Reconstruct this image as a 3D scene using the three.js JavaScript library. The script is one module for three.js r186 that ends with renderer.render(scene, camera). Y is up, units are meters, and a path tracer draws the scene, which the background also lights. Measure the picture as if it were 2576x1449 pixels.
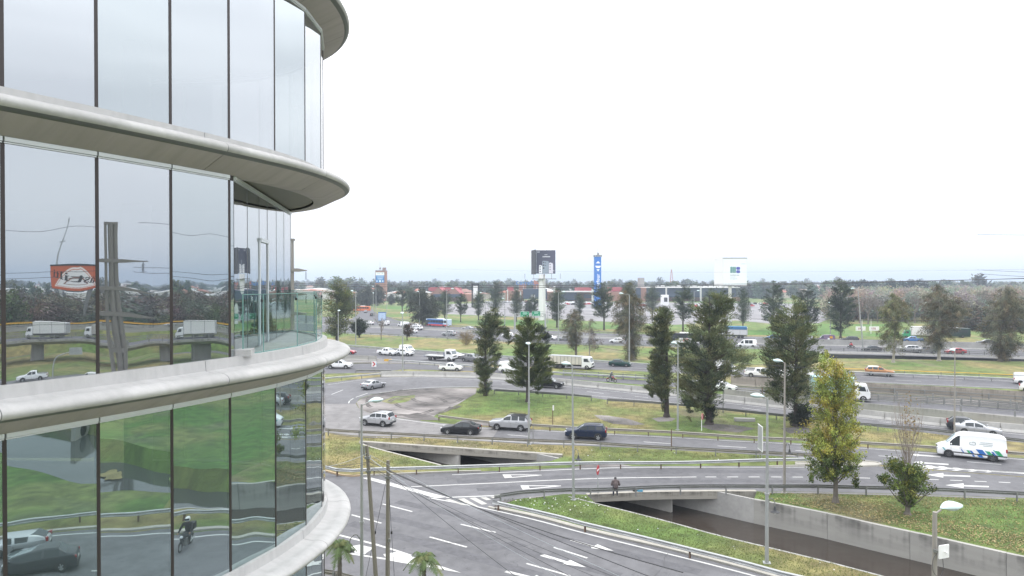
import * as THREE from 'three';
import { mergeGeometries, mergeVertices, toCreasedNormals } from 'three/addons/utils/BufferGeometryUtils.js';
import { RoundedBoxGeometry } from 'three/addons/geometries/RoundedBoxGeometry.js';
import { MarchingCubes } from 'three/addons/objects/MarchingCubes.js';

// ---------------------------------------------------------------- camera, sky, sun, exposure
const scene = new THREE.Scene();
const EYE = 17.5, FPX = 1740, PITCH = Math.atan(16.5 / FPX);
const camera = new THREE.PerspectiveCamera(2 * Math.atan(724.5 / FPX) * 180 / Math.PI, 2576 / 1449, 0.1, 12000);
camera.position.set(0, EYE, 0);
camera.rotation.x = -PITCH;
const renderer = new THREE.WebGLRenderer({ antialias: true });
renderer.setSize(1024, 576);
renderer.toneMapping = THREE.LinearToneMapping;
renderer.toneMappingExposure = 1.1;
renderer.shadowMap.enabled = true;

// seeded helpers
function rng(seed) { let s = seed >>> 0; return () => { s = (s + 0x6d2b79f5) | 0; let t = Math.imul(s ^ (s >>> 15), 1 | s); t = (t + Math.imul(t ^ (t >>> 7), 61 | t)) ^ t; return ((t ^ (t >>> 14)) >>> 0) / 4294967296; }; }
const lerp = (a, b, t) => a + (b - a) * t, clamp = (x, a, b) => Math.min(b, Math.max(a, x));
const sstep = (a, b, x) => { const t = clamp((x - a) / (b - a), 0, 1); return t * t * (3 - 2 * t); };
function vnoise(period, seed) {            // tileable value noise on a lattice of that period
  const r = rng(seed), g = new Float32Array(period * period);
  for (let i = 0; i < g.length; i++) g[i] = r();
  return (x, y) => {
    const xi = Math.floor(x), yi = Math.floor(y), fx = x - xi, fy = y - yi, sx = fx * fx * (3 - 2 * fx), sy = fy * fy * (3 - 2 * fy);
    const m = (k) => ((k % period) + period) % period, a = m(xi), b = m(xi + 1), c = m(yi) * period, d = m(yi + 1) * period;
    return lerp(lerp(g[c + a], g[c + b], sx), lerp(g[d + a], g[d + b], sx), sy);
  };
}
function fbm(base, oct, seed) {            // fbm over [0,1)^2, tileable
  const n = [];
  for (let o = 0; o < oct; o++) n.push(vnoise(base << o, seed + o * 17));
  return (u, v) => { let s = 0, a = 0.5, t = 0; for (let o = 0; o < oct; o++) { s += a * n[o](u * (base << o), v * (base << o)); t += a; a *= 0.5; } return s / t; };
}

// overcast sky: CIE overcast brightening to the zenith with soft grey-blue cloud sheets
function overcastSky() {
  const W = 1024, Hh = 512, data = new Float32Array(W * Hh * 4), n1 = fbm(4, 5, 11), n2 = fbm(7, 4, 23);
  for (let j = 0; j < Hh; j++) for (let i = 0; i < W; i++) {
    const el = ((j + 0.5) / Hh - 0.5) * Math.PI, s = Math.sin(el), u = i / W, v = j / Hh;
    let L = s > 0 ? 1.04 * (1 + 2.0 * s) : 1.04 * Math.exp(s * 3) * 0.6 + 0.42;
    const k = sstep(0.02, 0.35, s);
    const c = (n1(u, (v * 4) % 1) - 0.5) * 0.74 + (n2(u, (v * 7) % 1) - 0.5) * 0.36;
    L *= 1 + c * (0.25 + 0.75 * k) * (s > 0 ? 1 : 0);
    const g = clamp(0.5 + c * 1.4, 0, 1), o = (j * W + i) * 4;      // thinner cloud is bluer
    data[o] = L * lerp(0.955, 1.0, g); data[o + 1] = L * lerp(0.985, 1.0, g); data[o + 2] = L * lerp(1.05, 1.005, g); data[o + 3] = 1;
  }
  const t = new THREE.DataTexture(data, W, Hh, THREE.RGBAFormat, THREE.FloatType);
  t.mapping = THREE.EquirectangularReflectionMapping; t.magFilter = THREE.LinearFilter; t.wrapS = THREE.RepeatWrapping; t.needsUpdate = true;
  return t;
}
scene.background = overcastSky();
scene.environment = scene.background;
scene.fog = new THREE.FogExp2(0xd6e4f5, 0.00034);
const sun = new THREE.DirectionalLight(0xfff3e2, 0.7);
sun.position.set(120, 400, -160);
sun.castShadow = true; sun.shadow.radius = 45;
sun.shadow.camera.left = -400; sun.shadow.camera.right = 400; sun.shadow.camera.top = 400; sun.shadow.camera.bottom = -400; sun.shadow.camera.far = 1500;
scene.add(sun);

// ---------------------------------------------------------------- places: the surveyed points are given as sightings from the lens and become ground points
const CP = Math.cos(PITCH), SP = Math.sin(PITCH);
function sight(u, v) { const x = (u - 1288) / FPX, y = -(v - 724.5) / FPX; return [x, y * CP - SP, -y * SP - CP]; }
function G(u, v, y = 0) { const d = sight(u, v), t = (y - EYE) / d[1]; return [d[0] * t, d[2] * t]; }       // ground point [x, z]
function GL(list, y = 0) { return list.map(([u, v]) => G(u, v, y)); }
function HT(v, z) { const d = sight(1288, v); return EYE + d[1] * (z / d[2]); }                             // height seen at that row, at depth z
function XT(u, z) { return (u - 1288) / FPX * -z; }

// ---------------------------------------------------------------- naming, tagging
const used = {};
function numbered(n) { used[n] = (used[n] ?? -1) + 1; return used[n] ? n + '_' + String(used[n]).padStart(3, '0') : n; }
function tag(o, label, category, group, kind) { if (label) o.userData.label = label; if (category) o.userData.category = category; if (group) o.userData.group = group; if (kind) o.userData.kind = kind; return o; }
function thing(name, label, category, pos = [0, 0, 0], turn = 0, group) {
  const o = new THREE.Group(); o.name = numbered(name); o.position.set(...pos); o.rotation.y = turn; scene.add(o); return tag(o, label, category, group);
}
function dup(root, label, pos, turn, group, scale) {
  const r = root.clone(); r.name = numbered(root.name.replace(/_\d{3}$/, '')); r.userData = { ...root.userData, label }; if (group) r.userData.group = group;
  if (pos) r.position.set(...pos); if (turn !== undefined) r.rotation.y = turn; if (scale) r.scale.set(...(Array.isArray(scale) ? scale : [scale, scale, scale]));
  scene.add(r); return r;
}
function mesh(name, geo, mat, parent = scene) {
  const m = new THREE.Mesh(geo, mat); m.name = parent === scene ? numbered(name) : name; m.castShadow = m.receiveShadow = true; parent.add(m); return m;
}
function struct(name, geo, mat) { const m = mesh(name, geo, mat); m.userData.kind = 'structure'; return m; }

// ---------------------------------------------------------------- geometry helpers
const V3 = (x, y, z) => new THREE.Vector3(x, y, z);
function xf(g, pos, rot, scl) {
  const m = new THREE.Matrix4().compose(V3(...(pos || [0, 0, 0])), new THREE.Quaternion().setFromEuler(new THREE.Euler(...(rot || [0, 0, 0]))), V3(...(scl || [1, 1, 1])));
  return g.applyMatrix4(m);
}
function clean(g) { const q = g.index ? g.toNonIndexed() : g; for (const k of Object.keys(q.attributes)) if (!['position', 'normal', 'uv', 'color'].includes(k)) q.deleteAttribute(k); if (!q.attributes.uv) q.setAttribute('uv', new THREE.BufferAttribute(new Float32Array(q.attributes.position.count * 2), 2)); q.morphAttributes = {}; return q; }
function join(list) { const l = list.filter(Boolean).map(clean); return l.length === 1 ? l[0] : mergeGeometries(l); }
const box = (w, h, d, x = 0, y = 0, z = 0, ry = 0) => xf(new THREE.BoxGeometry(w, h, d), [x, y, z], [0, ry, 0]);
const rbox = (w, h, d, r, x = 0, y = 0, z = 0, ry = 0) => xf(new RoundedBoxGeometry(w, h, d, 2, r), [x, y, z], [0, ry, 0]);
const cyl = (r0, r1, h, n, x = 0, y = 0, z = 0, rot) => xf(new THREE.CylinderGeometry(r1, r0, h, n), [x, y, z], rot);
function bar(a, b, r0, r1 = r0, n = 6) {     // tapered rod from a to b
  const A = V3(...a), B = V3(...b), d = B.clone().sub(A), L = d.length(), g = new THREE.CylinderGeometry(r1, r0, L, n, 1);
  g.applyMatrix4(new THREE.Matrix4().compose(A.add(B).multiplyScalar(0.5), new THREE.Quaternion().setFromUnitVectors(V3(0, 1, 0), d.normalize()), V3(1, 1, 1)));
  return g;
}
function tube(pts, r, n = 6, seg) { return new THREE.TubeGeometry(new THREE.CatmullRomCurve3(pts.map((p) => V3(...p))), seg || pts.length * 4, r, n); }
function triGeo(pos, uv, col) {
  const g = new THREE.BufferGeometry(); g.setAttribute('position', new THREE.BufferAttribute(new Float32Array(pos), 3));
  g.setAttribute('uv', new THREE.BufferAttribute(new Float32Array(uv && uv.length ? uv : pos.length / 3 * 2), 2));
  if (col) g.setAttribute('color', new THREE.BufferAttribute(new Float32Array(col), 3));
  g.computeVertexNormals(); return g;
}
// flat sheet from ground points [[x,z],...] at height y, uv in metres
function sheet(pts, y, holes = []) {
  const s = new THREE.Shape(pts.map(([x, z]) => new THREE.Vector2(x, -z)));
  for (const h of holes) s.holes.push(new THREE.Path(h.map(([x, z]) => new THREE.Vector2(x, -z))));
  const g = new THREE.ShapeGeometry(s), p = g.attributes.position, uv = g.attributes.uv;
  for (let i = 0; i < p.count; i++) { const x = p.getX(i), z = -p.getY(i); uv.setXY(i, x, -z); p.setXYZ(i, x, y, z); }
  g.rotateX(0); const n = g.attributes.normal; for (let i = 0; i < n.count; i++) n.setXYZ(i, 0, 1, 0);
  return g;
}
function resample(pts, step) {               // catmull-rom through ground points, even steps
  if (pts.length < 2) return pts;
  const c = new THREE.CatmullRomCurve3(pts.map(([x, z]) => V3(x, 0, z)), false, 'centripetal'), L = c.getLength();
  return c.getSpacedPoints(Math.max(1, Math.round(L / step))).map((p) => [p.x, p.z]);
}
function offsetLine(pts, d) {                // to the right of travel for positive d
  return pts.map((p, i) => { const a = pts[Math.max(0, i - 1)], b = pts[Math.min(pts.length - 1, i + 1)], dx = b[0] - a[0], dz = b[1] - a[1], L = Math.hypot(dx, dz) || 1; return [p[0] - dz / L * d, p[1] + dx / L * d]; });
}
// profile [[s, h]...] swept along a ground line; s is measured to the right of travel; returns geometry with uv in metres
function sweep(pts, prof, y0 = 0, closed = false, caps = true) {
  const pos = [], uv = [], hs = typeof y0 === 'function' ? y0 : () => y0, P = prof.length, lines = prof.map(([s]) => offsetLine(pts, s));
  let run = 0; const n = closed ? P : P - 1; let acc = [0]; for (let k = 0; k < P; k++) { const a = prof[k], b = prof[(k + 1) % P]; acc.push(acc[k] + Math.hypot(a[0] - b[0], a[1] - b[1])); }
  for (let i = 0; i + 1 < pts.length; i++) {
    const L = Math.hypot(pts[i + 1][0] - pts[i][0], pts[i + 1][1] - pts[i][1]);
    for (let k = 0; k < n; k++) {
      const q = (k + 1) % P, A = [lines[k][i][0], hs(i) + prof[k][1], lines[k][i][1]], B = [lines[k][i + 1][0], hs(i + 1) + prof[k][1], lines[k][i + 1][1]], C = [lines[q][i + 1][0], hs(i + 1) + prof[q][1], lines[q][i + 1][1]], D = [lines[q][i][0], hs(i) + prof[q][1], lines[q][i][1]];
      pos.push(...A, ...B, ...C, ...A, ...C, ...D); const u0 = run, u1 = run + L, v0 = acc[k], v1 = acc[k + 1];
      uv.push(u0, v0, u1, v0, u1, v1, u0, v0, u1, v1, u0, v1);
    }
    run += L;
  }
  if (closed && caps) for (const i of [0, pts.length - 1]) for (let k = 1; k + 1 < P; k++) for (const q of (i ? [0, k + 1, k] : [0, k, k + 1])) { pos.push(lines[q][i][0], hs(i) + prof[q][1], lines[q][i][1]); uv.push(prof[q][0], prof[q][1]); }
  return triGeo(pos, uv);
}
const areaSign = (pts) => { let a = 0; for (let i = 0; i < pts.length; i++) { const p = pts[i], q = pts[(i + 1) % pts.length]; a += p[0] * q[1] - q[0] * p[1]; } return Math.sign(a); };

// ---------------------------------------------------------------- textures
function noiseTex(size, fn, srgb = true) {   // fn(u,v,x,y) -> [r,g,b] 0..1 (display values when srgb)
  const d = new Uint8Array(size * size * 4);
  for (let y = 0; y < size; y++) for (let x = 0; x < size; x++) { const c = fn(x / size, y / size, x, y), o = (y * size + x) * 4; d[o] = clamp(c[0] * 255, 0, 255); d[o + 1] = clamp(c[1] * 255, 0, 255); d[o + 2] = clamp(c[2] * 255, 0, 255); d[o + 3] = 255; }
  const t = new THREE.DataTexture(d, size, size); t.wrapS = t.wrapT = THREE.RepeatWrapping; t.magFilter = THREE.LinearFilter; t.minFilter = THREE.LinearMipmapLinearFilter; t.generateMipmaps = true;
  if (srgb) t.colorSpace = THREE.SRGBColorSpace; t.needsUpdate = true; return t;
}
const metres = (t, m, mz = m) => { const c = t.clone(); c.repeat.set(1 / m, 1 / mz); c.needsUpdate = true; return c; };
function canvasTex(w, h, draw) { const c = document.createElement('canvas'); c.width = w; c.height = h; draw(c.getContext('2d'), w, h); const t = new THREE.CanvasTexture(c); t.colorSpace = THREE.SRGBColorSpace; return t; }
const lin = (r, g, b) => new THREE.Color().setRGB(r, g, b);
const std = (o) => new THREE.MeshStandardMaterial(o);
const toS = (l) => l <= 0.0031308 ? l * 12.92 : 1.055 * Math.pow(l, 1 / 2.4) - 0.055;

const texAsphalt = (() => {
  const a = fbm(4, 6, 101), b = fbm(32, 4, 131), c = fbm(3, 3, 177), r = rng(5);
  return noiseTex(1024, (u, v) => { const crack = Math.abs(a(u, v) - 0.5) < 0.0022 ? 0.74 : 1; const k = (0.122 + (a(u, v) - 0.5) * 0.06 + (b(u, v) - 0.5) * 0.055 + (c(u, v) - 0.5) * 0.05 + (r() - 0.5) * 0.028) * crack; return [toS(k), toS(k * 1.0), toS(k * 1.065)]; });
})();
const texConc = (() => {
  const a = fbm(3, 6, 201), b = fbm(24, 4, 231), r = rng(9);
  return noiseTex(1024, (u, v) => { const st = Math.max(0, a(u * 1, (v * 0.25) % 1) - 0.52) * 0.8; const k = 0.345 + (a(u, v) - 0.5) * 0.16 + (b(u, v) - 0.5) * 0.07 + (r() - 0.5) * 0.02 - st * 0.25; return [toS(k * 1.01), toS(k), toS(k * 0.965)]; });
})();
const texStain = (() => {                    // weathered concrete: vertical runs (v is height)
  const a = fbm(4, 5, 241), b = fbm(48, 3, 251), c = fbm(12, 4, 261);
  return noiseTex(512, (u, v) => { const run = Math.max(0, b(u, 0.3) * 0.6 + c(u, v * 0.5) * 0.5 - 0.5) * sstep(0.1, 0.95, v); const k = 0.33 + (a(u, v) - 0.5) * 0.14 - run * 0.62; return [toS(Math.max(0.05, k * 1.02)), toS(Math.max(0.05, k)), toS(Math.max(0.045, k * 0.93))]; });
})();
const texGrass = (() => {
  const a = fbm(3, 5, 301), b = fbm(12, 5, 331), c = fbm(64, 4, 361), d = fbm(5, 4, 391), r = rng(13);
  return noiseTex(2048, (u, v) => {
    const dry = sstep(0.42, 0.66, a(u, v) * 0.55 + b(u, v) * 0.45), dirt = sstep(0.63, 0.74, d(u, v) * 0.6 + b(v, u) * 0.4), f = 0.5 + (c(u, v) - 0.5) * 1.9 + (r() - 0.5) * 0.55, lush = sstep(0.5, 0.72, d(v, u));
    let R = lerp(0.125, 0.235, dry), Gg = lerp(0.165, 0.2, dry), B = lerp(0.045, 0.083, dry);
    R = lerp(R, 0.095, lush * 0.7); Gg = lerp(Gg, 0.175, lush * 0.7); B = lerp(B, 0.036, lush * 0.7);
    R = lerp(R, 0.2, dirt * 0.75); Gg = lerp(Gg, 0.165, dirt * 0.75); B = lerp(B, 0.105, dirt * 0.75);
    const k = clamp(0.62 + f * 0.55, 0.3, 1.5); return [toS(R * k), toS(Gg * k), toS(B * k)];
  });
})();
const texBump = (() => { const a = fbm(16, 5, 411), r = rng(21); return noiseTex(512, (u, v) => { const k = a(u, v) * 0.8 + r() * 0.2; return [k, k, k]; }, false); })();
const texWave = (() => { const a = fbm(3, 2, 431), N = 128, d = new Float32Array(N * N * 4); for (let y = 0; y < N; y++) for (let x = 0; x < N; x++) { const k = a(x / N, y / N), o = (y * N + x) * 4; d[o] = d[o + 1] = d[o + 2] = k; d[o + 3] = 1; } const t = new THREE.DataTexture(d, N, N, THREE.RGBAFormat, THREE.FloatType); t.wrapS = t.wrapT = THREE.RepeatWrapping; t.magFilter = THREE.LinearFilter; t.needsUpdate = true; return t; })();
const texDirt = (() => { const a = fbm(4, 6, 511), b = fbm(32, 3, 531), r = rng(31); return noiseTex(1024, (u, v) => { const m = a(u, v); const k = 0.185 + (m - 0.5) * 0.5 + (b(u, v) - 0.5) * 0.09 + (r() - 0.5) * 0.03; return [toS(Math.max(0.04, k * 1.02)), toS(Math.max(0.04, k * 0.965)), toS(Math.max(0.04, k * 0.93))]; }); })();
const texPaint = (() => { const a = fbm(8, 5, 551), b = fbm(64, 3, 561); return noiseTex(512, (u, v) => { const wear = sstep(0.55, 0.8, a(u, v) * 0.6 + b(u, v) * 0.4), k = lerp(0.5, 0.26, wear); return [toS(k), toS(k), toS(k * 0.98)]; }); })();

const M = {
  asphalt: std({ map: metres(texAsphalt, 17), bumpMap: metres(texBump, 1.4), bumpScale: 0.004, roughness: 0.88 }),
  asphaltDark: std({ map: metres(texAsphalt, 14), color: lin(0.8, 0.8, 0.83), roughness: 0.88 }),
  asphaltPale: std({ map: metres(texAsphalt, 23), color: lin(1.5, 1.45, 1.36), roughness: 0.92 }),
  lot: std({ map: metres(texAsphalt, 60), color: lin(1.75, 1.7, 1.65), roughness: 0.95 }),
  conc: std({ map: metres(texConc, 5), bumpMap: metres(texBump, 1.1), bumpScale: 0.004, roughness: 0.9 }),
  concPale: std({ map: metres(texConc, 6), color: lin(1.25, 1.24, 1.22), roughness: 0.85 }),
  stain: std({ map: metres(texStain, 15, 2.4), bumpMap: metres(texBump, 1.1), bumpScale: 0.005, roughness: 0.92 }),
  streak: std({ map: metres(texStain, 6, 0.66), color: lin(1.0, 0.97, 0.92), bumpMap: metres(texBump, 1.1), bumpScale: 0.005, roughness: 0.92 }),
  kerb: std({ map: metres(texConc, 3), color: lin(1.0, 0.97, 0.9), roughness: 0.92 }),
  kerbOchre: std({ map: metres(texConc, 3), color: lin(1.1, 0.84, 0.55), roughness: 0.92 }),
  grass: std({ map: metres(texGrass, 62), bumpMap: metres(texBump, 2.2), bumpScale: 0.09, roughness: 1 }),
  grassFar: std({ map: metres(texGrass, 150), color: lin(0.9, 1.0, 0.95), roughness: 1 }),
  grassLush: std({ map: metres(texGrass, 80), color: lin(0.62, 0.95, 0.62), roughness: 1 }),
  dirt: std({ map: metres(texDirt, 26), color: lin(0.85, 0.83, 0.83), bumpMap: metres(texBump, 2.5), bumpScale: 0.05, roughness: 1 }),
  dirtDark: std({ map: metres(texDirt, 18), color: lin(0.62, 0.6, 0.6), bumpMap: metres(texBump, 2.5), bumpScale: 0.05, roughness: 1 }),
  paint: std({ map: metres(texPaint, 4), roughness: 0.75 }),
  paintThin: std({ map: metres(texPaint, 3), color: lin(0.8, 0.79, 0.75), roughness: 0.8 }),
  galv: std({ map: metres(texConc, 1.7), color: lin(1.15, 1.2, 1.24), metalness: 0.25, roughness: 0.55 }),
  galvDull: std({ map: metres(texConc, 2.3), color: lin(0.82, 0.78, 0.7), metalness: 0.15, roughness: 0.7 }),
  galvGrey: std({ map: metres(texConc, 2.1), color: lin(0.62, 0.64, 0.64), metalness: 0.25, roughness: 0.6 }),
  postGrey: std({ map: metres(texConc, 1.3), color: lin(0.7, 0.72, 0.72), metalness: 0.2, roughness: 0.65 }),
  rust: std({ color: lin(0.13, 0.085, 0.06), roughness: 0.9 }),
  yellowRail: std({ color: lin(0.62, 0.36, 0.04), roughness: 0.6 }),
  black: std({ color: lin(0.018, 0.018, 0.02), roughness: 0.6 }),
  dark: std({ color: lin(0.05, 0.052, 0.056), roughness: 0.7 }),
  white: std({ color: lin(0.78, 0.78, 0.78), roughness: 0.5 }),
  wood: std({ map: metres(texConc, 0.8, 3.5), color: lin(0.56, 0.52, 0.45), roughness: 0.95 }),
  wire: std({ color: lin(0.06, 0.06, 0.068), roughness: 0.7 }),
  wirePale: std({ color: lin(0.32, 0.35, 0.38), roughness: 0.6 }),
};
// ================================================================ GROUND, CANAL, ROADS
const canalNear = GL([[1497, 1265], [1582, 1286], [1694, 1314.6], [1792, 1342], [1932, 1376], [2061, 1407], [2222, 1449]]);
const canalFar = GL([[1897, 1256], [2064.5, 1288], [2194.5, 1317], [2352, 1351], [2497, 1383.4], [2576, 1401]]);
const pondNear = [[38.5, -25], [44, -22], [47.5, -18.5], [53, -11], [60, -7], [66, -3.5], [74, 2], [84, 8], [100, 16]], pondFar = [[112, 6], [100, -5], [86, -12], [73, -18], [64, -22.5], [58, -26], [52, -29.5], [47, -32], [41, -36]];
const fasciaNear = GL([[1476, 1245], [1629, 1238.4], [1792, 1236.4], [1903, 1236.4]]);
const hole1 = [fasciaNear[0], ...canalNear, ...pondNear, ...pondFar, ...canalFar.slice().reverse(), G(1903, 1238), fasciaNear[3], fasciaNear[2], fasciaNear[1]];
const fasciaFar = GL([[903, 1111.6], [1162, 1128.6], [1414, 1145.4]]);
const bankEdge = GL([[905, 1114], [924, 1121.6], [959, 1131.6], [1035, 1151], [1109, 1170]]);
const hole2 = [fasciaFar[0], ...bankEdge, ...GL([[1200, 1169.5], [1300, 1166], [1385, 1160]]), G(1418, 1148), fasciaFar[2], fasciaFar[1]];
const ditch = GL([[2080, 890.5], [2330, 896.5], [2576, 904], [2700, 908], [2700, 914], [2576, 909.5], [2440, 906.5], [2250, 903], [2088, 901.5]]);
struct('ground', sheet([[-700, 140], [700, 140], [700, -480], [-700, -480]], 0, [hole1, hole2, ditch]), M.grass);
struct('terrain', join([sheet([[-9000, 1400], [9000, 1400], [9000, 140], [-9000, 140]], -0.004), sheet([[-9000, 140], [-700, 140], [-700, -480], [-9000, -480]], -0.004), sheet([[700, 140], [9000, 140], [9000, -480], [700, -480]], -0.004), sheet([[-9000, -480], [9000, -480], [9000, -10500], [-9000, -10500]], -0.004)]), M.grassFar);

// ---- canal
const cdir = [0.755, 0.656];
const back = (p, t) => [p[0] - cdir[0] * t, p[1] - cdir[1] * t];
M.water = std({ color: lin(0.042, 0.034, 0.028), roughness: 0.12, bumpMap: metres(texWave, 2.6), bumpScale: 0.012 });
M.pond = std({ color: lin(0.05, 0.055, 0.055), roughness: 0.05, bumpMap: metres(texWave, 6), bumpScale: 0.006 });
struct('canal_water', sheet([[-44, -84], [-14, -58], ...canalNear, [38.5, -25], [41, -34], ...canalFar.slice().reverse(), back(canalFar[0], 45)], -1.95), M.water);
struct('pond_water', sheet([[38.5, -25], ...pondNear, ...pondFar, [41, -34]], -1.9), M.pond);
{
  // grassy pond banks down to the water
  const ring = [...pondNear, ...pondFar], inn = offsetLine(ring, -1.1), pos = [], uv = [];
  for (let i = 0; i + 1 < ring.length; i++) { const a = ring[i], b = ring[i + 1], c = inn[i + 1], d = inn[i]; pos.push(a[0], 0, a[1], b[0], 0, b[1], c[0], -2, c[1], a[0], 0, a[1], c[0], -2, c[1], d[0], -2, d[1]); uv.push(a[0], a[1], b[0], b[1], c[0], c[1], a[0], a[1], c[0], c[1], d[0], d[1]); }
  // low islands of weeds in the pond
  const isl = (x, z, r, s) => { const p = []; for (let k = 0; k < 30; k++) { const t = k / 30 * 6.283, w = r * (0.8 + 0.22 * Math.sin(t * 2 + s) + 0.14 * Math.sin(t * 5 + s * 3) + 0.07 * Math.sin(t * 9 + s * 7)); p.push([x + Math.cos(t) * w * 1.5, z + Math.sin(t) * w * 0.7]); } return sheet(p, -1.8); };
  struct('pond_bank', join([triGeo(pos, uv), isl(61, -19.5, 1.5, 1), isl(92, -5, 2.4, 3), isl(55, -24.5, 1.1, 6)]), M.grass);
}
{
  // the two long walls; the far one shows its cast sections
  const w = thing('canal_wall', 'tall grey stained concrete wall along the far side of the water channel', 'wall');
  const line = resample([...canalFar, [36.5, -41], [41, -34]], 0.5), sec = 11;
  for (let i = 0; i + 1 < line.length; i += sec) {
    const seg = line.slice(i, Math.min(line.length, i + sec + 1)); if (seg.length < 2) continue;
    const s2 = seg.map((p) => [...p]); const a = s2[s2.length - 2], b = s2[s2.length - 1]; s2[s2.length - 1] = [lerp(a[0], b[0], 0.955), lerp(a[1], b[1], 0.955)];
    mesh('wall_panel', sweep(s2, [[0, -2.3], [0.06, 0.0], [-0.22, 0.012], [-0.22, -2.3]], 0, true), M.stain, w);
  }
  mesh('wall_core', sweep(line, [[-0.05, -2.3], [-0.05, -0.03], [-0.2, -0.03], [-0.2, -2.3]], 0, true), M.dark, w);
  const inside = [back(canalFar[0], 45), canalFar[0]];
  mesh('tunnel_wall', sweep(inside, [[0, -2.3], [0, -0.012], [-0.22, -0.012], [-0.22, -2.3]], 0, true), M.conc, w);
  const n = thing('canal_wall', 'low concrete edge of the channel beside the wedge of grass and guardrail', 'wall');
  mesh('wall_panel', sweep(resample([back(canalNear[0], 2.5), ...canalNear, [38.5, -25]], 2), [[0, -2.3], [0, 0.015], [0.16, 0.02], [0.2, -0.2], [0.2, -2.3]], 0, true), M.conc, n);
}
{
  const b1 = thing('canal_bridge', 'concrete culvert bridge with two open bays over the wide brown channel', 'bridge');
  const f = resample(fasciaNear, 1.2), ends = f.map((p, i) => p);
  mesh('fascia', sweep(ends, [[0.02, -0.62], [0.04, 0.03], [-0.35, 0.05], [-0.35, -0.62]], 0, true), M.streak, b1);
  mesh('deck', sweep(ends, [[-0.355, -0.62], [-0.355, -0.02], [-9.2, -0.02], [-9.2, -0.62]], 0, true), M.conc, b1);
  const nose = G(1690, 1257, -0.9);
  mesh('pier', sweep([back(nose, 9.5), nose], [[0.13, -2.4], [0.13, -0.625], [-0.13, -0.625], [-0.13, -2.4]], 0, true), M.concPale, b1);
  const b2 = thing('canal_bridge', 'long narrow concrete culvert bridge with black streaked edge between two grass verges', 'bridge');
  const f2 = resample(fasciaFar, 1.5);
  mesh('fascia', sweep(f2, [[0.02, -0.68], [0.04, 0.05], [-0.4, 0.07], [-0.4, -0.68]], 0, true), M.streak, b2);
  mesh('deck', sweep(f2, [[-0.405, -0.66], [-0.405, -0.02], [-18, -0.02], [-18, -0.66]], 0, true), M.conc, b2);
  const n2 = G(1156, 1144, -0.68);
  mesh('pier', sweep([back(n2, 22), n2], [[0.14, -2.4], [0.14, -0.7], [-0.14, -0.7], [-0.14, -2.4]], 0, true), M.concPale, b2);
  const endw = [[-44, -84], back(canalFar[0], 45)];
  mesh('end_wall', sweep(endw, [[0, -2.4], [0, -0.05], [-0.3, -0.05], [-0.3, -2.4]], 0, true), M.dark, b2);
  // grass bank sloping into the second opening
  const inner = bankEdge.map(([x, z]) => [x + 2.2, z - 0.6]), pos = [], uv = [];
  for (let i = 0; i + 1 < bankEdge.length; i++) { const a = bankEdge[i], b = bankEdge[i + 1], c = inner[i + 1], d = inner[i]; pos.push(a[0], 0, a[1], b[0], 0, b[1], c[0], -2.2, c[1], a[0], 0, a[1], c[0], -2.2, c[1], d[0], -2.2, d[1]); uv.push(a[0], a[1], b[0], b[1], c[0], c[1], a[0], a[1], c[0], c[1], d[0], d[1]); }
  struct('bank', triGeo(pos, uv), M.dirt);
  struct('bank_edge', sweep(resample(bankEdge, 1), [[0.12, 0.012], [-0.1, 0.03], [-0.12, -0.25]], 0), M.kerb);
  // dark ditch under the far carriageway bridge
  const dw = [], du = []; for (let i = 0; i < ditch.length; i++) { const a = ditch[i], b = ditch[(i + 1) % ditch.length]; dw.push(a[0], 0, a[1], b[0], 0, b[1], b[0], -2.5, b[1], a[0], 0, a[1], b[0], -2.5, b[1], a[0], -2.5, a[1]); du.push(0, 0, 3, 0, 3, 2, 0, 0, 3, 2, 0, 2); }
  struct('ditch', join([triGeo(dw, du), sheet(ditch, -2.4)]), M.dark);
}

struct('meadow', join([sheet([...pondFar, [47, -45], [62, -80], [121, -80], [121, 4]], 0.005), sheet([...pondNear.slice(1), [100, 60], [43, 60], [43, -4], [41.8, -14], [39.6, -20]], 0.005)]), std({ map: metres(texGrass, 48), color: lin(0.56, 0.78, 0.6), roughness: 1 }));
// ---- roads (sheets a few mm apart)
const RAright = [...GL([[1247, 1281], [1349, 1303], [1468, 1334.6], [1692, 1386], [1892, 1438], [1929, 1449]]), [24, -33.6], [30, -27.6], [35, -21], [38.5, -13], [40, -4], [40, 10], [37, 40]];
const RAnear = [[24, 40], [26, 8], [26, -5], [23.5, -14], [18.5, -22], [12, -28.5], [2, -35], [-8, -38.6], [-17, -41.5], [-40, -46], [-70, -50]];
const RCtop = GL([[824, 1187], [874, 1198], [909, 1197], [974, 1195], [1137, 1187.5], [1210, 1186], [1468, 1175.4], [1592, 1172.6], [1792, 1172], [2017, 1172], [2130, 1171.5], [2200, 1172]]);
const RCbot = GL([[1255, 1262], [1417, 1241], [1476, 1243], [1617, 1237.2], [1792, 1235.6], [1903, 1235.6], [1947, 1236.5], [2059, 1237.5], [2172, 1240.5], [2342, 1244.5], [2529, 1251.5], [2900, 1266]]);
const roadNear = struct('road', sheet([[-70, -66], [-45, -63.5], ...RCtop, ...GL([[2900, 1225]]), ...RCbot.slice().reverse(), ...RAright, ...RAnear], 0.006), M.asphalt);
const RDbot = GL([[824, 1088], [870, 1094], [924, 1098], [999, 1098], [1164, 1107], [1334, 1117.4], [1468, 1121.6], [1598, 1127], [1783, 1137], [1932, 1146], [1990, 1150], [2130, 1160.5], [2200, 1169], [2400, 1186], [2576, 1199], [2900, 1228]]);
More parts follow.
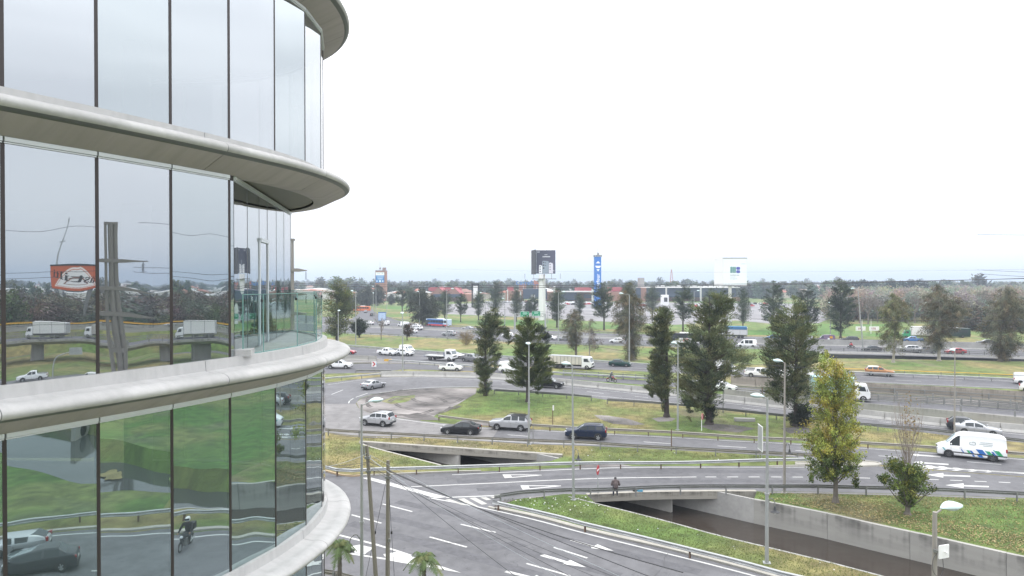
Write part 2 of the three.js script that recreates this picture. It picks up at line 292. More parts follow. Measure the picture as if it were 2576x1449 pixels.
const RDtop = GL([[2900, 1178], [2576, 1153], [2367, 1139.5], [2169, 1124.5], [1932, 1110.8], [1842, 1106.6], [1667, 1096.6], [1524, 1089.8], [1334, 1079.8], [1199, 1073.4], [1074, 1060.6], [984, 1048.6]]);
const nose = GL([[925, 1037], [902, 1026], [895, 1015], [906, 1002], [935, 992], [1009, 980.6], [1099, 975.6]]);
const R4bot = GL([[1199, 975.2], [1244, 981.6], [1344, 989.4], [1468, 997], [1527, 1006.4], [1667, 1015.4], [1802, 1028], [1958, 1045.6], [2164, 1068.6], [2399, 1097.6], [2517, 1107.6], [2576, 1114], [2900, 1152]]);
const R4top = GL([[2900, 1127], [2576, 1090], [2399, 1075], [2164, 1049], [1992, 1030], [1822, 1010], [1627, 989], [1592, 986], [1417, 968.4], [1274, 955.8], [1194, 950.8], [1049, 947.6], [958, 948.6], [924, 951], [824, 963], [720, 985], [660, 1010], [650, 1040], [700, 1072]]);
const loopRoad = struct('road', sheet([...RDbot, ...RDtop, ...nose, ...R4bot, ...R4top], 0.012), M.asphalt);
struct('pavement', sheet(GL([[646, 1022], [700, 1016.5], [878, 1016.4], [894.6, 1016], [902.4, 1026.4], [925, 1037.4], [984, 1049], [1074, 1061], [1199, 1073.8], [1256, 1076.4], [1234, 1110.6], [1164, 1106.6], [999, 1097.6], [924, 1097.6], [870, 1093.6], [824, 1087.6], [700, 1071.6], [652, 1040]]), 0.018), M.asphaltPale);
struct('dirt', sheet(GL([[897, 1013], [909, 1002], [937, 992.4], [1009, 981], [1099, 976], [1199, 977], [1197, 990], [1149, 1019], [1104, 1038], [1088, 1051], [1055, 1058], [984, 1048], [925, 1036.6], [903, 1025.6]]), 0.024), M.dirt);
struct('dirt', sheet(GL([[959, 1010], [990, 998], [1045, 994], [1042, 1003], [1020, 1012], [985, 1017]]), 0.03), M.grass);
struct('dirt', join([sheet(GL([[1494, 1044], [1530, 1046], [1580, 1054], [1622, 1068], [1590, 1070], [1540, 1066], [1510, 1055]]), 0.02), sheet(GL([[1640, 1053], [1672, 1048], [1700, 1053], [1690, 1060], [1655, 1061]]), 0.02), sheet(GL([[1760, 1072], [1800, 1066], [1850, 1070], [1900, 1078], [1860, 1088], [1790, 1082]]), 0.02), sheet(GL([[1965, 1078], [2010, 1073], [2060, 1082], [2030, 1092], [1985, 1090]]), 0.02)]), M.dirt);
struct('dirt', join([sheet(GL([[1180, 1060], [1240, 1064], [1334, 1072], [1330, 1076.6], [1199, 1070]]), 0.02), sheet(GL([[1010, 1046], [1050, 1039], [1085, 1046], [1110, 1057], [1070, 1058], [1030, 1052]]), 0.036)]), M.dirtDark);
struct('road', sheet([...GL([[700, 915], [824, 917], [949, 914.6], [1024, 914], [1194, 924], [1274, 931], [1417, 944.5], [1632, 957.5], [1839, 974], [1937, 980], [2164, 1003], [2400, 1018], [2576, 1030], [2900, 1056]]), ...GL([[2900, 1076], [2576, 1047], [2400, 1033], [2164, 1014], [1937, 992], [1839, 983.4], [1632, 969], [1417, 953], [1274, 941], [1194, 933.4], [1014, 929], [958, 937], [824, 940], [700, 945]])], 0.006), M.asphaltDark);
struct('highway', sheet([...GL([[700, 858], [834, 868], [949, 876.4], [1074, 885], [1189, 893], [1287, 899.4], [1468, 907.4], [1634, 918.4], [1862, 926.6], [2092, 935.4], [2252, 942.4], [2402, 948.4], [2557, 956.4], [2576, 957.4]]), [150, -96], [185, -60], [200, -20], [200, 60], [182, 60], [182, -20], [170, -52], [140, -84], ...GL([[2576, 980], [2157, 961.5], [1937, 950], [1839, 946], [1629, 935], [1417, 926], [1187, 917], [974, 905], [864, 898], [700, 885]])], 0.006), M.asphaltDark);
struct('pavement', sheet(GL([[824, 894], [864, 898.4], [974, 905.4], [1040, 909], [1187, 917.4], [1260, 926], [1194, 923], [1024, 913.4], [949, 914], [824, 916]]), 0.012), M.asphaltPale);
struct('highway', sheet([...GL([[600, 782], [824, 797], [924, 806], [1074, 817], [1124, 821.6], [1244, 826], [1417, 833], [1500, 838], [1839, 846], [2017, 848], [2057, 851], [2300, 857], [2576, 864], [3300, 880]]), ...GL([[3300, 925], [2576, 904], [2080, 890], [2057, 885], [2017, 879], [1839, 877], [1600, 871], [1417, 866], [1300, 861], [1124, 852], [924, 841], [854, 838], [600, 822]])], 0.006), M.asphaltDark);
struct('road', sheet(GL([[884, 802.6], [905, 787], [893, 780], [870, 776], [905, 772], [934, 777], [950, 790], [1000, 806], [1062, 815.6], [924, 805.6]]), 0.012), M.asphaltDark);
struct('path', sheet(GL([[1040, 768], [1060, 768], [1160, 786], [1150, 789]]), 0.02), M.asphaltPale);
struct('parking_lot', sheet(GL([[1120, 765], [1330, 760], [1560, 760], [2010, 764], [2110, 792], [2060, 813], [1940, 814], [1850, 806], [1700, 817], [1500, 808], [1300, 797], [1120, 790]]), 0.008), M.lot);
struct('lawn', sheet(GL([[1836, 818], [2000, 815], [2250, 815], [2330, 822], [2330, 851], [2250, 849], [2057, 845], [1850, 842]]), 0.01), M.grassLush);
struct('lawn', sheet(GL([[1683, 818.6], [1730, 817.6], [1735, 834], [1683, 833]]), 0.014), M.grassLush);
struct('lawn', sheet(GL([[980, 766], [1030, 770], [1080, 780], [1030, 783], [985, 779], [930, 772]]), 0.01), M.grassLush);
struct('lawn', sheet(GL([[1090, 800], [1200, 801], [1330, 806], [1500, 812], [1560, 816], [1560, 828], [1410, 828], [1250, 819], [1140, 812]]), 0.01), M.grassLush);

// ---- painted markings, children of the road they lie on
const lines = { near: [], loop: [], worn: [] };
function stripe(key, pts, w, y) { lines[key].push(sweep(resample(pts, 1.5), [[w / 2, 0], [-w / 2, 0]], y)); }
function patch(key, pts, y) { lines[key].push(sheet(pts, y)); }
const dash = (key, a, b, w, y) => stripe(key, [G(...a), G(...b)], w, y);
const yN = 0.011, yL = 0.023;
stripe('near', GL([[1137, 1194.6], [1300, 1187], [1468, 1179.6], [1592, 1176], [1792, 1175.4], [2017, 1175.4], [2130, 1175]]), 0.16, yN);
stripe('near', GL([[1034, 1224.6], [1250, 1215], [1417, 1207], [1532, 1203], [1752, 1200]]), 0.16, yN);
for (const [a, b, ya, yb] of [[1774, 1802, 1200, 1200], [1829, 1857, 1200, 1200], [1883, 1911, 1200, 1200], [1939.5, 1966, 1200, 1200.2], [1993.5, 2020, 1200.2, 1200.4], [2058, 2085, 1200.8, 1201.2], [2158, 2189, 1202.4, 1203], [2217, 2242, 1203.4, 1204], [2335, 2362, 1206, 1207], [2389.5, 2421, 1208, 1209.4], [2451, 2482, 1210.6, 1212], [2512, 2542, 1213, 1214.5], [2575, 2606, 1216, 1218]]) dash('near', [a, ya], [b, yb], 0.16, yN);
patch('near', GL([[909, 1202.2], [932, 1201.4], [1124, 1250.6], [1097, 1253.4]]), yN);
stripe('near', [...GL([[1079, 1252.5], [1160, 1267], [1244, 1284.4], [1350, 1309], [1468, 1341], [1650, 1386], [1897, 1449]]), [23, -33.2], [29, -27.2], [34, -20.7], [37.5, -13], [39, -4], [39, 10]], 0.17, yN);
stripe('near', GL([[1122, 1251.6], [1247, 1247]]), 0.2, yN);
for (const q of [[[1120, 1257], [1131, 1256], [1177, 1272], [1160, 1270]], [[1152, 1255], [1168, 1254], [1203, 1274], [1187, 1274]], [[1180, 1253], [1196, 1252], [1226, 1268], [1212, 1270]], [[1208, 1252], [1222, 1251], [1236, 1257], [1224, 1259]], [[1232, 1250], [1246, 1249.4], [1252, 1251.6], [1240, 1253]]]) patch('worn', GL(q), yN + 0.0045);
for (const [x0, y0, x1, y1] of [[0, 570, 175, 615], [240, 827, 540, 912], [552, 718, 850, 795], [1025, 1050, 1400, 1153], [1338, 922, 1690, 1005], [2275, 1155, 2613, 1263], [2000, 1317, 2440, 1443]]) dash('near', [824.3 + x0 / 4, 1088.4 + y0 / 4], [824.3 + x1 / 4, 1088.4 + y1 / 4], 0.16, yN);
for (const k of [0, 1, 2, 3, 4]) stripe('near', [[17.5 + k * 2.6, -33.5 + k * 3.2 + k * k * 0.35], [18.9 + k * 2.5, -32 + k * 3.2 + k * k * 0.36]], 0.16, yN), stripe('near', [[30 + k * 0.6, -14 + k * 6], [31 + k * 0.5, -11 + k * 6]], 0.16, yN);
stripe('near', GL([[852, 1346], [960, 1374], [1034, 1398]]), 0.2, yN);
stripe('near', GL([[864, 1390], [960, 1405], [1042, 1416]]), 0.2, yN);
patch('near', GL([[882, 1375], [905, 1370.6], [940, 1379], [917, 1395], [893, 1392]]), yN + 0.0045);
patch('near', GL([[964, 1394.6], [1000, 1388.6], [1161, 1441.6], [975, 1410]]), yN + 0.0045);
const arrowQ = (key, tail, neckA, headA, tip, headB, neckB, y) => patch(key, GL([tail[0], neckA, headA, tip, headB, neckB, tail[1]]), y);
arrowQ('near', [[1433, 1359.6], [1437, 1357]], [1488, 1376], [1487.4, 1379.6], [1545.5, 1386.6], [1503, 1369.6], [1495, 1374], yN + 0.0045);
arrowQ('near', [[1358, 1398.6], [1368, 1394.6]], [1420, 1416.4], [1415, 1419.6], [1474.5, 1427.6], [1434.5, 1408.6], [1428, 1413], yN + 0.0045);
arrowQ('near', [[1268, 1440], [1276, 1435.6]], [1336, 1455], [1330, 1458], [1386, 1468], [1350, 1447], [1342, 1452], yN + 0.0045);
for (const [bx, by, ax, ay, s] of [[1264, 1194, 1362, 1195.4, 1], [1309, 1221.6, 1411, 1222.4, 1.15]]) {      // hollow give-way triangles with a solid foot
  patch('near', GL([[bx, by], [bx + 20, by], [bx + 24, by + 7.6 * s], [bx + 6, by + 9.2 * s]]), yN + 0.0045);
  stripe('near', GL([[bx + 18, by + 0.6], [ax, ay]]), 0.2, yN); stripe('near', GL([[bx + 22, by + 7.4 * s], [ax, ay]]), 0.2, yN);
}
// loop, ramp and right-hand lanes
stripe('loop', GL([[824, 968], [924, 954.6], [1024, 950.4], [1110, 951.6], [1199, 955.4], [1280, 960], [1417, 972], [1592, 989.6], [1822, 1013.6], [1992, 1033], [2164, 1052], [2399, 1078.6], [2576, 1094], [2750, 1113]]), 0.15, yL);
stripe('loop', GL([[955, 988.6], [1032, 978.6], [1099, 974.2], [1199, 973], [1344, 986], [1468, 993.6], [1667, 1011.6], [1802, 1024]]), 0.14, yL);
for (const [a, b] of [[[877, 1014.6], [879, 1009]], [[880, 1008], [889, 1002.6]], [[895, 999.6], [925, 989.4]], [[834, 992.6], [863, 981]], [[1262, 966], [1300, 968.4]], [[1476, 985], [1519, 990]], [[1597, 997.4], [1631, 1000.8]], [[1733, 1009], [1765, 1012.6]], [[1866, 1026], [1915, 1032.6]], [[2060, 1045], [2100, 1049.6]], [[2212, 1061], [2250, 1065]]]) dash('loop', a, b, 0.15, yL);
stripe('loop', GL([[984, 1051.6], [1074, 1064], [1199, 1076.2], [1334, 1082.6], [1468, 1089.6], [1524, 1092.6], [1667, 1099.6], [1842, 1109.6], [2007, 1118], [2169.5, 1128], [2367, 1142.6], [2576, 1156.6], [2800, 1173]]), 0.15, yL);
stripe('loop', GL([[999, 1094.6], [1164, 1103.6], [1334, 1114], [1468, 1118], [1598, 1123.6], [1783, 1133.6], [1932, 1142.6], [2000, 1147.6]]), 0.15, yL);
for (const [x0, y0, x1, y1] of [[1277, 1094.2, 1330, 1098], [1619, 1112, 1687, 1116.4], [1805, 1122, 1877, 1126.4], [2001, 1133.6, 2036, 1136], [2209.5, 1147, 2258, 1150.6], [2327, 1147.2, 2366, 1149.6], [2432, 1162, 2519, 1169], [2620, 1177, 2700, 1184]]) dash('loop', [x0, y0], [x1, y1], 0.15, yL);
for (const [tx, ty, ex, ey, hl, hw] of [[2286, 1143.4, 2366, 1149.6, 24, 3.2], [2294, 1163, 2386, 1168.8, 26, 3.6], [2331, 1194.6, 2441, 1198.4, 42, 6], [2378, 1220.6, 2487.5, 1224.6, 46, 6]]) {   // arrows pointing along the carriageway
  const dx = ex - tx, dy = ey - ty, p = (f, o) => [tx + dx * f, ty + dy * f + o], f = hl / dx; const k = ty > 1180 ? 'near' : 'loop', yy = k === 'near' ? yN + 0.0045 : yL;
  patch(k, GL([[tx, ty], p(f, -hw), p(f, -1.4), p(1, -1.4), p(1, 1.6), p(f, 1.6), p(f, hw)]), yy);
}
stripe('loop', GL([[2300, 1173], [2420, 1181], [2576, 1191], [2760, 1206]]), 0.5, yL); stripe('loop', GL([[2240, 1166], [2400, 1179], [2576, 1190.4]]), 0.3, yL);
for (const [x, y, s] of [[2326, 1176.2, 1], [2358, 1178.4, 0.95], [2396, 1181.2, 0.8], [2436, 1184.2, 0.65], [2478, 1187, 0.5]]) patch('loop', GL([[x, y - 5.4 * s], [x + 18 * s, y - 4.4 * s], [x + 34 * s, y + 1.2], [x + 14 * s, y + 4.6 * s], [x - 4 * s, y + 4 * s], [x + 16 * s, y + 0.4]]), yL + 0.004);
mesh('lane_marking', join(lines.near), M.paint, roadNear);
mesh('hatch_marking', join(lines.worn), M.paintThin, roadNear);
mesh('lane_marking', join(lines.loop), M.paint, loopRoad);
{
  const far = [], st = (pts, w) => far.push(sweep(resample(GL(pts), 4), [[w / 2, 0], [-w / 2, 0]], 0.012)), A = (f) => [[700, lerp(860, 883, f)], [949, lerp(879, 903, f)], [1189, lerp(895, 915, f)], [1468, lerp(909, 926, f)], [1862, lerp(928.6, 945, f)], [2252, lerp(944, 964, f)], [2576, lerp(960, 978, f)]];
  st(A(0.03), 0.2); st(A(0.97), 0.2);
  const lane = (f) => { const L = resample(GL(A(f)), 1), n = Math.floor(L.length / 12); for (let k = 0; k < n; k++) far.push(sweep(L.slice(k * 12, k * 12 + 5), [[0.1, 0], [-0.1, 0]], 0.012)); };
  lane(0.33); lane(0.62);
  st([[600, 803], [924, 824], [1162, 834.6], [1417, 847.6], [1839, 863.6], [2057, 869.6], [2576, 882]], 0.25); st([[854, 836.6], [1124, 850.4], [1417, 864], [1839, 875], [2057, 883], [2576, 899]], 0.2);
  st([[824, 799], [924, 807.6], [1124, 823], [1417, 834.6], [1839, 847], [2300, 859], [2576, 866]], 0.2);
  struct('lane_marking', join(far), M.paintThin);
}
// ---- strips between the slip road and the motorway parapet
struct('pavement', sheet(GL([[1839, 970], [1937, 977], [2187, 989.4], [2400, 1001], [2576, 1013], [2900, 1036], [2900, 1055.6], [2576, 1029.6], [2400, 1017.6], [2164, 1002.6], [1937, 979.6], [1839, 973.6]]), 0.014), M.dirtDark);
struct('pavement', sheet(GL([[2040, 1003], [2164, 1014], [2400, 1033], [2576, 1047], [2900, 1076], [2900, 1112], [2576, 1078], [2400, 1060], [2164, 1037], [2040, 1024]]), 0.014), M.asphaltPale);
{ const tr = [], r = rng(411); for (const [cx, cy, rx, ry, a0, a1] of [[1040, 1018, 95, 26, 0.2, 2.6], [1050, 1016, 70, 18, 3.4, 6.1], [1080, 1010, 85, 22, 0.5, 2.9], [1010, 1024, 80, 20, 0.3, 2.2], [1100, 1000, 60, 15, 0.1, 3], [1000, 1010, 85, 20, 2.4, 4.2]]) for (const d of [0, 3]) { const p = []; for (let k = 0; k <= 14; k++) { const a = lerp(a0, a1, k / 14); p.push([cx + Math.cos(a) * (rx + d * 2), cy + Math.sin(a) * (ry + d)]); } tr.push(sweep(resample(GL(p.filter(([u, v]) => v > 982 && v < 1046 && u > 925 && u < 1180)), 0.8), [[0.16, 0], [-0.16, 0]], 0.034 + r() * 0.004)); } struct('tyre_track', join(tr), std({ map: metres(texDirt, 7), color: lin(0.6, 0.58, 0.57), roughness: 1 })); }
// ---- tar seams, tyre-darkened lanes and repair patches
{
  const seam = std({ color: lin(0.085, 0.085, 0.09), roughness: 0.8 }), lane = std({ map: metres(texAsphalt, 9), color: lin(0.78, 0.78, 0.8), roughness: 0.85 }), s = [], l = [], ln = (pts, w, y) => sweep(resample(pts, 1), [[w / 2, 0], [-w / 2, 0]], y), r = rng(909);
  const wob = (a, b, n, q) => { const A = G(...a), B = G(...b), o = []; for (let k = 0; k <= n; k++) o.push([lerp(A[0], B[0], k / n) + (r() - 0.5) * q, lerp(A[1], B[1], k / n) + (r() - 0.5) * q]); return o; };
  for (const [a, b] of [[[1060, 1372], [1300, 1352]], [[1650, 1449], [1680, 1390]], [[1480, 1196], [1700, 1197]], [[1560, 1186], [1640, 1190]], [[1800, 1190], [1960, 1192]], [[1980, 1198], [2200, 1205]], [[1330, 1190], [1500, 1188]], [[1100, 1098], [1240, 1083]]]) s.push(ln(wob(a, b, 9, 0.25), 0.035, 0.019));
  struct('tar_seam', join(s), seam);
  for (const pts of [[[1000, 1262], [1250, 1318], [1500, 1376], [1760, 1440]], [[930, 1290], [1150, 1345], [1400, 1408], [1560, 1449]], [[880, 1316], [1050, 1362], [1220, 1410], [1360, 1449]], [[1150, 1212], [1400, 1200], [1700, 1188], [2100, 1187]], [[1200, 1232], [1450, 1218], [1750, 1210], [2300, 1215]]]) l.push(ln(GL(pts), 0.9, 0.0085));
  for (const q of [[[1600, 1203], [1680, 1202], [1690, 1208], [1606, 1209]], [[1210, 1372], [1300, 1362], [1330, 1374], [1236, 1386]], [[1870, 1186], [1950, 1186], [1950, 1190], [1868, 1190]]]) l.push(sheet(GL(q), 0.0095));
  struct('road_patch', join(l), lane);
}
// ---- kerbs and the small concrete island
{
  const kerbProf = [[0.16, 0.0], [0.15, 0.12], [-0.05, 0.125], [-0.16, 0.02]];
  struct('kerb', join([sweep(resample(RAright.map((p) => [...p]), 1), [[0.02, 0.0], [0.02, 0.11], [-0.14, 0.125], [-0.55, 0.06]], 0.002)]), M.kerb);
  struct('kerb', sweep(resample(GL([[1230, 1277], [1247, 1281]]), 0.5), kerbProf, 0.002), M.kerb);
  struct('kerb', sweep(resample(GL([[790, 1176], [824, 1186.4], [860, 1196], [890, 1198.4], [909, 1197]]), 0.7), kerbProf, 0.004), M.kerbOchre);
  struct('kerb', sweep(resample(GL([[909, 1197], [974, 1194.6], [1060, 1190.5], [1137, 1187.6], [1210, 1186]]), 0.8), kerbProf, 0.004), M.kerb);
  const isl = [...GL([[2000, 1164.4], [2080, 1163.6], [2165, 1161], [2200, 1163.4], [2216, 1167.4], [2219, 1170], [2205, 1174], [2160, 1175.6], [2060, 1172.4], [2000, 1171]])], cl = [...isl, isl[0]];
  struct('kerb', join([sweep(cl, areaSign(isl) > 0 ? [[-0.0, 0], [0.04, 0.14], [0.2, 0.145], [0.22, 0.02]] : [[0, 0], [-0.04, 0.14], [-0.2, 0.145], [-0.22, 0.02]], 0.006), sheet(isl, 0.09)]), M.kerb);
  struct('kerb', sweep(resample(GL([[1932, 1174.4], [1985, 1173], [2030, 1172.6]]), 1), kerbProf, 0.004), M.kerb);
  // worn verges
  struct('dirt', sheet(GL([[1255, 1262], [1300, 1256.5], [1262, 1270], [1300, 1287], [1270, 1283], [1240, 1276]]), 0.016), M.dirtDark);
  struct('dirt', sheet([...GL([[1430, 1176.6], [1592, 1172.8], [1560, 1168.4], [1468, 1169.6]])], 0.017), M.dirt);
  struct('dirt', sheet(GL([[824, 1090], [870, 1097], [930, 1102], [1000, 1102], [1010, 1099.4], [924, 1099.4], [870, 1095.6], [824, 1089.4]]), 0.017), M.dirt);
  struct('pavement', sheet(GL([[1905, 1236.6], [1947, 1237.4], [2059, 1238.4], [2172, 1241.5], [2342, 1245.6], [2529, 1252.6], [2529, 1256], [2342, 1249], [2172, 1244.5], [2059, 1241.6], [1930, 1240.8]]), 0.013), M.asphaltPale);
  struct('pavement', sheet(GL([[1330, 1254.5], [1417, 1243], [1474, 1244.4], [1474, 1242.6], [1417, 1241.4], [1330, 1250.5]]), 0.013), M.asphaltPale);
}
// ================================================================ THE CURVED OFFICE BUILDING
const SILL = [24.0, 20.06, 16.13, 12.24, 8.35, 4.46];      // sill heights of the glass bands, top to bottom
{
  const facade = [];                                        // plan of the glass line, [x, z], walking away from the lens
  const heads = [32, 32, 32, 32, 31.8, 31.5, 31.2, 30.8, 30.4, 30, 29.4, 28.5, 26, 23.5, 20, 11, 0, -13, -28, -44, -60, -74, -84, -89], start = [-6.73, -9.15], back0 = [];
  { let p = [...start]; for (let i = 10; i >= 0; i--) { const a = heads[i] * Math.PI / 180; p = [p[0] - Math.sin(a) * 1.24, p[1] + Math.cos(a) * 1.24]; back0.unshift(p); } }
  facade.push(...back0, start);
  { let p = [...start]; for (let i = 11; i < heads.length; i++) { const a = heads[i] * Math.PI / 180; p = [p[0] + Math.sin(a) * 1.24, p[1] - Math.cos(a) * 1.24]; facade.push(p); } }
  const iS = 11;                                             // facade[iS] is the start point
  const rec = [[-5.07, -12.62], [-6.126, -19.15]];           // recessed glass wall of the terrace floor
  const office = thing('office_building', 'modern curved office block with mirror glass bands and pale rounded concrete ledges', 'building', [0, 0, 0]);
  const glassMat = (k, me) => new THREE.MeshPhysicalMaterial({ color: lin(...k), metalness: me, roughness: 0.008, transparent: true, opacity: 0.87, bumpMap: metres(texWave, 3.1, 5.3), bumpScale: 0.0075 });
  const glass = [[0.55, 0.588, 0.615], [0.525, 0.572, 0.595], [0.565, 0.598, 0.628]].map((k) => glassMat(k, 0.965)), glassLow = [[0.43, 0.53, 0.545], [0.41, 0.52, 0.525], [0.45, 0.54, 0.56]].map((k) => glassMat(k, 0.92));
  const mull = std({ color: lin(0.05, 0.043, 0.043), roughness: 0.4, metalness: 0.4 }), joint = std({ color: lin(0.11, 0.12, 0.13), roughness: 0.4 });
  const edgeGreen = new THREE.MeshPhysicalMaterial({ color: lin(0.17, 0.31, 0.29), roughness: 0.15 });
  const fasciaWhite = std({ color: lin(0.66, 0.69, 0.72), roughness: 0.35, metalness: 0.25 });
  const concLedge = std({ map: metres(texConc, 2.2, 3.4), color: lin(1.24, 1.25, 1.29), bumpMap: metres(texBump, 0.7), bumpScale: 0.003, roughness: 0.82 });
  const concSoft = std({ map: metres(texConc, 2.6), color: lin(1.29, 1.18, 1.34), bumpMap: metres(texBump, 0.9), bumpScale: 0.003, roughness: 0.9 });
  const inner = std({ color: lin(0.24, 0.25, 0.26), roughness: 0.8 }), floorM = std({ color: lin(0.2, 0.19, 0.18), roughness: 0.6 });
  const r = rng(77);
  function pane(a, b, y0, y1, mat, w = 0.022, name = 'glass_pane', d = 0.012) {
    const dx = b[0] - a[0], dz = b[1] - a[1], L = Math.hypot(dx, dz), nx = -dz / L, nz = dx / L, t = 0.0016 * (r() - 0.5);
    const u0 = r() * 9, q = (p, y, o) => [p[0] + nx * o, y, p[1] + nz * o], s = w / L;
    const A = [lerp(a[0], b[0], s), lerp(a[1], b[1], s)], B = [lerp(a[0], b[0], 1 - s), lerp(a[1], b[1], 1 - s)];
    const P = [q(A, y0, t), q(B, y0, -t), q(B, y1, -t * 0.5), q(A, y1, t * 0.5)];
    const g = triGeo([...P[0], ...P[1], ...P[2], ...P[0], ...P[2], ...P[3]], [u0, y0, u0 + L, y0, u0 + L, y1, u0, y0, u0 + L, y1, u0, y1]);
    return mesh(name, g, mat, office);
  }
  function upright(p, n, y0, y1, w, d, mat, name = 'mullion') { return mesh(name, box(w, y1 - y0, d, p[0] - n[0] * d * 0.42, (y0 + y1) / 2, p[1] - n[1] * d * 0.42, Math.atan2(n[0], n[1])), mat, office); }
  const normal = (a, b) => { const dx = b[0] - a[0], dz = b[1] - a[1], L = Math.hypot(dx, dz); return [-dz / L, dx / L]; };
  const smooth = resample(facade, 0.31), ROUND = smooth;
  // ledge profile: s outward from the glass (right of travel), h from the sill
  const nosePts = []; for (let k = 0; k <= 10; k++) { const t = lerp(2.1, -1.2, k / 10); nosePts.push([0.40 + Math.cos(t) * 0.215, -0.305 + Math.sin(t) * 0.12]); }
  const ledgeProf = [[-0.2, 0], [0.06, 0], [0.075, -0.175], [0.2, -0.195], ...nosePts];
  const softProf = [[0.475, -0.40], [0.46, -0.412], [0.5, -0.412], [0.05, -0.64], [-0.25, -0.64]];
  const capProf = [[-0.01, -0.645], [0.035, -0.645], [0.035, -0.705], [-0.01, -0.705]];
  const seams = [2.3, 5.1, 8.4, 11.2, 13.5, 16.2, 19];
  SILL.forEach((s, i) => {
    // ledge in cast lengths, with a fine joint between them
    const n = smooth.length, cuts = [0, 14, 30, 43, 54, 63, 71, 79, 87, n - 1];
    for (let k = 0; k + 1 < cuts.length; k++) {
      const a = Math.min(cuts[k], n - 1), b = Math.min(cuts[k + 1], n - 1); if (b <= a) continue;
      const lp = smooth.slice(Math.max(0, a - 1), Math.min(n, b + 2)), off = a - Math.max(0, a - 1);
      const sw = (prof) => { const lines = prof.map(([q]) => offsetLine(smooth, q)); const pos = [], uv = []; let run = a * 0.31; for (let m = a; m < b; m++) { const sh = m + 1 === b ? 0.965 : 1; for (let j = 0; j + 1 < prof.length; j++) { const P = (l, ii, f) => { const p0 = lines[l][m], p1 = lines[l][m + 1]; return [lerp(p0[0], p1[0], ii ? f : 0), s + prof[l][1], lerp(p0[1], p1[1], ii ? f : 0)]; }; const A = P(j, 0, sh), B = P(j, 1, sh), C = P(j + 1, 1, sh), D = P(j + 1, 0, sh); pos.push(...A, ...B, ...C, ...A, ...C, ...D); const v0 = j * 0.06, v1 = v0 + 0.06; uv.push(run, v0, run + 0.31, v0, run + 0.31, v1, run, v0, run + 0.31, v1, run, v1); } run += 0.31; } return toCreasedNormals(triGeo(pos, uv), 0.6); };
      mesh('ledge', sw(ledgeProf), concLedge, office);
      if (k % 1 === 0) mesh('soffit', sw(softProf), concSoft, office);
    }
    mesh('joint_filler', sweep(smooth, ledgeProf.map(([q, h]) => [q - 0.006, h - 0.006]), s), joint, office);
    // white head trim under the ledge, one length per pane
    const trimLine = (i === 1) ? [...facade.slice(0, iS + 4), rec[0], rec[1]] : facade;
    for (let k = 0; k + 1 < trimLine.length; k++) {
      const a = trimLine[k], b = trimLine[k + 1], L = Math.hypot(a[0] - b[0], a[1] - b[1]), f = 0.012 / L;
      if (L < 0.4) continue;
      mesh('head_trim', sweep([[lerp(a[0], b[0], f), lerp(a[1], b[1], f)], [lerp(a[0], b[0], 1 - f), lerp(a[1], b[1], 1 - f)]], capProf, s, true), fasciaWhite, office);
      mesh('head_trim', sweep([[lerp(a[0], b[0], f), lerp(a[1], b[1], f)], [lerp(a[0], b[0], 1 - f), lerp(a[1], b[1], 1 - f)]], [[-0.01, -0.712], [0.02, -0.712], [0.02, -0.73], [-0.01, -0.73]], s, true), fasciaWhite, office);
    }
    mesh('head_channel', sweep(trimLine, [[0.0, -0.6], [-0.02, -0.75]], s), mull, office);
    // floor plate
    const plan = [...facade.map((p) => p), [-24, facade[facade.length - 1][1]], [-24, 2]];
    const inset = offsetLine(facade, -0.26);
    mesh('floor_plate', join([sheet([...inset, [-24, -20.9], [-24, 2.6]], s - 0.02), sheet([...inset, [-24, -20.9], [-24, 2.6]], s - 0.6)]), floorM, office);
  });
  // glass bands
  for (let i = 0; i < SILL.length; i++) {
    const y0 = SILL[i] + 0.004, y1 = (i ? SILL[i - 1] : SILL[0] + 3.9) - 0.735, terrace = i === 2;
    for (let k = 0; k + 1 < facade.length; k++) {
      if (terrace && k >= iS + 3) break;
      const a = facade[k], b = facade[k + 1];
      pane(a, b, y0, y1, (i > 2 ? glassLow : glass)[(k * 2 + i) % 3], k > iS + 3 ? 0.012 : 0.02);
      const n = normal(a, b);
      upright(a, n, y0, y1, k > iS + 3 ? 0.034 : 0.052, 0.06, mull);
    }
    if (terrace) {
      // terrace: the mirror wall is set back, with a glazed door
      const c = facade[iS + 3], n0 = normal(facade[iS + 2], c);
      upright(c, n0, y0, y1, 0.05, 0.06, mull); pane(c, rec[0], y0, y1, glass[1], 0.01);
      const fr = [0, 0.17, 0.345, 0.485, 0.66, 0.83, 1], at = (f) => [lerp(rec[0][0], rec[1][0], f), lerp(rec[0][1], rec[1][1], f)], nn = normal(rec[0], rec[1]);
      for (let k = 0; k + 1 < fr.length; k++) {
        const a = at(fr[k]), b = at(fr[k + 1]);
        if (k === 2) { pane(a, b, y0 + 2.3, y1, glass[0], 0.012); const d = pane(a, b, y0 - 0.0, y0 + 2.22, glass[2], 0.05, 'glass_door'); mesh('door_frame', join([sweep([a, b], [[-0.02, 2.22], [0.05, 2.22], [0.05, 2.3], [-0.02, 2.3]], y0, true), box(0.05, 2.25, 0.06, a[0], y0 + 1.12, a[1]), box(0.05, 2.25, 0.06, b[0], y0 + 1.12, b[1])]), fasciaWhite, office); }
        else pane(a, b, y0, y1, glass[k % 3], 0.012);
        if (k) upright(a, nn, y0, y1, 0.022, 0.05, joint);
      }
      upright(rec[1], nn, y0, y1, 0.03, 0.06, joint);
      const backWall = [rec[1], [-24, rec[1][1] - 0.3]];
      mesh('wall', sweep(backWall, [[0, 0], [0, y1 - y0 + 0.3]], y0), inner, office);
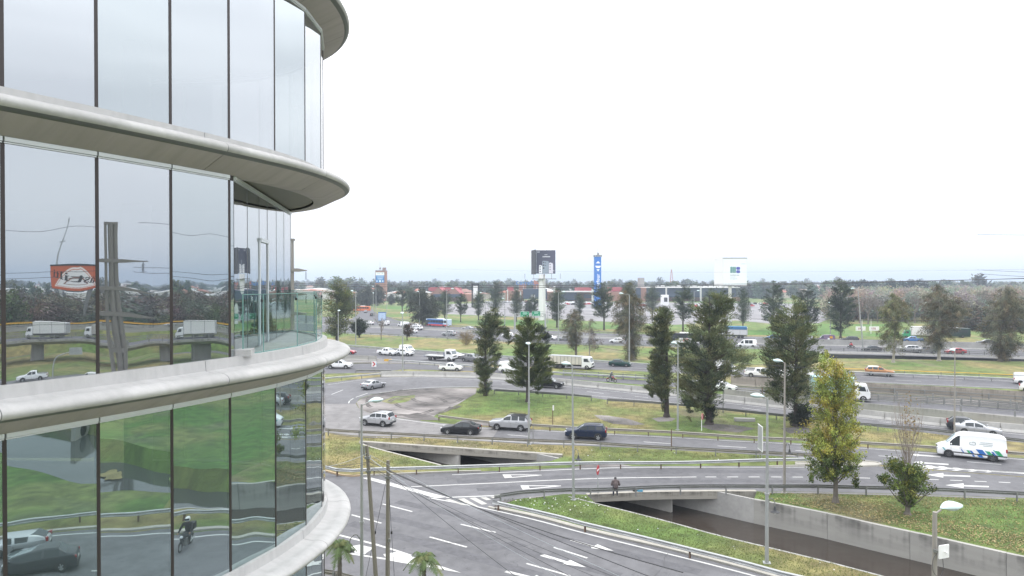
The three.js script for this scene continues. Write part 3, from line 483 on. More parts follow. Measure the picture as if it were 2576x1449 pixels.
      // terrace floor, inner kerb and glass balustrade following the rounded end
      const end = facade.slice(iS + 3), curve = resample(end, 0.3);
      mesh('terrace_floor', sheet([...offsetLine(curve, -0.14), [-24, -20.2], rec[1], rec[0]], SILL[2] - 0.015), concLedge, office);
      mesh('kerb_block', join([box(0.34, 0.12, 0.42, -5.02, SILL[2] + 0.05, -12.9, 0.2)]), concLedge, office);
      const bal = new THREE.MeshPhysicalMaterial({ color: lin(0.76, 0.86, 0.85), roughness: 0.02, transmission: 1, thickness: 0, ior: 1.5 });
      const rail = resample(end.map((p) => [...p]), 0.31), line = offsetLine(rail, -0.06), cut = [1, 5, 9, 13, 17, 21, 26, 31];
      const first = [[-4.98, -12.98], line[cut[0] + 1]];
      const panes = [[[-5.02, -12.86], line[3]], [line[3], line[7]], [line[7], line[11]], [line[11], line[15]], [line[15], line[19]], [line[19], line[24]], [line[24], line[30]]];
      for (const [a, b] of panes) {
        const L = Math.hypot(a[0] - b[0], a[1] - b[1]), f = 0.02 / L, A = [lerp(a[0], b[0], f), lerp(a[1], b[1], f)], B = [lerp(a[0], b[0], 1 - f), lerp(a[1], b[1], 1 - f)];
        mesh('balustrade_pane', sweep([A, B], [[0, 0.0], [0, 1.12]], SILL[2]), bal, office);
        mesh('pane_edge', join([box(0.018, 1.12, 0.018, A[0], SILL[2] + 0.56, A[1]), sweep([A, B], [[0.008, 1.118], [0.008, 1.13], [-0.008, 1.13], [-0.008, 1.118]], SILL[2], true), sweep([A, B], [[0.012, 0], [0.012, 0.02], [-0.012, 0.02], [-0.012, 0]], SILL[2], true)]), edgeGreen, office);
        mesh('clamp', box(0.03, 0.05, 0.05, B[0], SILL[2] + 1.0, B[1]), M.black, office);
      }
    }
    // inside: far wall piers between bright openings, and columns
    const piers = []; { let z = 2.1; const rr = rng(500 + i); while (z > -20) { const wl = 1.6 + rr() * 2.6, op = 0.5 + rr() * 1.1; piers.push(box(0.3, y1 - y0 + 0.4, wl, -23.8, (y0 + y1 + 0.4) / 2, z - wl / 2), box(0.28, 1.1, op + 0.02, -23.8, y1 - 0.15, z - wl - op / 2)); z -= wl + op; } }
    { let x = -9; const rr = rng(900 + i); while (x > -24) { const wl = 1.5 + rr() * 2.4, op = 0.5 + rr() * 0.9; piers.push(box(wl, y1 - y0 + 0.4, 0.3, x - wl / 2, (y0 + y1 + 0.4) / 2, -20.7), box(op + 0.02, 1.1, 0.28, x - wl - op / 2, y1 - 0.15, -20.7)); x -= wl + op; } }
    for (const [x, z] of [[-9.2, -10.5], [-9.2, -17], [-13, -6], [-15, -14]]) piers.push(cyl(0.32, 0.32, y1 - y0 + 0.1, 16, x, (y0 + y1) / 2, z));
    mesh('interior_wall', join(piers), inner, office);
  }
  // stainless strip at the turn of the lower bands
  for (const i of [3]) { const p = facade[iS + 6], q = facade[iS + 7]; mesh('steel_panel', sweep([[lerp(p[0], q[0], 0.3), lerp(p[1], q[1], 0.3)], q], [[0.03, 0.01], [0.035, 3.14]], SILL[i]), std({ color: lin(0.72, 0.72, 0.73), metalness: 1, roughness: 0.06, bumpMap: metres(texWave, 2), bumpScale: 0.012 }), office); }
  // plinth to the ground and roof
  mesh('plinth', sweep(facade, [[-0.1, 0], [-0.1, SILL[5] - 0.6]], 0), inner, office);
  mesh('roof', sheet([...facade, [-24, -20], [-24, 1]], SILL[0] + 3.9), concSoft, office);
  mesh('side_wall', join([box(0.3, 28, 21, -24.2, 14, -9.5), box(12, 28, 0.3, -18, 14, 2.2)].slice(1)), concSoft, office);
}
// ================================================================ GUARDRAILS, BARRIERS, LAMPS, SIGNS, POLES, WIRES
const waveW = (dir, top) => [[0.0, top], [0.05, top - 0.02], [0.085, top - 0.05], [0.085, top - 0.085], [0.03, top - 0.125], [0.0, top - 0.155], [0.03, top - 0.185], [0.085, top - 0.225], [0.085, top - 0.26], [0.05, top - 0.29], [0.0, top - 0.31]].map(([s, h]) => [s * dir, h]);
const postGeo = join([box(0.1, 0.78, 0.012, 0, 0.33, 0.05), box(0.1, 0.78, 0.012, 0, 0.33, -0.05), box(0.012, 0.78, 0.1, 0, 0.33, 0)]);
function guardrail(pts, label, { dir = 1, spacing = 3.8, top = 0.76, mat = M.galv, post = M.postGrey, group, step = 1.9, wave, nose0, nose1, name = 'guardrail', h = 1 } = {}) {
  const line = resample(pts, step), t = thing(name, label, 'guardrail', [0, 0, 0], 0, group);
  // beam lengths lap every second post
  const n = Math.max(2, Math.round(7.6 / step)); for (let i = 0; i + 1 < line.length; i += n) { const seg = line.slice(i, i + n + 1); if (seg.length > 1) mesh('rail', sweep(seg, wave || waveW(dir, top + (i / n % 2 ? 0.003 : 0))), mat, t); }
  let acc = 1e9; const off = offsetLine(line, -0.09 * dir);
  for (let i = 0; i < line.length; i++) {
    if (i) acc += Math.hypot(line[i][0] - line[i - 1][0], line[i][1] - line[i - 1][1]);
    if (acc >= spacing - 0.4) { acc = 0; const a = line[Math.max(0, i - 1)], b = line[Math.min(line.length - 1, i + 1)], p = mesh('post', postGeo, post, t); p.position.set(off[i][0], top - 0.75, off[i][1]); p.rotation.y = Math.atan2(-(b[1] - a[1]), b[0] - a[0]); p.scale.y = h; }
  }
  const flare = (i) => { const a = line[i ? line.length - 1 : 0], b = line[i ? line.length - 2 : 1], dx = a[0] - b[0], dz = a[1] - b[1], L = Math.hypot(dx, dz), p = [...Array(7)].map((_, k) => { const q = k / 6; return [a[0] + dx / L * q * 0.55 - (-dz / L) * 0, a[1] + dz / L * q * 0.55]; }); mesh('end_piece', sweep(p, [[0.02 * dir, top], [0.1 * dir, top - 0.08], [0.1 * dir, top - 0.24], [0.02 * dir, top - 0.32]], 0), mat, t); };
  if (nose0) flare(0); if (nose1) flare(1);
  return t;
}
const R75 = 0.76;
const gr1 = [...GL([[1252, 1260.5], [1300, 1271], [1417, 1298], [1468, 1312], [1592, 1341], [1717, 1371.5], [1857, 1406], [2017, 1448]], R75), [24.5, -35.2], [31, -29.4], [36.4, -22.4], [40, -14], [41.6, -4], [41.6, 14]];
guardrail(gr1, 'pale galvanised guardrail between the near road and the wedge of grass', { dir: 1, spacing: 7.4, mat: M.galv, post: M.rust, nose0: true });
guardrail(GL([[1258, 1242], [1274, 1237.8], [1417, 1228.4], [1503, 1228], [1617, 1222.4], [1727, 1219], [1837, 1218.6], [1947, 1219], [2059.5, 1218.8], [2172, 1222.2], [2342, 1226.4], [2529, 1235], [2760, 1246]], R75), 'guardrail on the near culvert bridge where a person is sitting', { dir: -1, spacing: 3.75, mat: M.galvGrey, nose0: true });
guardrail(GL([[780, 1161], [824, 1171.4], [874, 1182.4], [890, 1179], [1109, 1171.6], [1300, 1165.4], [1468, 1160.8], [1717, 1159.4], [1929, 1153], [2054, 1151]], R75), 'long guardrail edging the far side of the give-way road', { dir: 1, spacing: 3.8, post: M.rust });
guardrail(GL([[760, 1071], [824, 1078], [999, 1088], [1164, 1096.6], [1334, 1104], [1468, 1109], [1598, 1117.8], [1783, 1127.6], [1932, 1135], [2017, 1139.6], [2060, 1142.4]], R75), 'dull guardrail with thick posts in front of the silver off-roader and blue car', { dir: -1, spacing: 3.6, mat: M.galvDull });
guardrail(GL([[1103, 1043], [1234, 1059], [1334, 1065.4], [1468, 1073.4], [1689, 1083.6], [1917, 1098.2], [2014, 1101.6], [2159, 1109.4], [2369, 1122.6], [2524, 1133.6], [2800, 1154]], R75), 'weathered guardrail along the near foot of the tree island', { dir: 1, spacing: 3.8, mat: M.galvDull, post: M.rust });
guardrail(GL([[1244, 979], [1344, 984], [1468, 993.4], [1488, 995]], R75), 'short green-grey guardrail run behind the bushy conifer and the pyramid conifer', { dir: -1, spacing: 3.8, mat: M.galvGrey });
guardrail(GL([[1528, 1002.6], [1667, 1011.6], [1802, 1024.4], [1958, 1040.6], [2020, 1047], [2164, 1063.4], [2299, 1073.6], [2517, 1098.6], [2576, 1105], [2800, 1130]], R75), 'guardrail behind the tall dark conifers passing the silver saloon on the ramp', { dir: -1, spacing: 3.8, mat: M.galvGrey });
guardrail(GL([[700, 960], [824, 949], [890, 944], [958, 938]], R75), 'short guardrail meeting the start of the white concrete barrier', { dir: 1, spacing: 3.8 });
guardrail(GL([[895, 929.6], [985, 930.4]], R75), 'dark short guardrail on the grass beside the red chevron sign', { dir: 1, spacing: 4, mat: M.galvGrey });
guardrail(GL([[878, 911.6], [936, 911]], R75), 'stub of guardrail behind the white pickup at the road fork', { dir: 1, spacing: 4, mat: M.galvDull, post: M.rust });
const yellowEnd = guardrail(GL([[978, 904.4], [1040, 907.6], [1187, 918.4], [1290, 928.6], [1417, 936], [1632, 949], [1760, 957]], R75), 'guardrail with a yellow tip along the near edge of the motorway', { dir: 1, spacing: 4 });
mesh('end_piece', box(1.6, 0.45, 0.2, ...(() => { const [x, z] = G(976, 904, R75); return [x, 0.6, z]; })()), M.yellowRail, yellowEnd);
guardrail(GL([[700, 854], [834, 863.4], [949, 872.4], [1074, 881.6], [1189, 889.4], [1287, 895.4], [1468, 903.4], [1634, 914.4], [1862, 922.8], [2092, 931.4], [2252, 938.6], [2402, 944.4], [2557, 951.8], [2750, 962]], R75), 'long pale guardrail between the motorway and the broad grass median', { dir: 1, spacing: 4, step: 2 });
guardrail([...GL([[2100, 926], [2149, 927], [2252, 931], [2402, 936], [2557, 942], [2760, 949]], 0.9), [170, -78], [210, -30], [216, 10], [214, 60]], 'thin yellow rail on short posts above the motorway verge', { dir: 1, spacing: 6, top: 0.9, wave: [[0, 0.9], [0.06, 0.85], [0, 0.78]], mat: M.yellowRail, post: M.postGrey, step: 3 });
guardrail(GL([[836, 833.6], [924, 837], [1124, 848.4], [1300, 857.4], [1417, 862], [1600, 867.4], [1839, 871], [1960, 874]], R75), 'distant guardrail on the far edge of the broad grass median', { dir: -1, spacing: 4, step: 2 });
guardrail(GL([[940, 790], [1000, 801], [1062, 811], [1124, 817.4], [1244, 822], [1417, 828.6], [1555, 836]], R75), 'farthest guardrail behind the blue and red bus', { dir: 1, spacing: 4, step: 2, mat: M.galvDull });
{
  // tall posted railings of the slip road bridge
  const railing = (pts, label, o) => { const line = resample(pts, o.s || 2.2), t = thing('bridge_railing', label, 'railing', [0, 0, 0], 0, o.group); const hs = o.bars || [0.95, 0.66, 0.38]; hs.forEach((h) => mesh('rail', sweep(line, [[-0.05, h], [0.05, h], [0.05, h - (o.w || 0.12)], [-0.05, h - (o.w || 0.12)]], 0, true), o.mat || M.galvGrey, t)); line.forEach((p, i) => { if (i % (o.e || 1) === 0) { const q = mesh('post', POSTR, o.post || M.postGrey, t); q.position.set(p[0], 0, p[1]); } }); return t; };
  const POSTR = box(0.16, 1.05, 0.16, 0, 0.52, 0);
  railing(GL([[1417, 943.6], [1520, 951], [1632, 958]]), 'posted steel railing between the box lorry and the red motorbike', { s: 2.4 });
  railing(GL([[2170, 1007.6], [2300, 1013.6], [2424, 1020.4], [2576, 1033], [2760, 1049]]), 'lattice railing on the near side of the slip road viaduct', { s: 2.1, bars: [1.0, 0.72, 0.5, 0.32] });
  railing(GL([[2176, 988.4], [2300, 995], [2424, 1002.6], [2576, 1014], [2760, 1030]]), 'upper black-shadowed rail under the motorway parapet', { s: 4, mat: M.galvGrey, bars: [0.95, 0.5] });
  railing(GL([[2170, 998.6], [2300, 1005], [2424, 1013], [2576, 1025.6], [2760, 1041]]), 'second low rail beside the slip road viaduct', { s: 4.4, mat: M.galvDull, bars: [0.8, 0.35] });
  railing(GL([[1839, 983], [1937, 991.6], [2000, 997]]), 'rusty low rail below the concrete parapet behind the conifers', { s: 4, mat: M.galvDull, post: M.rust, bars: [0.75, 0.4] });
  railing(GL([[2172, 1024], [2300, 1031], [2424, 1041.4], [2576, 1056], [2700, 1068]]), 'thin handrail along the top of the ramp abutment', { s: 6, bars: [0.95], w: 0.05 });
  railing(GL([[2057, 884], [2200, 887.4], [2400, 893], [2576, 899], [2760, 906]]), 'dark railing on the far motorway bridge above the ditch', { s: 3, mat: M.galvGrey, bars: [1.0, 0.6], post: M.galvGrey });
}
{
  // concrete barriers, each cast length its own block
  const jersey = (pts, label, { h = 0.95, w = 0.32, len = 6, mat = M.concPale, y0 = 0, group, gap = 0.03 } = {}) => {
    const t = thing('concrete_barrier', label, 'barrier', [0, 0, 0], 0, group), line = resample(pts, 1), n = len;
    for (let i = 0; i + 1 < line.length; i += n) { const s = line.slice(i, i + n + 1).map((p) => [...p]); if (s.length < 2) continue; const a = s[s.length - 2], b = s[s.length - 1]; s[s.length - 1] = [lerp(a[0], b[0], 1 - gap), lerp(a[1], b[1], 1 - gap)]; mesh('barrier_block', sweep(s, [[w, 0], [w * 0.9, 0.08], [w * 0.35, 0.34], [w * 0.22, h], [-w * 0.22, h], [-w * 0.35, 0.34], [-w, 0.05]], y0, true), mat, t); }
    return t;
  };
  jersey(GL([[958, 947.4], [1014, 946.6], [1049, 946.8], [1120, 948.2], [1194, 950], [1274, 955], [1417, 967.6], [1592, 985.4], [1627, 988.4], [1822, 1009.4], [1992, 1029.4], [2164, 1048.4], [2399, 1074.4], [2576, 1089.4], [2800, 1115]]), 'long off-white concrete barrier winding behind the curved ramp', { h: 0.98, mat: M.concPale });
  jersey(GL([[1822, 1001], [1992, 1020], [2164, 1038], [2400, 1061], [2576, 1079], [2800, 1103]]), 'darker second tier of concrete behind the long barrier', { h: 1.35, mat: M.stain, w: 0.3 });
  jersey(GL([[1839, 968.6], [1937, 975.4], [2060, 981], [2187, 988], [2400, 1000], [2576, 1011.6], [2800, 1028]], 0), 'brown-grey concrete parapet on the near side of the motorway', { h: 1.55, w: 0.22, mat: std({ map: metres(texStain, 9, 2.2), color: lin(0.92, 0.84, 0.78), roughness: 0.95 }), len: 4 });
  jersey(GL([[866, 905.6], [908, 906.4], [948, 908]]), 'short stained concrete block wall at the motorway fork', { h: 1.1, mat: M.stain });
  jersey(GL([[600, 802], [924, 823.4], [1040, 828.6], [1162, 833.8], [1417, 846.6], [1839, 862.6]]), 'thin concrete barrier dividing the distant carriageways', { h: 0.9, mat: M.conc, len: 12 });
  jersey(GL([[1900, 865], [2057, 869.4], [2300, 875], [2576, 881.6], [2800, 887]]), 'tall grey concrete wall between the far carriageways', { h: 1.75, w: 0.28, mat: M.conc, len: 8 });
  jersey(GL([[2050, 887.4], [2200, 890.6], [2400, 896.6], [2576, 902.6], [2760, 909]]), 'concrete edge beam of the far motorway bridge', { h: 0.5, w: 0.35, mat: M.conc, len: 8 });
}
// ---- street lamps
const lampGlass = new THREE.MeshPhysicalMaterial({ color: lin(0.5, 0.62, 0.63), roughness: 0.2, clearcoat: 0.5 }), lampShell = std({ color: lin(0.5, 0.62, 0.63), roughness: 0.4 });
const headGeo = (() => {                     // cobra head, long axis +x from the pole top
  const g = new THREE.SphereGeometry(1, 20, 12), p = g.attributes.position;
  for (let i = 0; i < p.count; i++) { const x = p.getX(i), y = p.getY(i), z = p.getZ(i), t = (x + 1) / 2, w = 0.09 + 0.13 * Math.sin(Math.min(1, t * 1.12) * Math.PI * 0.62); p.setXYZ(i, 0.1 + t * 0.86, y > 0 ? y * (0.06 + 0.1 * Math.sin(t * Math.PI)) : y * 0.045, z * w * 1.35); }
  g.computeVertexNormals(); return g;
})();
const bowlGeo = xf(new THREE.SphereGeometry(1, 16, 8, 0, Math.PI * 2, Math.PI / 2, Math.PI / 2), [0.62, -0.03, 0], null, [0.3, 0.12, 0.2]);
function streetLamp(base, h, label, { turn = 0, arm = 0.25, r = 0.09, lean = 0, lantern, group = undefined, scale = 1, pole = M.galv, base2 } = {}) {
  const t = thing('street_lamp', label, 'street lamp', [base[0], 0, base[1]], turn, group);
  mesh('pole', join([cyl(r * 1.25, r * 1.02, h * 0.42, 10, 0, h * 0.21, 0), cyl(r * 0.98, r * 0.62, h * 0.58 - 0.02, 10, 0, h * 0.71, 0), cyl(r * 1.5, r * 1.5, 0.09, 10, 0, h * 0.42, 0), box(r * 4.5, 0.03, r * 4.5, 0, 0.02, 0)]), pole, t);
  mesh('arm', bar([0, h - 0.08, 0], [arm + 0.12, h + 0.03 + arm * 0.08, 0], 0.035, 0.03), pole, t);
  const hd = mesh('lamp_head', headGeo, lampShell, t); hd.position.set(arm, h + 0.06 + arm * 0.08, 0); hd.rotation.z = 0.1; hd.scale.setScalar(scale);
  const bw = mesh('lamp_bowl', bowlGeo, lampGlass, hd);
  if (lantern) { // old gooseneck lantern part-way up
    const [side, hy] = lantern, s = Math.sign(side), w = Math.abs(side);
    const g = new THREE.Group(); g.name = 'lantern'; g.position.set(0, hy, 0); g.rotation.y = -turn; t.add(g);
    mesh('gooseneck', tube([[0.0, -0.5, 0], [s * 0.04, 0.1, 0], [s * 0.12, 0.5, 0], [s * w * 0.5, 0.72, 0], [s * w * 0.93, 0.5, 0], [s * w, 0.12, 0]], 0.028, 6, 24), M.galvGrey, g);
    mesh('shade', xf(new THREE.LatheGeometry([[0.04, 0.2], [0.07, 0.12], [0.09, 0.0], [0.11, -0.06], [0.28, -0.14], [0.285, -0.16], [0.1, -0.12]].map(([x, y]) => new THREE.Vector2(x, y)), 18), [s * w, 0, 0]), M.dark, g);
    mesh('bulb', xf(new THREE.SphereGeometry(0.085, 12, 8), [s * w, -0.2, 0]), M.white, g);
  }
  if (lean) t.rotation.z = lean;
  return t;
}
const lampPole = std({ map: metres(texConc, 1.1), color: lin(0.98, 1.03, 1.06), metalness: 0.2, roughness: 0.5 }), lampOld = std({ map: metres(texConc, 0.9), color: lin(0.85, 0.8, 0.76), roughness: 0.7 });
{
  const z1 = -37; streetLamp([XT(909, z1), z1], HT(1016, z1), 'blue-grey street lamp rising just past the curved end of the office block', { turn: 0.5, r: 0.085, lantern: [-0.65, 3.2], pole: lampPole });
  const z2 = -21.4; streetLamp([XT(2355, z2), z2], HT(1287, z2), 'closest street lamp, with its broad pale head and a small white dish', { turn: 0.25, r: 0.105, pole: lampOld, scale: 0.92, arm: 0.12 });
  let p = G(1929, 1416); streetLamp(p, HT(1001, p[1]), 'street lamp standing on the grass wedge in front of the canal', { turn: 2.9, r: 0.1, lantern: [0.5, HT(1290, p[1]) + 0.2], pole: lampPole, arm: 0.06 });
  p = G(1973, 1239.6); streetLamp(p, HT(912, p[1]), 'street lamp at the culvert end, crossing the big dark conifer', { turn: 2.5, r: 0.095, lantern: [0.42, HT(1136, p[1])], pole: lampOld, arm: 0.02 });
  p = G(1443, 1257); streetLamp(p, HT(919, p[1]), 'slightly leaning street lamp beside the no-entry sign and littered grass', { turn: 2.6, r: 0.09, lantern: [0.42, HT(1152, p[1])], pole: lampPole, arm: 0.02, lean: -0.012 });
  p = G(1330.5, 1118); streetLamp(p, HT(868, p[1]), 'pale street lamp in front of the pyramid conifer', { turn: 1.7, r: 0.1, pole: lampPole, arm: 0.02 });
  p = G(1705, 1081.6); streetLamp(p, HT(866, p[1]), 'street lamp between the two tall dark conifers on the island', { turn: 2.2, r: 0.1, pole: lampPole, arm: 0.05 });
  p = G(2401, 1102); streetLamp(p, HT(884, p[1]), 'thin brownish street lamp behind the white van with blue stripes', { turn: 1.4, r: 0.08, pole: lampOld, arm: 0.02 });
  const LL = [
    [1583, 910, 741, 'tall white lamp in front of the big brown eucalyptus', 2.6, 1.2], [1013, 934, 790, 'lamp between the white van and the flatbed lorry', 1.8, 0.4], [895, 866, 734, 'tall lamp beside the round dark tree', 2.4, 1.0], [851, 870, 783, 'lamp in front of the big leafy tree next to the office balcony', 1.6, 0.2],
    [1055.5, 819, 735, 'pole lamp before the wide grey-green eucalyptus row', 2.2, 0.5], [1124, 846, 728, 'tall lamp beside the blue and red bus', 0.5, 1.2], [1221, 815, 738, 'lamp between the black-framed pylon sign and the conifers', 2.7, 1.4], [1405, 863, 736, 'tall lamp right of the phone billboard mast', 0.6, 1.2],
    [1746, 850, 733, 'lamp rising above the crowns left of the white billboard', 0.4, 0.8], [2089, 843, 763, 'plain lamp left of the compact dark conifer', 1.5, 0.3], [1270, 838, 752, 'slim lamp by the car park fence line', 2.2, 0.4], [1378, 812, 770, 'short lamp by the billboard mast foot', 2.2, 0.3], [946, 812, 722, 'lamp in front of the blue-bannered brick tower', 2.5, 1.0], [939, 806, 738, 'twin-headed lamp behind the route map board', 1.7, 0.2], [973, 790, 744, 'small lamp on the green bank beyond the access road', 2.6, 0.3], [1026, 796, 768, 'low lamp at the access road junction', 1.6, 0.2],
  ];
  for (const [u, v, vt, l, turn, arm] of LL) { const q = G(u, v); streetLamp(q, HT(vt, q[1]), l, { turn, arm, r: 0.13, scale: 1.35, pole: lampPole }); }
  const q = G(2172, 886.5); streetLamp(q, HT(726, q[1]), 'tall leaning lamp on the far motorway bridge', { turn: 2.4, arm: 0.5, r: 0.13, scale: 1.3, pole: lampPole, lean: -0.085 });
  // small white dish strapped to the closest lamp
  const d = thing('dish_antenna', 'small white square dish clipped to the closest street lamp with a looped cable', 'antenna', [XT(2366, z2), HT(1381, z2), z2 + 0.14], 0.35);
  mesh('dish', (() => { const g = new RoundedBoxGeometry(0.42, 0.42, 0.05, 3, 0.024), p = g.attributes.position; for (let i = 0; i < p.count; i++) p.setZ(i, p.getZ(i) + (p.getX(i) ** 2 + p.getY(i) ** 2) * 0.9); g.computeVertexNormals(); return g; })(), M.white, d);
  mesh('feed', join([bar([0, 0, 0], [0.02, 0, 0.16], 0.018), box(0.09, 0.04, 0.03, 0.02, 0, 0.17)]), M.white, d);
  mesh('bracket', box(0.1, 0.08, 0.16, -0.12, -0.02, -0.09), M.galvGrey, d);
  mesh('cable', tube([[-0.12, -0.05, -0.04], [-0.33, -0.22, -0.02], [-0.35, -0.6, 0], [-0.12, -0.78, 0.02], [0.06, -0.6, 0], [0.08, -0.25, -0.03]], 0.009, 5, 30), M.wire, d);
}
// ---- wooden poles, wires
{
  const z = -36.2, P1b = [XT(951, z), z], h1 = HT(1121, z), P1t = [XT(922, z), h1, z];
  const a = thing('utility_pole', 'leaning grey wooden pole wrapped in many cables', 'utility pole', [P1b[0], 0, P1b[1]]);
  mesh('pole', bar([0, -0.2, 0], [P1t[0] - P1b[0], h1, 0], 0.125, 0.085, 10), M.wood, a);
  const dx = P1t[0] - P1b[0]; mesh('clamp', join([box(0.3, 0.12, 0.26, dx * 0.93, h1 * 0.93, 0), box(0.26, 0.1, 0.24, dx * 0.85, h1 * 0.85, 0), cyl(0.05, 0.05, 0.5, 8, dx - 0.12, h1 - 0.25, 0.1)]), M.galvGrey, a);
  const z2 = -36.4, h2 = HT(1158, z2), b = thing('utility_pole', 'upright brown wooden pole beside the leaning one', 'utility pole', [XT(973.5, z2), 0, z2]);
  mesh('pole', bar([0, -0.2, 0], [0.04, h2, 0], 0.13, 0.09, 10), M.wood, b);
  mesh('clamp', join([box(0.3, 0.12, 0.26, 0.04, h2 * 0.89, 0), box(0.12, 0.16, 0.12, 0.12, h2 * 0.48, 0.1)]), M.galvGrey, b);
  // guy wires with insulators and yellow guards
  const guy = (A, B, label) => { const g = thing('guy_wire', label, 'guy wire'); mesh('wire', bar(A, B, 0.012), M.wire, g); mesh('insulator', bar([lerp(A[0], B[0], 0.38), lerp(A[1], B[1], 0.38), lerp(A[2], B[2], 0.38)], [lerp(A[0], B[0], 0.4), lerp(A[1], B[1], 0.4), lerp(A[2], B[2], 0.4)], 0.05), M.black, g); mesh('guard', bar([lerp(A[0], B[0], 0.78), lerp(A[1], B[1], 0.78), lerp(A[2], B[2], 0.78)], B, 0.022), M.yellowRail, g); };
  guy([XT(971, z2), h2 * 0.87, z2], [XT(901, z2), 0, z2 + 0.3], 'steel guy wire slanting from the upright pole toward the lamp post');
  guy([XT(976, z2), h2 * 0.87, z2], [XT(999, z2), 0, z2 + 0.3], 'near-vertical guy wire with black insulator right of the upright pole');
  // cables: each sagging span is a thing; ends given as sightings at a height/depth
  const span = (A, B, sag, r, label, mat = M.wire, group) => { const pts = []; for (let k = 0; k <= 10; k++) { const t = k / 10; pts.push([lerp(A[0], B[0], t), lerp(A[1], B[1], t) - sag * 4 * t * (1 - t), lerp(A[2], B[2], t)]); } tag(mesh('cable', tube(pts, r * (A[2] > -60 ? 0.72 : 1), 5, 40), mat), label, 'cable', group); };
  const at = (u, v, zz) => [XT(u, zz), HT(v, zz), zz];
  const near = 'overhead cables crossing the near road', nl = ['steepest', 'shallowest', 'middle'].map((w) => w + ' of three thin dark cables fanning from the leaning pole over the road');
  span(at(926, 1160, z), at(1700, 1475, -20), 0.1, 0.02, 'thickest black cable running from the leaning pole to the lower frame edge over the arrows');
  span(at(978, 1185, z2), at(1720, 1440, -22), 0.28, 0.026, 'heavy black cable from the upright pole passing over the painted arrow');
  span(at(926, 1168, z), at(1440, 1452, -21), 0.1, 0.014, nl[0], M.wire, near); span(at(926, 1172, z), at(1650, 1490, -20), 0.25, 0.012, nl[1], M.wire, near);
  span(at(978, 1192, z2), at(1300, 1452, -24), 0.1, 0.016, 'lone black cable dropping steeply over the middle of the near road');
  span(at(926, 1176, z), at(1500, 1452, -23), 0.2, 0.011, nl[2], M.wire, near);
  const pl = 'pale grey overhead cable strung from the leaning pole across the near road', pg = 'pale cables crossing the near road';
  span(at(925, 1142, z), at(1560, 1450, -21), 0.12, 0.011, pl, M.wirePale, pg); span(at(925, 1150, z), at(1400, 1449, -22), 0.18, 0.01, pl, M.wirePale, pg); span(at(925, 1148, z), at(1018, 1214, -33), 0.05, 0.016, 'short pale service loop between the two wooden poles', M.wirePale);
  const lg = 'cables running left from the leaning pole to the office block', ll = 'dark cable running level from the leaning pole toward the office block';
  span(at(924, 1140, z), at(700, 1180, -30), 0.3, 0.014, 'topmost grey cable from the leaning pole toward the office block', M.wirePale);
  span(at(925, 1162, z), at(700, 1162, -31), 0.2, 0.016, ll, M.wire, lg); span(at(925, 1166, z), at(700, 1170, -31), 0.25, 0.014, ll, M.wire, lg); span(at(925, 1188, z), at(700, 1193, -32), 0.2, 0.012, ll, M.wire, lg);
  span(at(975, 1187, z2), at(924, 1182, z), 0.05, 0.014, 'short black link cable joining the two wooden poles');
  // far conductors high across the view
  const hl = 'thin high-voltage conductor strung level across the whole skyline', hg = 'high-voltage conductors across the skyline';
  span(at(700, 716, -170), at(2900, 690, -95), 1.2, 0.05, hl, M.wire, hg); span(at(700, 712, -172), at(2900, 692.6, -98), 1.0, 0.045, hl, M.wire, hg); span(at(1100, 676, -240), at(2900, 672, -110), 1, 0.02, 'faintest upper earth wire above the skyline', M.wirePale);
  span(at(1150, 771, -130), at(2900, 803, -70), 1.0, 0.022, 'dark cable crossing the eucalyptus trunks at mid height'); span(at(1420, 860, -95), at(2900, 948, -52), 1.2, 0.018, 'lower dark cable crossing the grass median by the orange car');
}
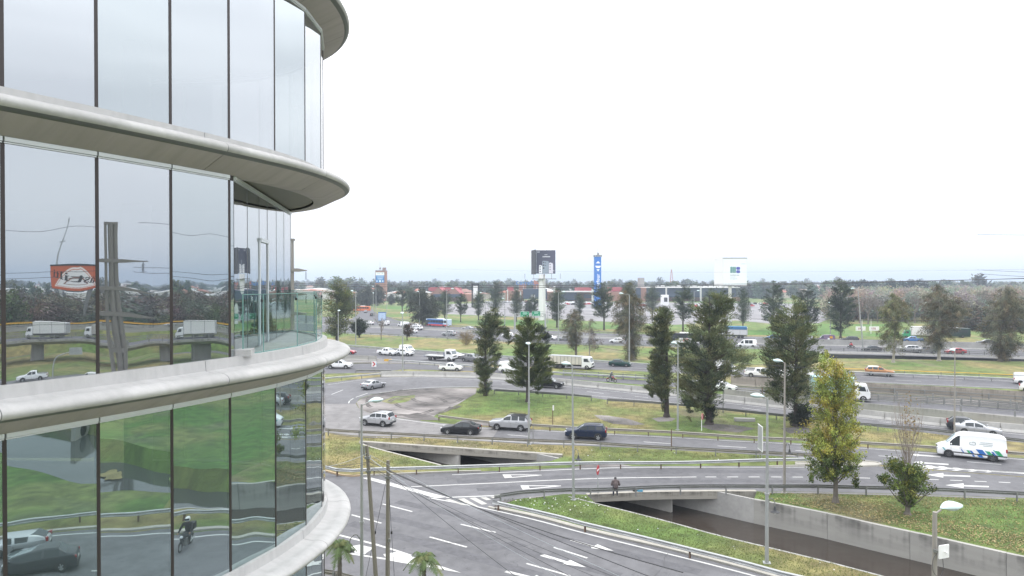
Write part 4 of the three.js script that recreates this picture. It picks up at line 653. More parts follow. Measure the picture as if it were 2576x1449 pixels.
// ---- signs
{
  const sign = (p, name, label, cat, parts, turn = 0) => { const t = thing(name, label, cat, [p[0], 0, p[1]], turn); for (const [n, g, m] of parts) mesh(n, g, m, t); return t; };
  let p = G(1503, 1241.6), h = HT(1182, p[1]);
  const red = std({ color: lin(0.45, 0.035, 0.045), roughness: 0.5 });
  sign(p, 'road_sign', 'no-entry disc seen almost edge-on beside the sitting person', 'road sign', [['post', join([bar([0, 0, 0], [0.02, 0.9, 0], 0.03), bar([0.12, 0, 0.05], [0.05, 0.9, 0], 0.03), bar([0.02, 0.8, 0], [0, h + 0.3, 0], 0.03)]), M.galv], ['disc', cyl(0.4, 0.4, 0.02, 28, 0.04, h, 0, [0, 0, Math.PI / 2]), red], ['bar_mark', box(0.006, 0.13, 0.6, 0.054, h, 0), M.white], ['back_plate', cyl(0.385, 0.385, 0.008, 24, 0.024, h, 0, [0, 0, Math.PI / 2]), M.galvGrey]], -0.4);
  p = G(1765, 1084); h = HT(1048, p[1]);
  sign(p, 'road_sign', 'round red-rimmed prohibition sign on a white post under the widest conifer', 'road sign', [['post', bar([0, 0, 0], [0, h + 0.2, 0], 0.045), M.white], ['disc', cyl(0.38, 0.38, 0.02, 24, 0, h, 0.06, [Math.PI / 2, 0, 0]), M.white], ['rim', xf(new THREE.TorusGeometry(0.34, 0.045, 8, 28), [0, h, 0.075]), red], ['symbol', box(0.09, 0.4, 0.012, 0, h, 0.077), M.black]], 1.1);
  p = G(1911, 1150); h = HT(1104, p[1]);
  sign(p, 'direction_sign', 'tall direction sign panel seen obliquely from behind on two thin posts', 'road sign', [['post', cyl(0.04, 0.04, h + 1.4, 8, 0, (h + 1.4) / 2, 0), M.galv], ['post', cyl(0.04, 0.04, h + 1.4, 8, -0.1, (h + 1.4) / 2, 0.85), M.galv], ['panel', box(0.03, 2.4, 1.6, -0.1, h + 0.2, 0.4, -0.08), M.galv], ['frame', join([box(0.05, 0.07, 1.66, -0.1, h + 1.42, 0.4, -0.08), box(0.05, 0.07, 1.66, -0.1, h - 1.0, 0.4, -0.08), box(0.05, 2.5, 0.07, -0.16, h + 0.2, 1.22, -0.08)]), M.white]]);
  p = G(1689, 1135); sign(p, 'post', 'lone rusty signless post in the verge in front of the guardrail', 'post', [['stake', cyl(0.06, 0.05, HT(1079, p[1]), 8, 0, HT(1079, p[1]) / 2, 0), M.rust]]);
  p = G(1341, 1117); sign(p, 'post', 'short thin post right beside the pale street lamp foot', 'post', [['stake', cyl(0.04, 0.04, HT(1068, p[1]), 8, 0, HT(1068, p[1]) / 2, 0), M.postGrey]]);
  p = G(1819, 1039); sign(p, 'post', 'dark bare post on the island right of the widest conifer', 'post', [['stake', cyl(0.07, 0.06, HT(985, p[1]), 8, 0, HT(985, p[1]) / 2, 0), M.postGrey]]);
  p = G(1390.5, 1074); sign(p, 'road_sign', 'small narrow sign on a rusty post on the island lawn', 'road sign', [['post', cyl(0.05, 0.05, 2.3, 8, 0, 1.15, 0), M.rust], ['plate', box(0.25, 0.6, 0.02, 0.03, 2.3, 0.06), M.white]], 0.8);
  const chev = (p, label, w, s) => { const t = sign(p, 'chevron_sign', label, 'road sign', [['post', cyl(0.04, 0.04, 1.0, 8, 0, 0.5, 0), M.postGrey], ['plate', box(w, w * 1.2, 0.03, 0, 1.2, 0.05), M.white]]); const sh = new THREE.Shape([[-0.42, 0.5], [-0.08, 0.5], [0.36, 0], [-0.08, -0.5], [-0.42, -0.5], [0.0, 0]].map(([x, y]) => new THREE.Vector2(x * w * s, y * w))); mesh('chevron', xf(new THREE.ShapeGeometry(sh), [0, 1.2, 0.068]), red, t); return t; };
  chev(G(941, 931), 'red and white chevron board on the verge of the curved ramp', 0.9, 1); chev(G(869, 905), 'second chevron board at the motorway fork near the office ledge', 0.9, 1);
  const dr = G(944.5, 919); tag(mesh('water_drum', xf(new THREE.LatheGeometry([[0, 0], [0.28, 0], [0.3, 0.3], [0.27, 0.5], [0.2, 0.58], [0, 0.6]].map(([x, y]) => new THREE.Vector2(x, y)), 14), [dr[0], 0, dr[1]]), std({ color: lin(0.08, 0.25, 0.45), roughness: 0.5 })), 'small blue drum beside the red chevron board', 'drum');
  // gantry with two green signs over the far carriageway
  const gz = G(1295, 846)[1], gx = XT(1295, gz), gt = HT(789, gz), gb = HT(797, gz), x2 = XT(1372, gz);
  const g = thing('sign_gantry', 'lattice gantry with two green overhead direction signs', 'gantry', [gx, 0, gz]);
  mesh('column', join([cyl(0.32, 0.28, gt, 10, 0, gt / 2, 0), cyl(0.32, 0.28, gt, 10, x2 - gx, gt / 2, 0)]), M.galv, g);
  const tr = []; for (let k = 0; k < 11; k++) { const xa = lerp(0, x2 - gx, k / 11), xb = lerp(0, x2 - gx, (k + 1) / 11); tr.push(bar([xa, gb, 0], [xb, gt, 0], 0.07), bar([xa, gt, 0], [xb, gb, 0], 0.07)); } tr.push(bar([0, gt, 0], [x2 - gx, gt, 0], 0.1), bar([0, gb, 0], [x2 - gx, gb, 0], 0.1));
  mesh('truss', join(tr), M.galv, g);
  const green = (w, h2) => std({ roughness: 0.5, map: canvasTex(256, 144, (c) => { c.fillStyle = '#0f8a5f'; c.fillRect(0, 0, 256, 144); c.strokeStyle = '#dff2ea'; c.lineWidth = 4; c.strokeRect(5, 5, 246, 134); c.fillStyle = '#e4f3ee'; for (const [x, y, ww] of [[78, 24, 110], [66, 48, 130], [78, 72, 112]]) for (let k = 0; k < ww; k += 16) c.fillRect(x + k, y, 11, 11); for (const x of [50, 196]) { c.beginPath(); c.moveTo(x, 132); c.lineTo(x - 14, 110); c.lineTo(x - 4, 110); c.lineTo(x - 4, 100); c.lineTo(x + 4, 100); c.lineTo(x + 4, 110); c.lineTo(x + 14, 110); c.fill(); } }) });
  const gm = green();
  for (const [u, w] of [[1320, 22], [1348.5, 21]]) { const W = w / FPX * -gz, Hh = 12.6 / FPX * -gz; const pl = new THREE.PlaneGeometry(W, Hh); mesh('sign_panel', join([box(W, Hh, 0.12, XT(u, gz) - gx, HT(790 - (u > 1330 ? 1.5 : 0), gz), 0.16)]), gm, g); }
  // route board by the access road
  const bz = G(961, 812)[1], bx = XT(961, bz), b = thing('billboard', 'blue-framed white board of small print beside the access road', 'billboard', [bx, 0, bz]);
  const bw = 19.5 / FPX * -bz, bh = 22 / FPX * -bz, by = HT(796, bz);
  mesh('panel', box(bw, bh, 0.5, 0, by, 0), std({ color: lin(0.06, 0.16, 0.36), roughness: 0.5 }), b);
  mesh('poster', xf(new THREE.PlaneGeometry(bw * 0.88, bh * 0.82), [0, by - bh * 0.03, 0.27]), std({ roughness: 0.6, map: canvasTex(128, 128, (c) => { c.fillStyle = '#cfe0f2'; c.fillRect(0, 0, 128, 128); c.fillStyle = '#5b80b4'; for (let y = 8; y < 124; y += 9) for (let x = 8; x < 118; x += 28) c.fillRect(x, y, 22, 4); }) }), b);
  mesh('leg', box(0.35, by, 0.35, -bw * 0.3, by / 2, -0.1), M.galvGrey, b); mesh('leg', box(0.35, by, 0.35, bw * 0.3, by / 2, -0.1), M.galvGrey, b);
}
// ================================================================ VEHICLES
const carGlass = new THREE.MeshPhysicalMaterial({ color: lin(0.04, 0.048, 0.054), roughness: 0.08, specularIntensity: 1 });
const carGlassLight = new THREE.MeshPhysicalMaterial({ color: lin(0.11, 0.14, 0.155), roughness: 0.05, clearcoat: 1, clearcoatRoughness: 0.03 });
const tyreM = std({ color: lin(0.022, 0.022, 0.023), roughness: 0.9 }), rimM = std({ color: lin(0.42, 0.43, 0.44), metalness: 0.6, roughness: 0.35 }), rimDark = std({ color: lin(0.1, 0.1, 0.105), metalness: 0.5, roughness: 0.45 });
const headM = new THREE.MeshPhysicalMaterial({ color: lin(0.6, 0.62, 0.64), roughness: 0.12, clearcoat: 1 }), tailM = new THREE.MeshPhysicalMaterial({ color: lin(0.3, 0.015, 0.02), roughness: 0.2, clearcoat: 1 }), plasticM = std({ color: lin(0.03, 0.031, 0.033), roughness: 0.75 }), plateM = std({ color: lin(0.62, 0.62, 0.6), roughness: 0.5 });
const paintOf = {}; const paint = (r, g, b, metal = 0) => paintOf[[r, g, b, metal]] ||= new THREE.MeshPhysicalMaterial({ color: lin(r, g, b), roughness: metal ? 0.32 : 0.38, metalness: metal, clearcoat: Math.max(r, g, b) < 0.12 ? 0.25 : 0.8, clearcoatRoughness: 0.08, specularIntensity: Math.max(r, g, b) < 0.12 ? 0.35 : 1 });
const WHITE = paint(0.76, 0.77, 0.78), SILVER = paint(0.36, 0.37, 0.395, 0.45), SILVER2 = paint(0.4, 0.41, 0.43, 0.4), BLACK = paint(0.014, 0.015, 0.018), NAVY = paint(0.012, 0.02, 0.045, 0.15), DGREY = paint(0.055, 0.058, 0.065, 0.3), GREY = paint(0.17, 0.175, 0.185, 0.3), RED = paint(0.38, 0.015, 0.025), DGREEN = paint(0.02, 0.055, 0.05, 0.2), ORANGE = paint(0.4, 0.17, 0.04, 0.25), BLUE = paint(0.03, 0.14, 0.36), PURPLE = paint(0.1, 0.06, 0.12);

// one smooth shell lofted through stations [x, top, belt, plan, bottom, flags]; flags describe the stretch to the next station:
// s side glass, f windscreen, r rear window, p plain
function shell(st, W, roofW) {
  const rows = st.map(([x, top, belt, pf, yb]) => {
    const w = W / 2 * pf, c = clamp((top - belt - 0.04) / 0.42, 0, 1), tw = lerp(w * 0.9, W / 2 * roofW, c), bl = Math.min(belt, top - 0.035);
    return [[0, yb], [w * 0.9, yb], [w * 0.985, yb + 0.11], [w, lerp(yb, bl, 0.62)], [w * 0.978, bl - 0.03], [w * 0.955, bl + 0.005], [lerp(w * 0.9, tw + (w - tw) * 0.12, c), lerp(top - 0.022, top - 0.1, c)], [lerp(w * 0.72, tw * 0.9, c), lerp(top - 0.005, top - 0.022, c)], [0, top + 0.012]].map(([z, y]) => [x, y, z]);
  });
  return rows;
}
function makeCar(name, label, o) {
  const { L, W, st, wheels, paint: pm, roofW = 0.76, trim, roofPaint, glass = carGlass, wr = 0.31, rim = rimM, category = 'car', group, doors = [], handles = [], lowTrim = 0 } = o;
  const t = thing(name, label, category, [0, 0, 0], 0, group), rows = shell(st, W, roofW), bins = {};
  const put = (k, a, b, c, d) => { (bins[k] ||= []).push(...a, ...b, ...c, ...a, ...c, ...d); };
  for (let i = 0; i + 1 < rows.length; i++) for (const s of [1, -1]) for (let j = 0; j < 8; j++) {
    const fl = st[i][5] || '', m = (p) => [p[0], p[1], p[2] * s];
    let k = 'body';
    if (j === 0) k = 'underside'; else if (j === 1 && (trim || lowTrim)) k = 'trim';
    else if (j === 5 && fl.includes('s')) k = 'side_window|' + s + '|' + i;
    else if (j === 7 && fl.includes('f')) k = 'windscreen'; else if ((j === 7) && fl.includes('r')) k = 'rear_window';
    else if (j >= 6 && roofPaint && fl.includes('k')) k = 'roof';
    const a = m(rows[i][j]), b = m(rows[i + 1][j]), c = m(rows[i + 1][j + 1]), d = m(rows[i][j + 1]);
    if (s > 0) put(k, a, d, c, b); else put(k, a, b, c, d);
  }
  for (const e of [0, rows.length - 1]) for (const s of [1, -1]) for (let j = 1; j + 1 < 9; j++) { const R = rows[e], m = (p) => [p[0], p[1], p[2] * s]; bins.body.push(...m(R[0]), ...m(R[j]), ...m(R[j + 1])); }
  const smoothG = (arr, ang = 0.62) => { let g = new THREE.BufferGeometry(); g.setAttribute('position', new THREE.BufferAttribute(new Float32Array(arr), 3)); g = mergeVertices(g, 1e-4); g.computeVertexNormals(); g = toCreasedNormals(g, ang); g.setAttribute('uv', new THREE.BufferAttribute(new Float32Array(g.attributes.position.count * 2), 2)); return g; };
  // neighbouring stretches of glass join into one pane
  const wins = {}; for (const k of Object.keys(bins)) if (k.startsWith('side_window')) { const [, s, i] = k.split('|'); let first = +i; while (bins['side_window|' + s + '|' + (first - 1)]) first--; (wins[s + '|' + first] ||= []).push(...bins[k]); }
  mesh('body', smoothG(bins.body), pm, t);
  if (bins.underside) mesh('underside', smoothG(bins.underside), plasticM, t);
  if (bins.trim) mesh('sill_trim', smoothG(bins.trim), lowTrim ? pm : plasticM, t);
  if (bins.roof) mesh('roof', smoothG(bins.roof), roofPaint, t);
  if (bins.windscreen) mesh('windscreen', smoothG(bins.windscreen), o.screen || carGlassLight, t);
  if (bins.rear_window) mesh('rear_window', smoothG(bins.rear_window), glass, t);
  for (const k of Object.keys(wins)) mesh('side_window', smoothG(wins[k]), glass, t);
  // wheels
  for (const x of wheels) for (const s of [1, -1]) {
    const g = new THREE.Group(); g.name = 'wheel'; g.position.set(x, wr, s * (W / 2 - 0.1)); t.add(g);
    mesh('tyre', TYRE(wr), tyreM, g); const rm = mesh('rim', RIM(wr), rim, g); rm.rotation.y = s > 0 ? 0 : Math.PI;
    const arch = mesh('wheel_arch', ARCH(wr), plasticM, t); arch.position.set(x, wr, s * (W / 2 * 0.998 + 0.004));
  }
  // lights, bumpers, plates, mirrors, handles, shut lines
  const F = st[1], B = st[st.length - 2], fx = st[0][0], bx = st[st.length - 1][0], ly = o.lampY || F[2] - 0.02, ty = o.tailY || B[2] - 0.06, fw = W / 2 * st[1][3], bw = W / 2 * st[st.length - 2][3];
  for (const s of [1, -1]) {
    mesh('headlight', xf(rbox(0.3, 0.13, 0.34, 0.04), [fx - 0.13, ly, s * (fw - 0.2)], [0, s * 0.45, 0]), headM, t);
    mesh('tail_light', xf(rbox(0.16, o.tailH || 0.17, 0.26, 0.035), [bx + 0.085, ty, s * (bw - 0.125)], [0, -s * 0.3, 0]), tailM, t);
    if (o.mirror) mesh('wing_mirror', xf(rbox(0.12, 0.13, 0.2, 0.04), [o.mirror[0], o.mirror[1], s * (W / 2 + 0.07)]), o.mirrorPaint || pm, t);
    for (const x of doors) mesh('shut_line', box(0.012, o.doorH || 0.46, 0.012, x, (o.doorY || 0.62), s * (W / 2 * 0.992 + 0.0015)), plasticM, t);
    for (const [x, y] of handles) mesh('door_handle', rbox(0.2, 0.035, 0.03, 0.012, x, y, s * (W / 2 * 0.985 + 0.01)), o.handleM || plasticM, t);
    if (o.rails) mesh('roof_rail', bar([o.rails[0], o.rails[2], s * W / 2 * roofW * 0.82], [o.rails[1], o.rails[2], s * W / 2 * roofW * 0.82], 0.025), plasticM, t);
  }
  mesh('front_bumper', rbox(0.16, 0.2, fw * 1.7, 0.06, fx - 0.045, F[4] + 0.12, 0), o.bumper || plasticM, t);
  mesh('rear_bumper', rbox(0.14, 0.2, bw * 1.72, 0.06, bx + 0.04, B[4] + 0.14, 0), o.bumper || plasticM, t);
  mesh('number_plate', box(0.02, 0.12, 0.42, bx - 0.02, o.plateY || B[2] - 0.22, 0), plateM, t);
  mesh('grille', rbox(0.06, 0.12, fw * 0.95, 0.02, fx - 0.005, ly - 0.03, 0), plasticM, t);
  return t;
}
const cacheG = {}; const once = (k, f) => cacheG[k] ||= f();
const TYRE = (r) => once('t' + r, () => xf(new THREE.LatheGeometry([[r * 0.6, -0.1], [r * 0.92, -0.105], [r, -0.07], [r, 0.07], [r * 0.92, 0.105], [r * 0.6, 0.1]].map(([x, y]) => new THREE.Vector2(x, y)), 22), null, [Math.PI / 2, 0, 0]));
const RIM = (r) => once('r' + r, () => { const l = [cyl(r * 0.62, r * 0.62, 0.02, 20, 0, 0, 0.06, [Math.PI / 2, 0, 0])]; for (let k = 0; k < 5; k++) l.push(xf(box(r * 0.58, r * 0.2, 0.045, r * 0.3, 0, 0.09), null, [0, 0, k * 1.2566])); l.push(xf(new THREE.TorusGeometry(r * 0.61, r * 0.05, 6, 22), [0, 0, 0.085])); return join(l); });
const ARCH = (r) => once('a' + r, () => { const s = new THREE.Shape(); s.absarc(0, 0.02, r * 1.17, -0.28, Math.PI + 0.28, false); const g = new THREE.ShapeGeometry(s, 18), h = g.clone(); return join([g]); });
const sedanSt = [[2.25, 0.64, 0.6, 0.78, 0.26, ''], [2.17, 0.73, 0.69, 0.88, 0.22, ''], [1.85, 0.81, 0.77, 0.97, 0.2, ''], [1.3, 0.9, 0.85, 1, 0.19, ''], [0.92, 0.97, 0.89, 1, 0.19, 'f'], [0.5, 1.2, 0.905, 1, 0.19, 'fs'], [0.02, 1.41, 0.92, 1, 0.19, 's'], [-0.3, 1.455, 0.925, 1, 0.19, ''], [-0.39, 1.458, 0.93, 1, 0.19, 's'], [-0.95, 1.425, 0.94, 1, 0.19, 's'], [-1.2, 1.38, 0.95, 0.995, 0.19, 'r'], [-1.68, 1.1, 0.97, 0.985, 0.2, ''], [-2.1, 1.04, 0.97, 0.95, 0.24, ''], [-2.22, 0.98, 0.92, 0.88, 0.28, ''], [-2.25, 0.72, 0.68, 0.84, 0.32, '']];
const hatchSt = [[2.05, 0.66, 0.62, 0.78, 0.26, ''], [1.98, 0.78, 0.73, 0.88, 0.22, ''], [1.7, 0.88, 0.83, 0.97, 0.2, ''], [1.2, 0.97, 0.91, 1, 0.2, ''], [0.95, 1.03, 0.94, 1, 0.2, 'f'], [0.55, 1.27, 0.95, 1, 0.2, 'fs'], [0.12, 1.47, 0.96, 1, 0.2, 's'], [-0.28, 1.515, 0.97, 1, 0.2, ''], [-0.37, 1.52, 0.97, 1, 0.2, 's'], [-1.0, 1.5, 1.0, 1, 0.2, ''], [-1.12, 1.49, 1.01, 0.99, 0.2, 's'], [-1.45, 1.45, 1.03, 0.97, 0.21, 'r'], [-1.9, 1.08, 1.03, 0.94, 0.26, ''], [-2.02, 0.98, 0.93, 0.9, 0.3, ''], [-2.05, 0.66, 0.62, 0.86, 0.34, '']];
const suvSt = (L, H, clr = 0.3) => { const k = L / 4.6, q = (y) => y * H / 1.75; return [[2.3, q(0.8), q(0.76), 0.8, clr + 0.1], [2.22, q(0.98), q(0.92), 0.9, clr + 0.04], [1.9, q(1.06), q(1.0), 0.98, clr], [1.3, q(1.12), q(1.06), 1, clr], [1.0, q(1.18), q(1.13), 1, clr, 'f'], [0.62, q(1.44), q(1.15), 1, clr, 'fs'], [0.25, q(1.67), q(1.165), 1, clr, 's'], [-0.2, q(1.735), q(1.17), 1, clr, 'k'], [-0.3, q(1.74), q(1.175), 1, clr, 'sk'], [-1.05, q(1.735), q(1.195), 1, clr, 'k'], [-1.17, q(1.73), q(1.2), 1, clr, 'sk'], [-1.85, q(1.68), q(1.18), 0.98, clr, 'rk'], [-2.16, q(1.24), q(1.18), 0.95, clr + 0.04, ''], [-2.26, q(1.1), q(1.05), 0.92, clr + 0.08, ''], [-2.3, q(0.75), q(0.71), 0.88, clr + 0.12, '']].map((s) => [s[0] * k, ...s.slice(1)]); };
const pickSt = [[2.65, 0.86, 0.82, 0.8, 0.4, ''], [2.57, 1.03, 0.97, 0.9, 0.34, ''], [2.2, 1.1, 1.05, 0.98, 0.32, ''], [1.55, 1.15, 1.09, 1, 0.32, ''], [1.3, 1.2, 1.11, 1, 0.32, 'f'], [0.95, 1.47, 1.12, 1, 0.32, 'fs'], [0.6, 1.72, 1.13, 1, 0.32, 's'], [0.2, 1.775, 1.13, 1, 0.32, ''], [0.1, 1.78, 1.14, 1, 0.32, 's'], [-0.55, 1.75, 1.15, 1, 0.32, ''], [-0.75, 1.7, 1.15, 1, 0.32, 'r'], [-0.95, 1.19, 1.14, 1, 0.34, ''], [-2.55, 1.17, 1.13, 0.98, 0.4, ''], [-2.62, 1.14, 1.1, 0.95, 0.45, ''], [-2.65, 0.8, 0.76, 0.93, 0.5, '']];
const vanSt = (L, H) => { const k = L / 5.9, q = (y) => y * H / 2.55; return [[2.95, q(0.82), q(0.78), 0.8, 0.36], [2.88, q(1.06), q(1.0), 0.9, 0.3], [2.5, q(1.25), q(1.17), 0.97, 0.28], [2.15, q(1.38), q(1.24), 0.99, 0.28, 'f'], [1.85, q(1.72), q(1.26), 1, 0.28, 'fs'], [1.55, q(2.06), q(1.27), 1, 0.28, 'fs'], [1.3, q(2.3), q(1.28), 1, 0.28, 's'], [1.0, q(2.45), q(1.28), 1, 0.28, ''], [0.6, q(2.53), q(1.28), 1, 0.28, 'w'], [-0.5, q(2.55), q(1.28), 1, 0.28, ''], [-0.6, q(2.55), q(1.28), 1, 0.28, 'w'], [-1.7, q(2.54), q(1.28), 1, 0.28, ''], [-2.5, q(2.5), q(1.28), 0.99, 0.3, ''], [-2.85, q(2.35), q(1.26), 0.97, 0.34, ''], [-2.93, q(1.6), q(1.2), 0.95, 0.4, ''], [-2.95, q(0.7), q(0.66), 0.93, 0.45, '']].map((s) => [s[0] * k, ...s.slice(1)]); };
const sedan = (label, p, o = {}) => makeCar('saloon_car', label, { L: 4.5, W: 1.76, st: sedanSt, wheels: [1.4, -1.3], paint: p, mirror: [0.62, 0.98], doors: [0.78, -0.36, -1.15], handles: [[-0.15, 0.86], [-1.0, 0.88]], ...o });
const hatch = (label, p, o = {}) => makeCar('hatchback_car', label, { L: 4.1, W: 1.72, st: hatchSt, wheels: [1.3, -1.25], paint: p, mirror: [0.66, 1.02], doors: [0.85, -0.33, -1.06], handles: [[-0.1, 0.9], [-0.88, 0.92]], tailY: 1.0, tailH: 0.3, ...o });
const suv = (label, p, L = 4.6, H = 1.75, o = {}) => makeCar('suv', label, { L, W: 1.86, st: suvSt(L, H), wheels: [1.38 * L / 4.6, -1.38 * L / 4.6], wr: 0.37, paint: p, trim: true, mirror: [0.72 * L / 4.6, 1.16 * H / 1.75], doors: [0.9 * L / 4.6, -0.25 * L / 4.6, -1.1 * L / 4.6], doorH: 0.6, doorY: 0.75, handles: [[-0.05, 1.02 * H / 1.75], [-0.9, 1.04 * H / 1.75]], tailY: 1.1 * H / 1.75, tailH: 0.3, roofW: 0.8, ...o });
const pickup = (label, p, o = {}) => { const t = makeCar('pickup_truck', label, { L: 5.3, W: 1.88, st: pickSt, wheels: [1.65, -1.5], wr: 0.38, paint: p, trim: true, mirror: [1.05, 1.2], doors: [1.2, 0.15, -0.85], doorH: 0.6, doorY: 0.78, handles: [[0.35, 1.03], [-0.6, 1.04]], tailY: 0.98, tailH: 0.3, category: 'pickup truck', roofW: 0.78, ...o }); mesh('cargo_bed', join([box(1.55, 0.012, 1.5, -1.78, 1.194, 0)]), plasticM, t); mesh('bed_rail', join([box(1.62, 0.07, 0.1, -1.76, 1.2, 0.84), box(1.62, 0.07, 0.1, -1.76, 1.2, -0.84), box(0.08, 0.07, 1.7, -2.56, 1.19, 0)]), o.bedPaint || p, t); return t; };
const van = (label, p, L = 5.9, H = 2.55, o = {}) => makeCar('van', label, { L, W: L > 5 ? 2.0 : 1.8, st: vanSt(L, H), wheels: [1.95 * L / 5.9, -1.75 * L / 5.9], wr: L > 5 ? 0.37 : 0.32, paint: p, trim: false, lowTrim: 0, mirror: [1.75 * L / 5.9, 1.45 * H / 2.55], doors: [1.45 * L / 5.9 + 0.3, 0.82 * L / 5.9], doorH: 0.8 * H / 2.55, doorY: 0.8 * H / 2.55, handles: [[0.95 * L / 5.9, 1.1 * H / 2.55]], tailY: 1.15 * H / 2.55, tailH: 0.4, roofW: 0.9, rim: rimDark, category: 'van', lampY: 0.92 * H / 2.55, ...o });
// put a vehicle on its near-side wheel line: sightings of rear foot and front foot
function park(t, a, b, W = 1.8) {
  const A = G(...a), B = G(...b), dx = B[0] - A[0], dz = B[1] - A[1], L = Math.hypot(dx, dz); let nx = -dz / L, nz = dx / L; const mx = (A[0] + B[0]) / 2, mz = (A[1] + B[1]) / 2;
  if (nx * mx + nz * mz < 0) { nx = -nx; nz = -nz; }
  t.position.set(mx + nx * W / 2, 0.006, mz + nz * W / 2); t.rotation.y = Math.atan2(-dz, dx); return t;
}
function drive(t, x, z, dx, dz, y = 0.006) { t.position.set(x, y, z); t.rotation.y = Math.atan2(-dz, dx); return t; }

// ---- near traffic
park(suv('silver boxy off-roader with dark lower trim in front of the bare dirt loop', SILVER2, 4.25, 1.7, { rails: [0.3, -1.6, 1.76], roofW: 0.84, rim: rimM }), [975, 1076], [906, 1070]);
park(sedan('black saloon following the silver off-roader along the guardrail', BLACK, {}), [1199, 1096.6], [1111, 1093]);
park(suv('silver suv with black roof under the pale street lamp', SILVER2, 4.8, 1.83, { roofPaint: BLACK, rails: [0.3, -1.7, 1.88] }), [1323, 1086.6], [1237, 1081.6]);
park(suv('dark blue suv with roof bars left of the rusty post', NAVY, 4.55, 1.68, { rails: [0.2, -1.6, 1.72] }), [1516, 1109.6], [1430, 1106], 1.85);
park(sedan('silver saloon rounding the curved loop road', SILVER, { L: 4.2 }), [927, 982.6], [972, 973.6], 1.75);
park(suv('black suv half hidden behind the pyramid conifer', BLACK, 4.6, 1.7), [1353, 976], [1405, 978.6]);
park(sedan('light silver saloon on the ramp overlapping a dark hatchback', SILVER2), [2410, 1091], [2512, 1100]);
park(hatch('dark grey hatchback mostly hidden by the light silver saloon', DGREY), [2392, 1082], [2478, 1089.6]);
park(suv('bronze orange suv with white roof on the motorway', ORANGE, 4.8, 1.8, { roofPaint: WHITE, bumper: plasticM }), [2178, 945], [2249, 948.6]);
{
  const v = park(van('white panel van with blue and green stripes passing the leafy roadside trees', WHITE, 5.75, 2.5, { screen: new THREE.MeshPhysicalMaterial({ color: lin(0.4, 0.5, 0.53), roughness: 0.08, clearcoat: 1 }) }), [2517, 1165], [2374, 1150], 2.0);
  const bl = std({ color: lin(0.02, 0.13, 0.42), roughness: 0.4 }), gr = std({ color: lin(0.03, 0.33, 0.13), roughness: 0.4 }), tl = std({ color: lin(0.05, 0.33, 0.36), roughness: 0.4 }), gy = std({ color: lin(0.4, 0.46, 0.46), roughness: 0.5 });
  const q = (n, pts, m) => { const s = new THREE.Shape(pts.map(([x, y]) => new THREE.Vector2(x, y))); for (const sd of [1, -1]) { const g = new THREE.ShapeGeometry(s); g.translate(0, 0, sd * 1.006); mesh(n, g, m, v); } };
  const sl = (x, y0, y1, w, m) => q('stripe', [[x, y0], [x + w, y0], [x + w + (y1 - y0) * 0.75, y1], [x + (y1 - y0) * 0.75, y1]], m);   // slanted flashes along the flank
  sl(-2.55, 0.66, 1.12, 0.34, gr); sl(-2.2, 0.66, 1.2, 0.1, tl); sl(-2.0, 0.66, 1.0, 0.18, bl); sl(-1.7, 0.66, 1.0, 0.26, gr); sl(-1.45, 0.66, 1.05, 0.12, tl); sl(-1.2, 0.66, 1.1, 0.55, bl); sl(-0.2, 0.66, 0.92, 0.22, bl); sl(0.05, 0.66, 0.92, 0.2, gr); sl(0.6, 0.66, 0.95, 0.1, bl); sl(2.15, 0.72, 0.98, 0.12, tl); sl(-1.0, 0.34, 0.56, 0.4, bl); sl(-0.3, 0.36, 0.54, 0.16, bl);
  q('side_moulding', [[-2.85, 0.56], [1.6, 0.56], [1.6, 0.67], [-2.85, 0.67]], plasticM);
  for (const sd of [1, -1]) { for (const [y, w] of [[1.78, 1.0], [1.62, 1.1], [1.47, 0.75]]) mesh('small_print', box(w, 0.06, 0.004, -1.2 - (1 - w) * 0.4, y, sd * 0.965), gy, v); mesh('emblem', join([xf(new THREE.TorusGeometry(0.16, 0.03, 6, 18, 4.6), [-0.16, 1.64, sd * 0.966], [0, 0, 0.6]), xf(new THREE.TorusGeometry(0.12, 0.03, 6, 18, 4.4), [0.06, 1.62, sd * 0.966], [0, 0, 3.4])]), gy, v); }
}
// ---- motorway and slip traffic
park(pickup('small white pickup alone on the slip road', WHITE, {}), [1106, 933.6], [1157, 934.6], 1.8).scale.set(0.85, 0.88, 0.92);
park(pickup('white pickup emerging from behind the office ledge', WHITE, {}), [822, 928], [877, 928.4]);
park(sedan('red saloon next to the office ledge on the motorway', RED), [848, 891], [888, 892]);
park(pickup('white double cab pickup ahead of the tall white van', WHITE), [948, 893], [989, 896]);
park(van('white delivery van with short windows beside a white suv', WHITE, 4.4, 1.85), [997, 885], [1036, 889.6], 1.8);
park(suv('white compact suv alongside the delivery van', WHITE, 4.2, 1.65), [997, 894.6], [1031, 896.6]);
park(sedan('white saloon tucked behind the flatbed lorry', WHITE), [1126, 901], [1159, 903]);
park(pickup('grey pickup at the edge of the bushy conifer', GREY), [1163, 909], [1197, 912]);
park(sedan('dark green saloon in the open motorway lane', DGREEN), [1536, 922], [1580, 923.6]);
park(van('white van showing between the two left conifers', WHITE, 5.0, 2.2), [1262, 938], [1300, 941], 1.9);
park(van('white van glimpsed through the widest conifer', WHITE, 5.6, 2.4), [1780, 935], [1846, 940], 1.95);
park(pickup('low white pickup between the widest conifer and the rightmost conifer', WHITE), [1888, 949], [1934, 951.6]);
park(hatch('white hatchback behind the rightmost dark conifer', WHITE), [1944, 953], [1990, 956]);
park(van('second white van behind the rightmost dark conifer', WHITE, 5.2, 2.3), [1985, 950], [2030, 953]);
park(hatch('white car under the widest conifer branches on the slip road', WHITE), [1788, 982], [1842, 987]);
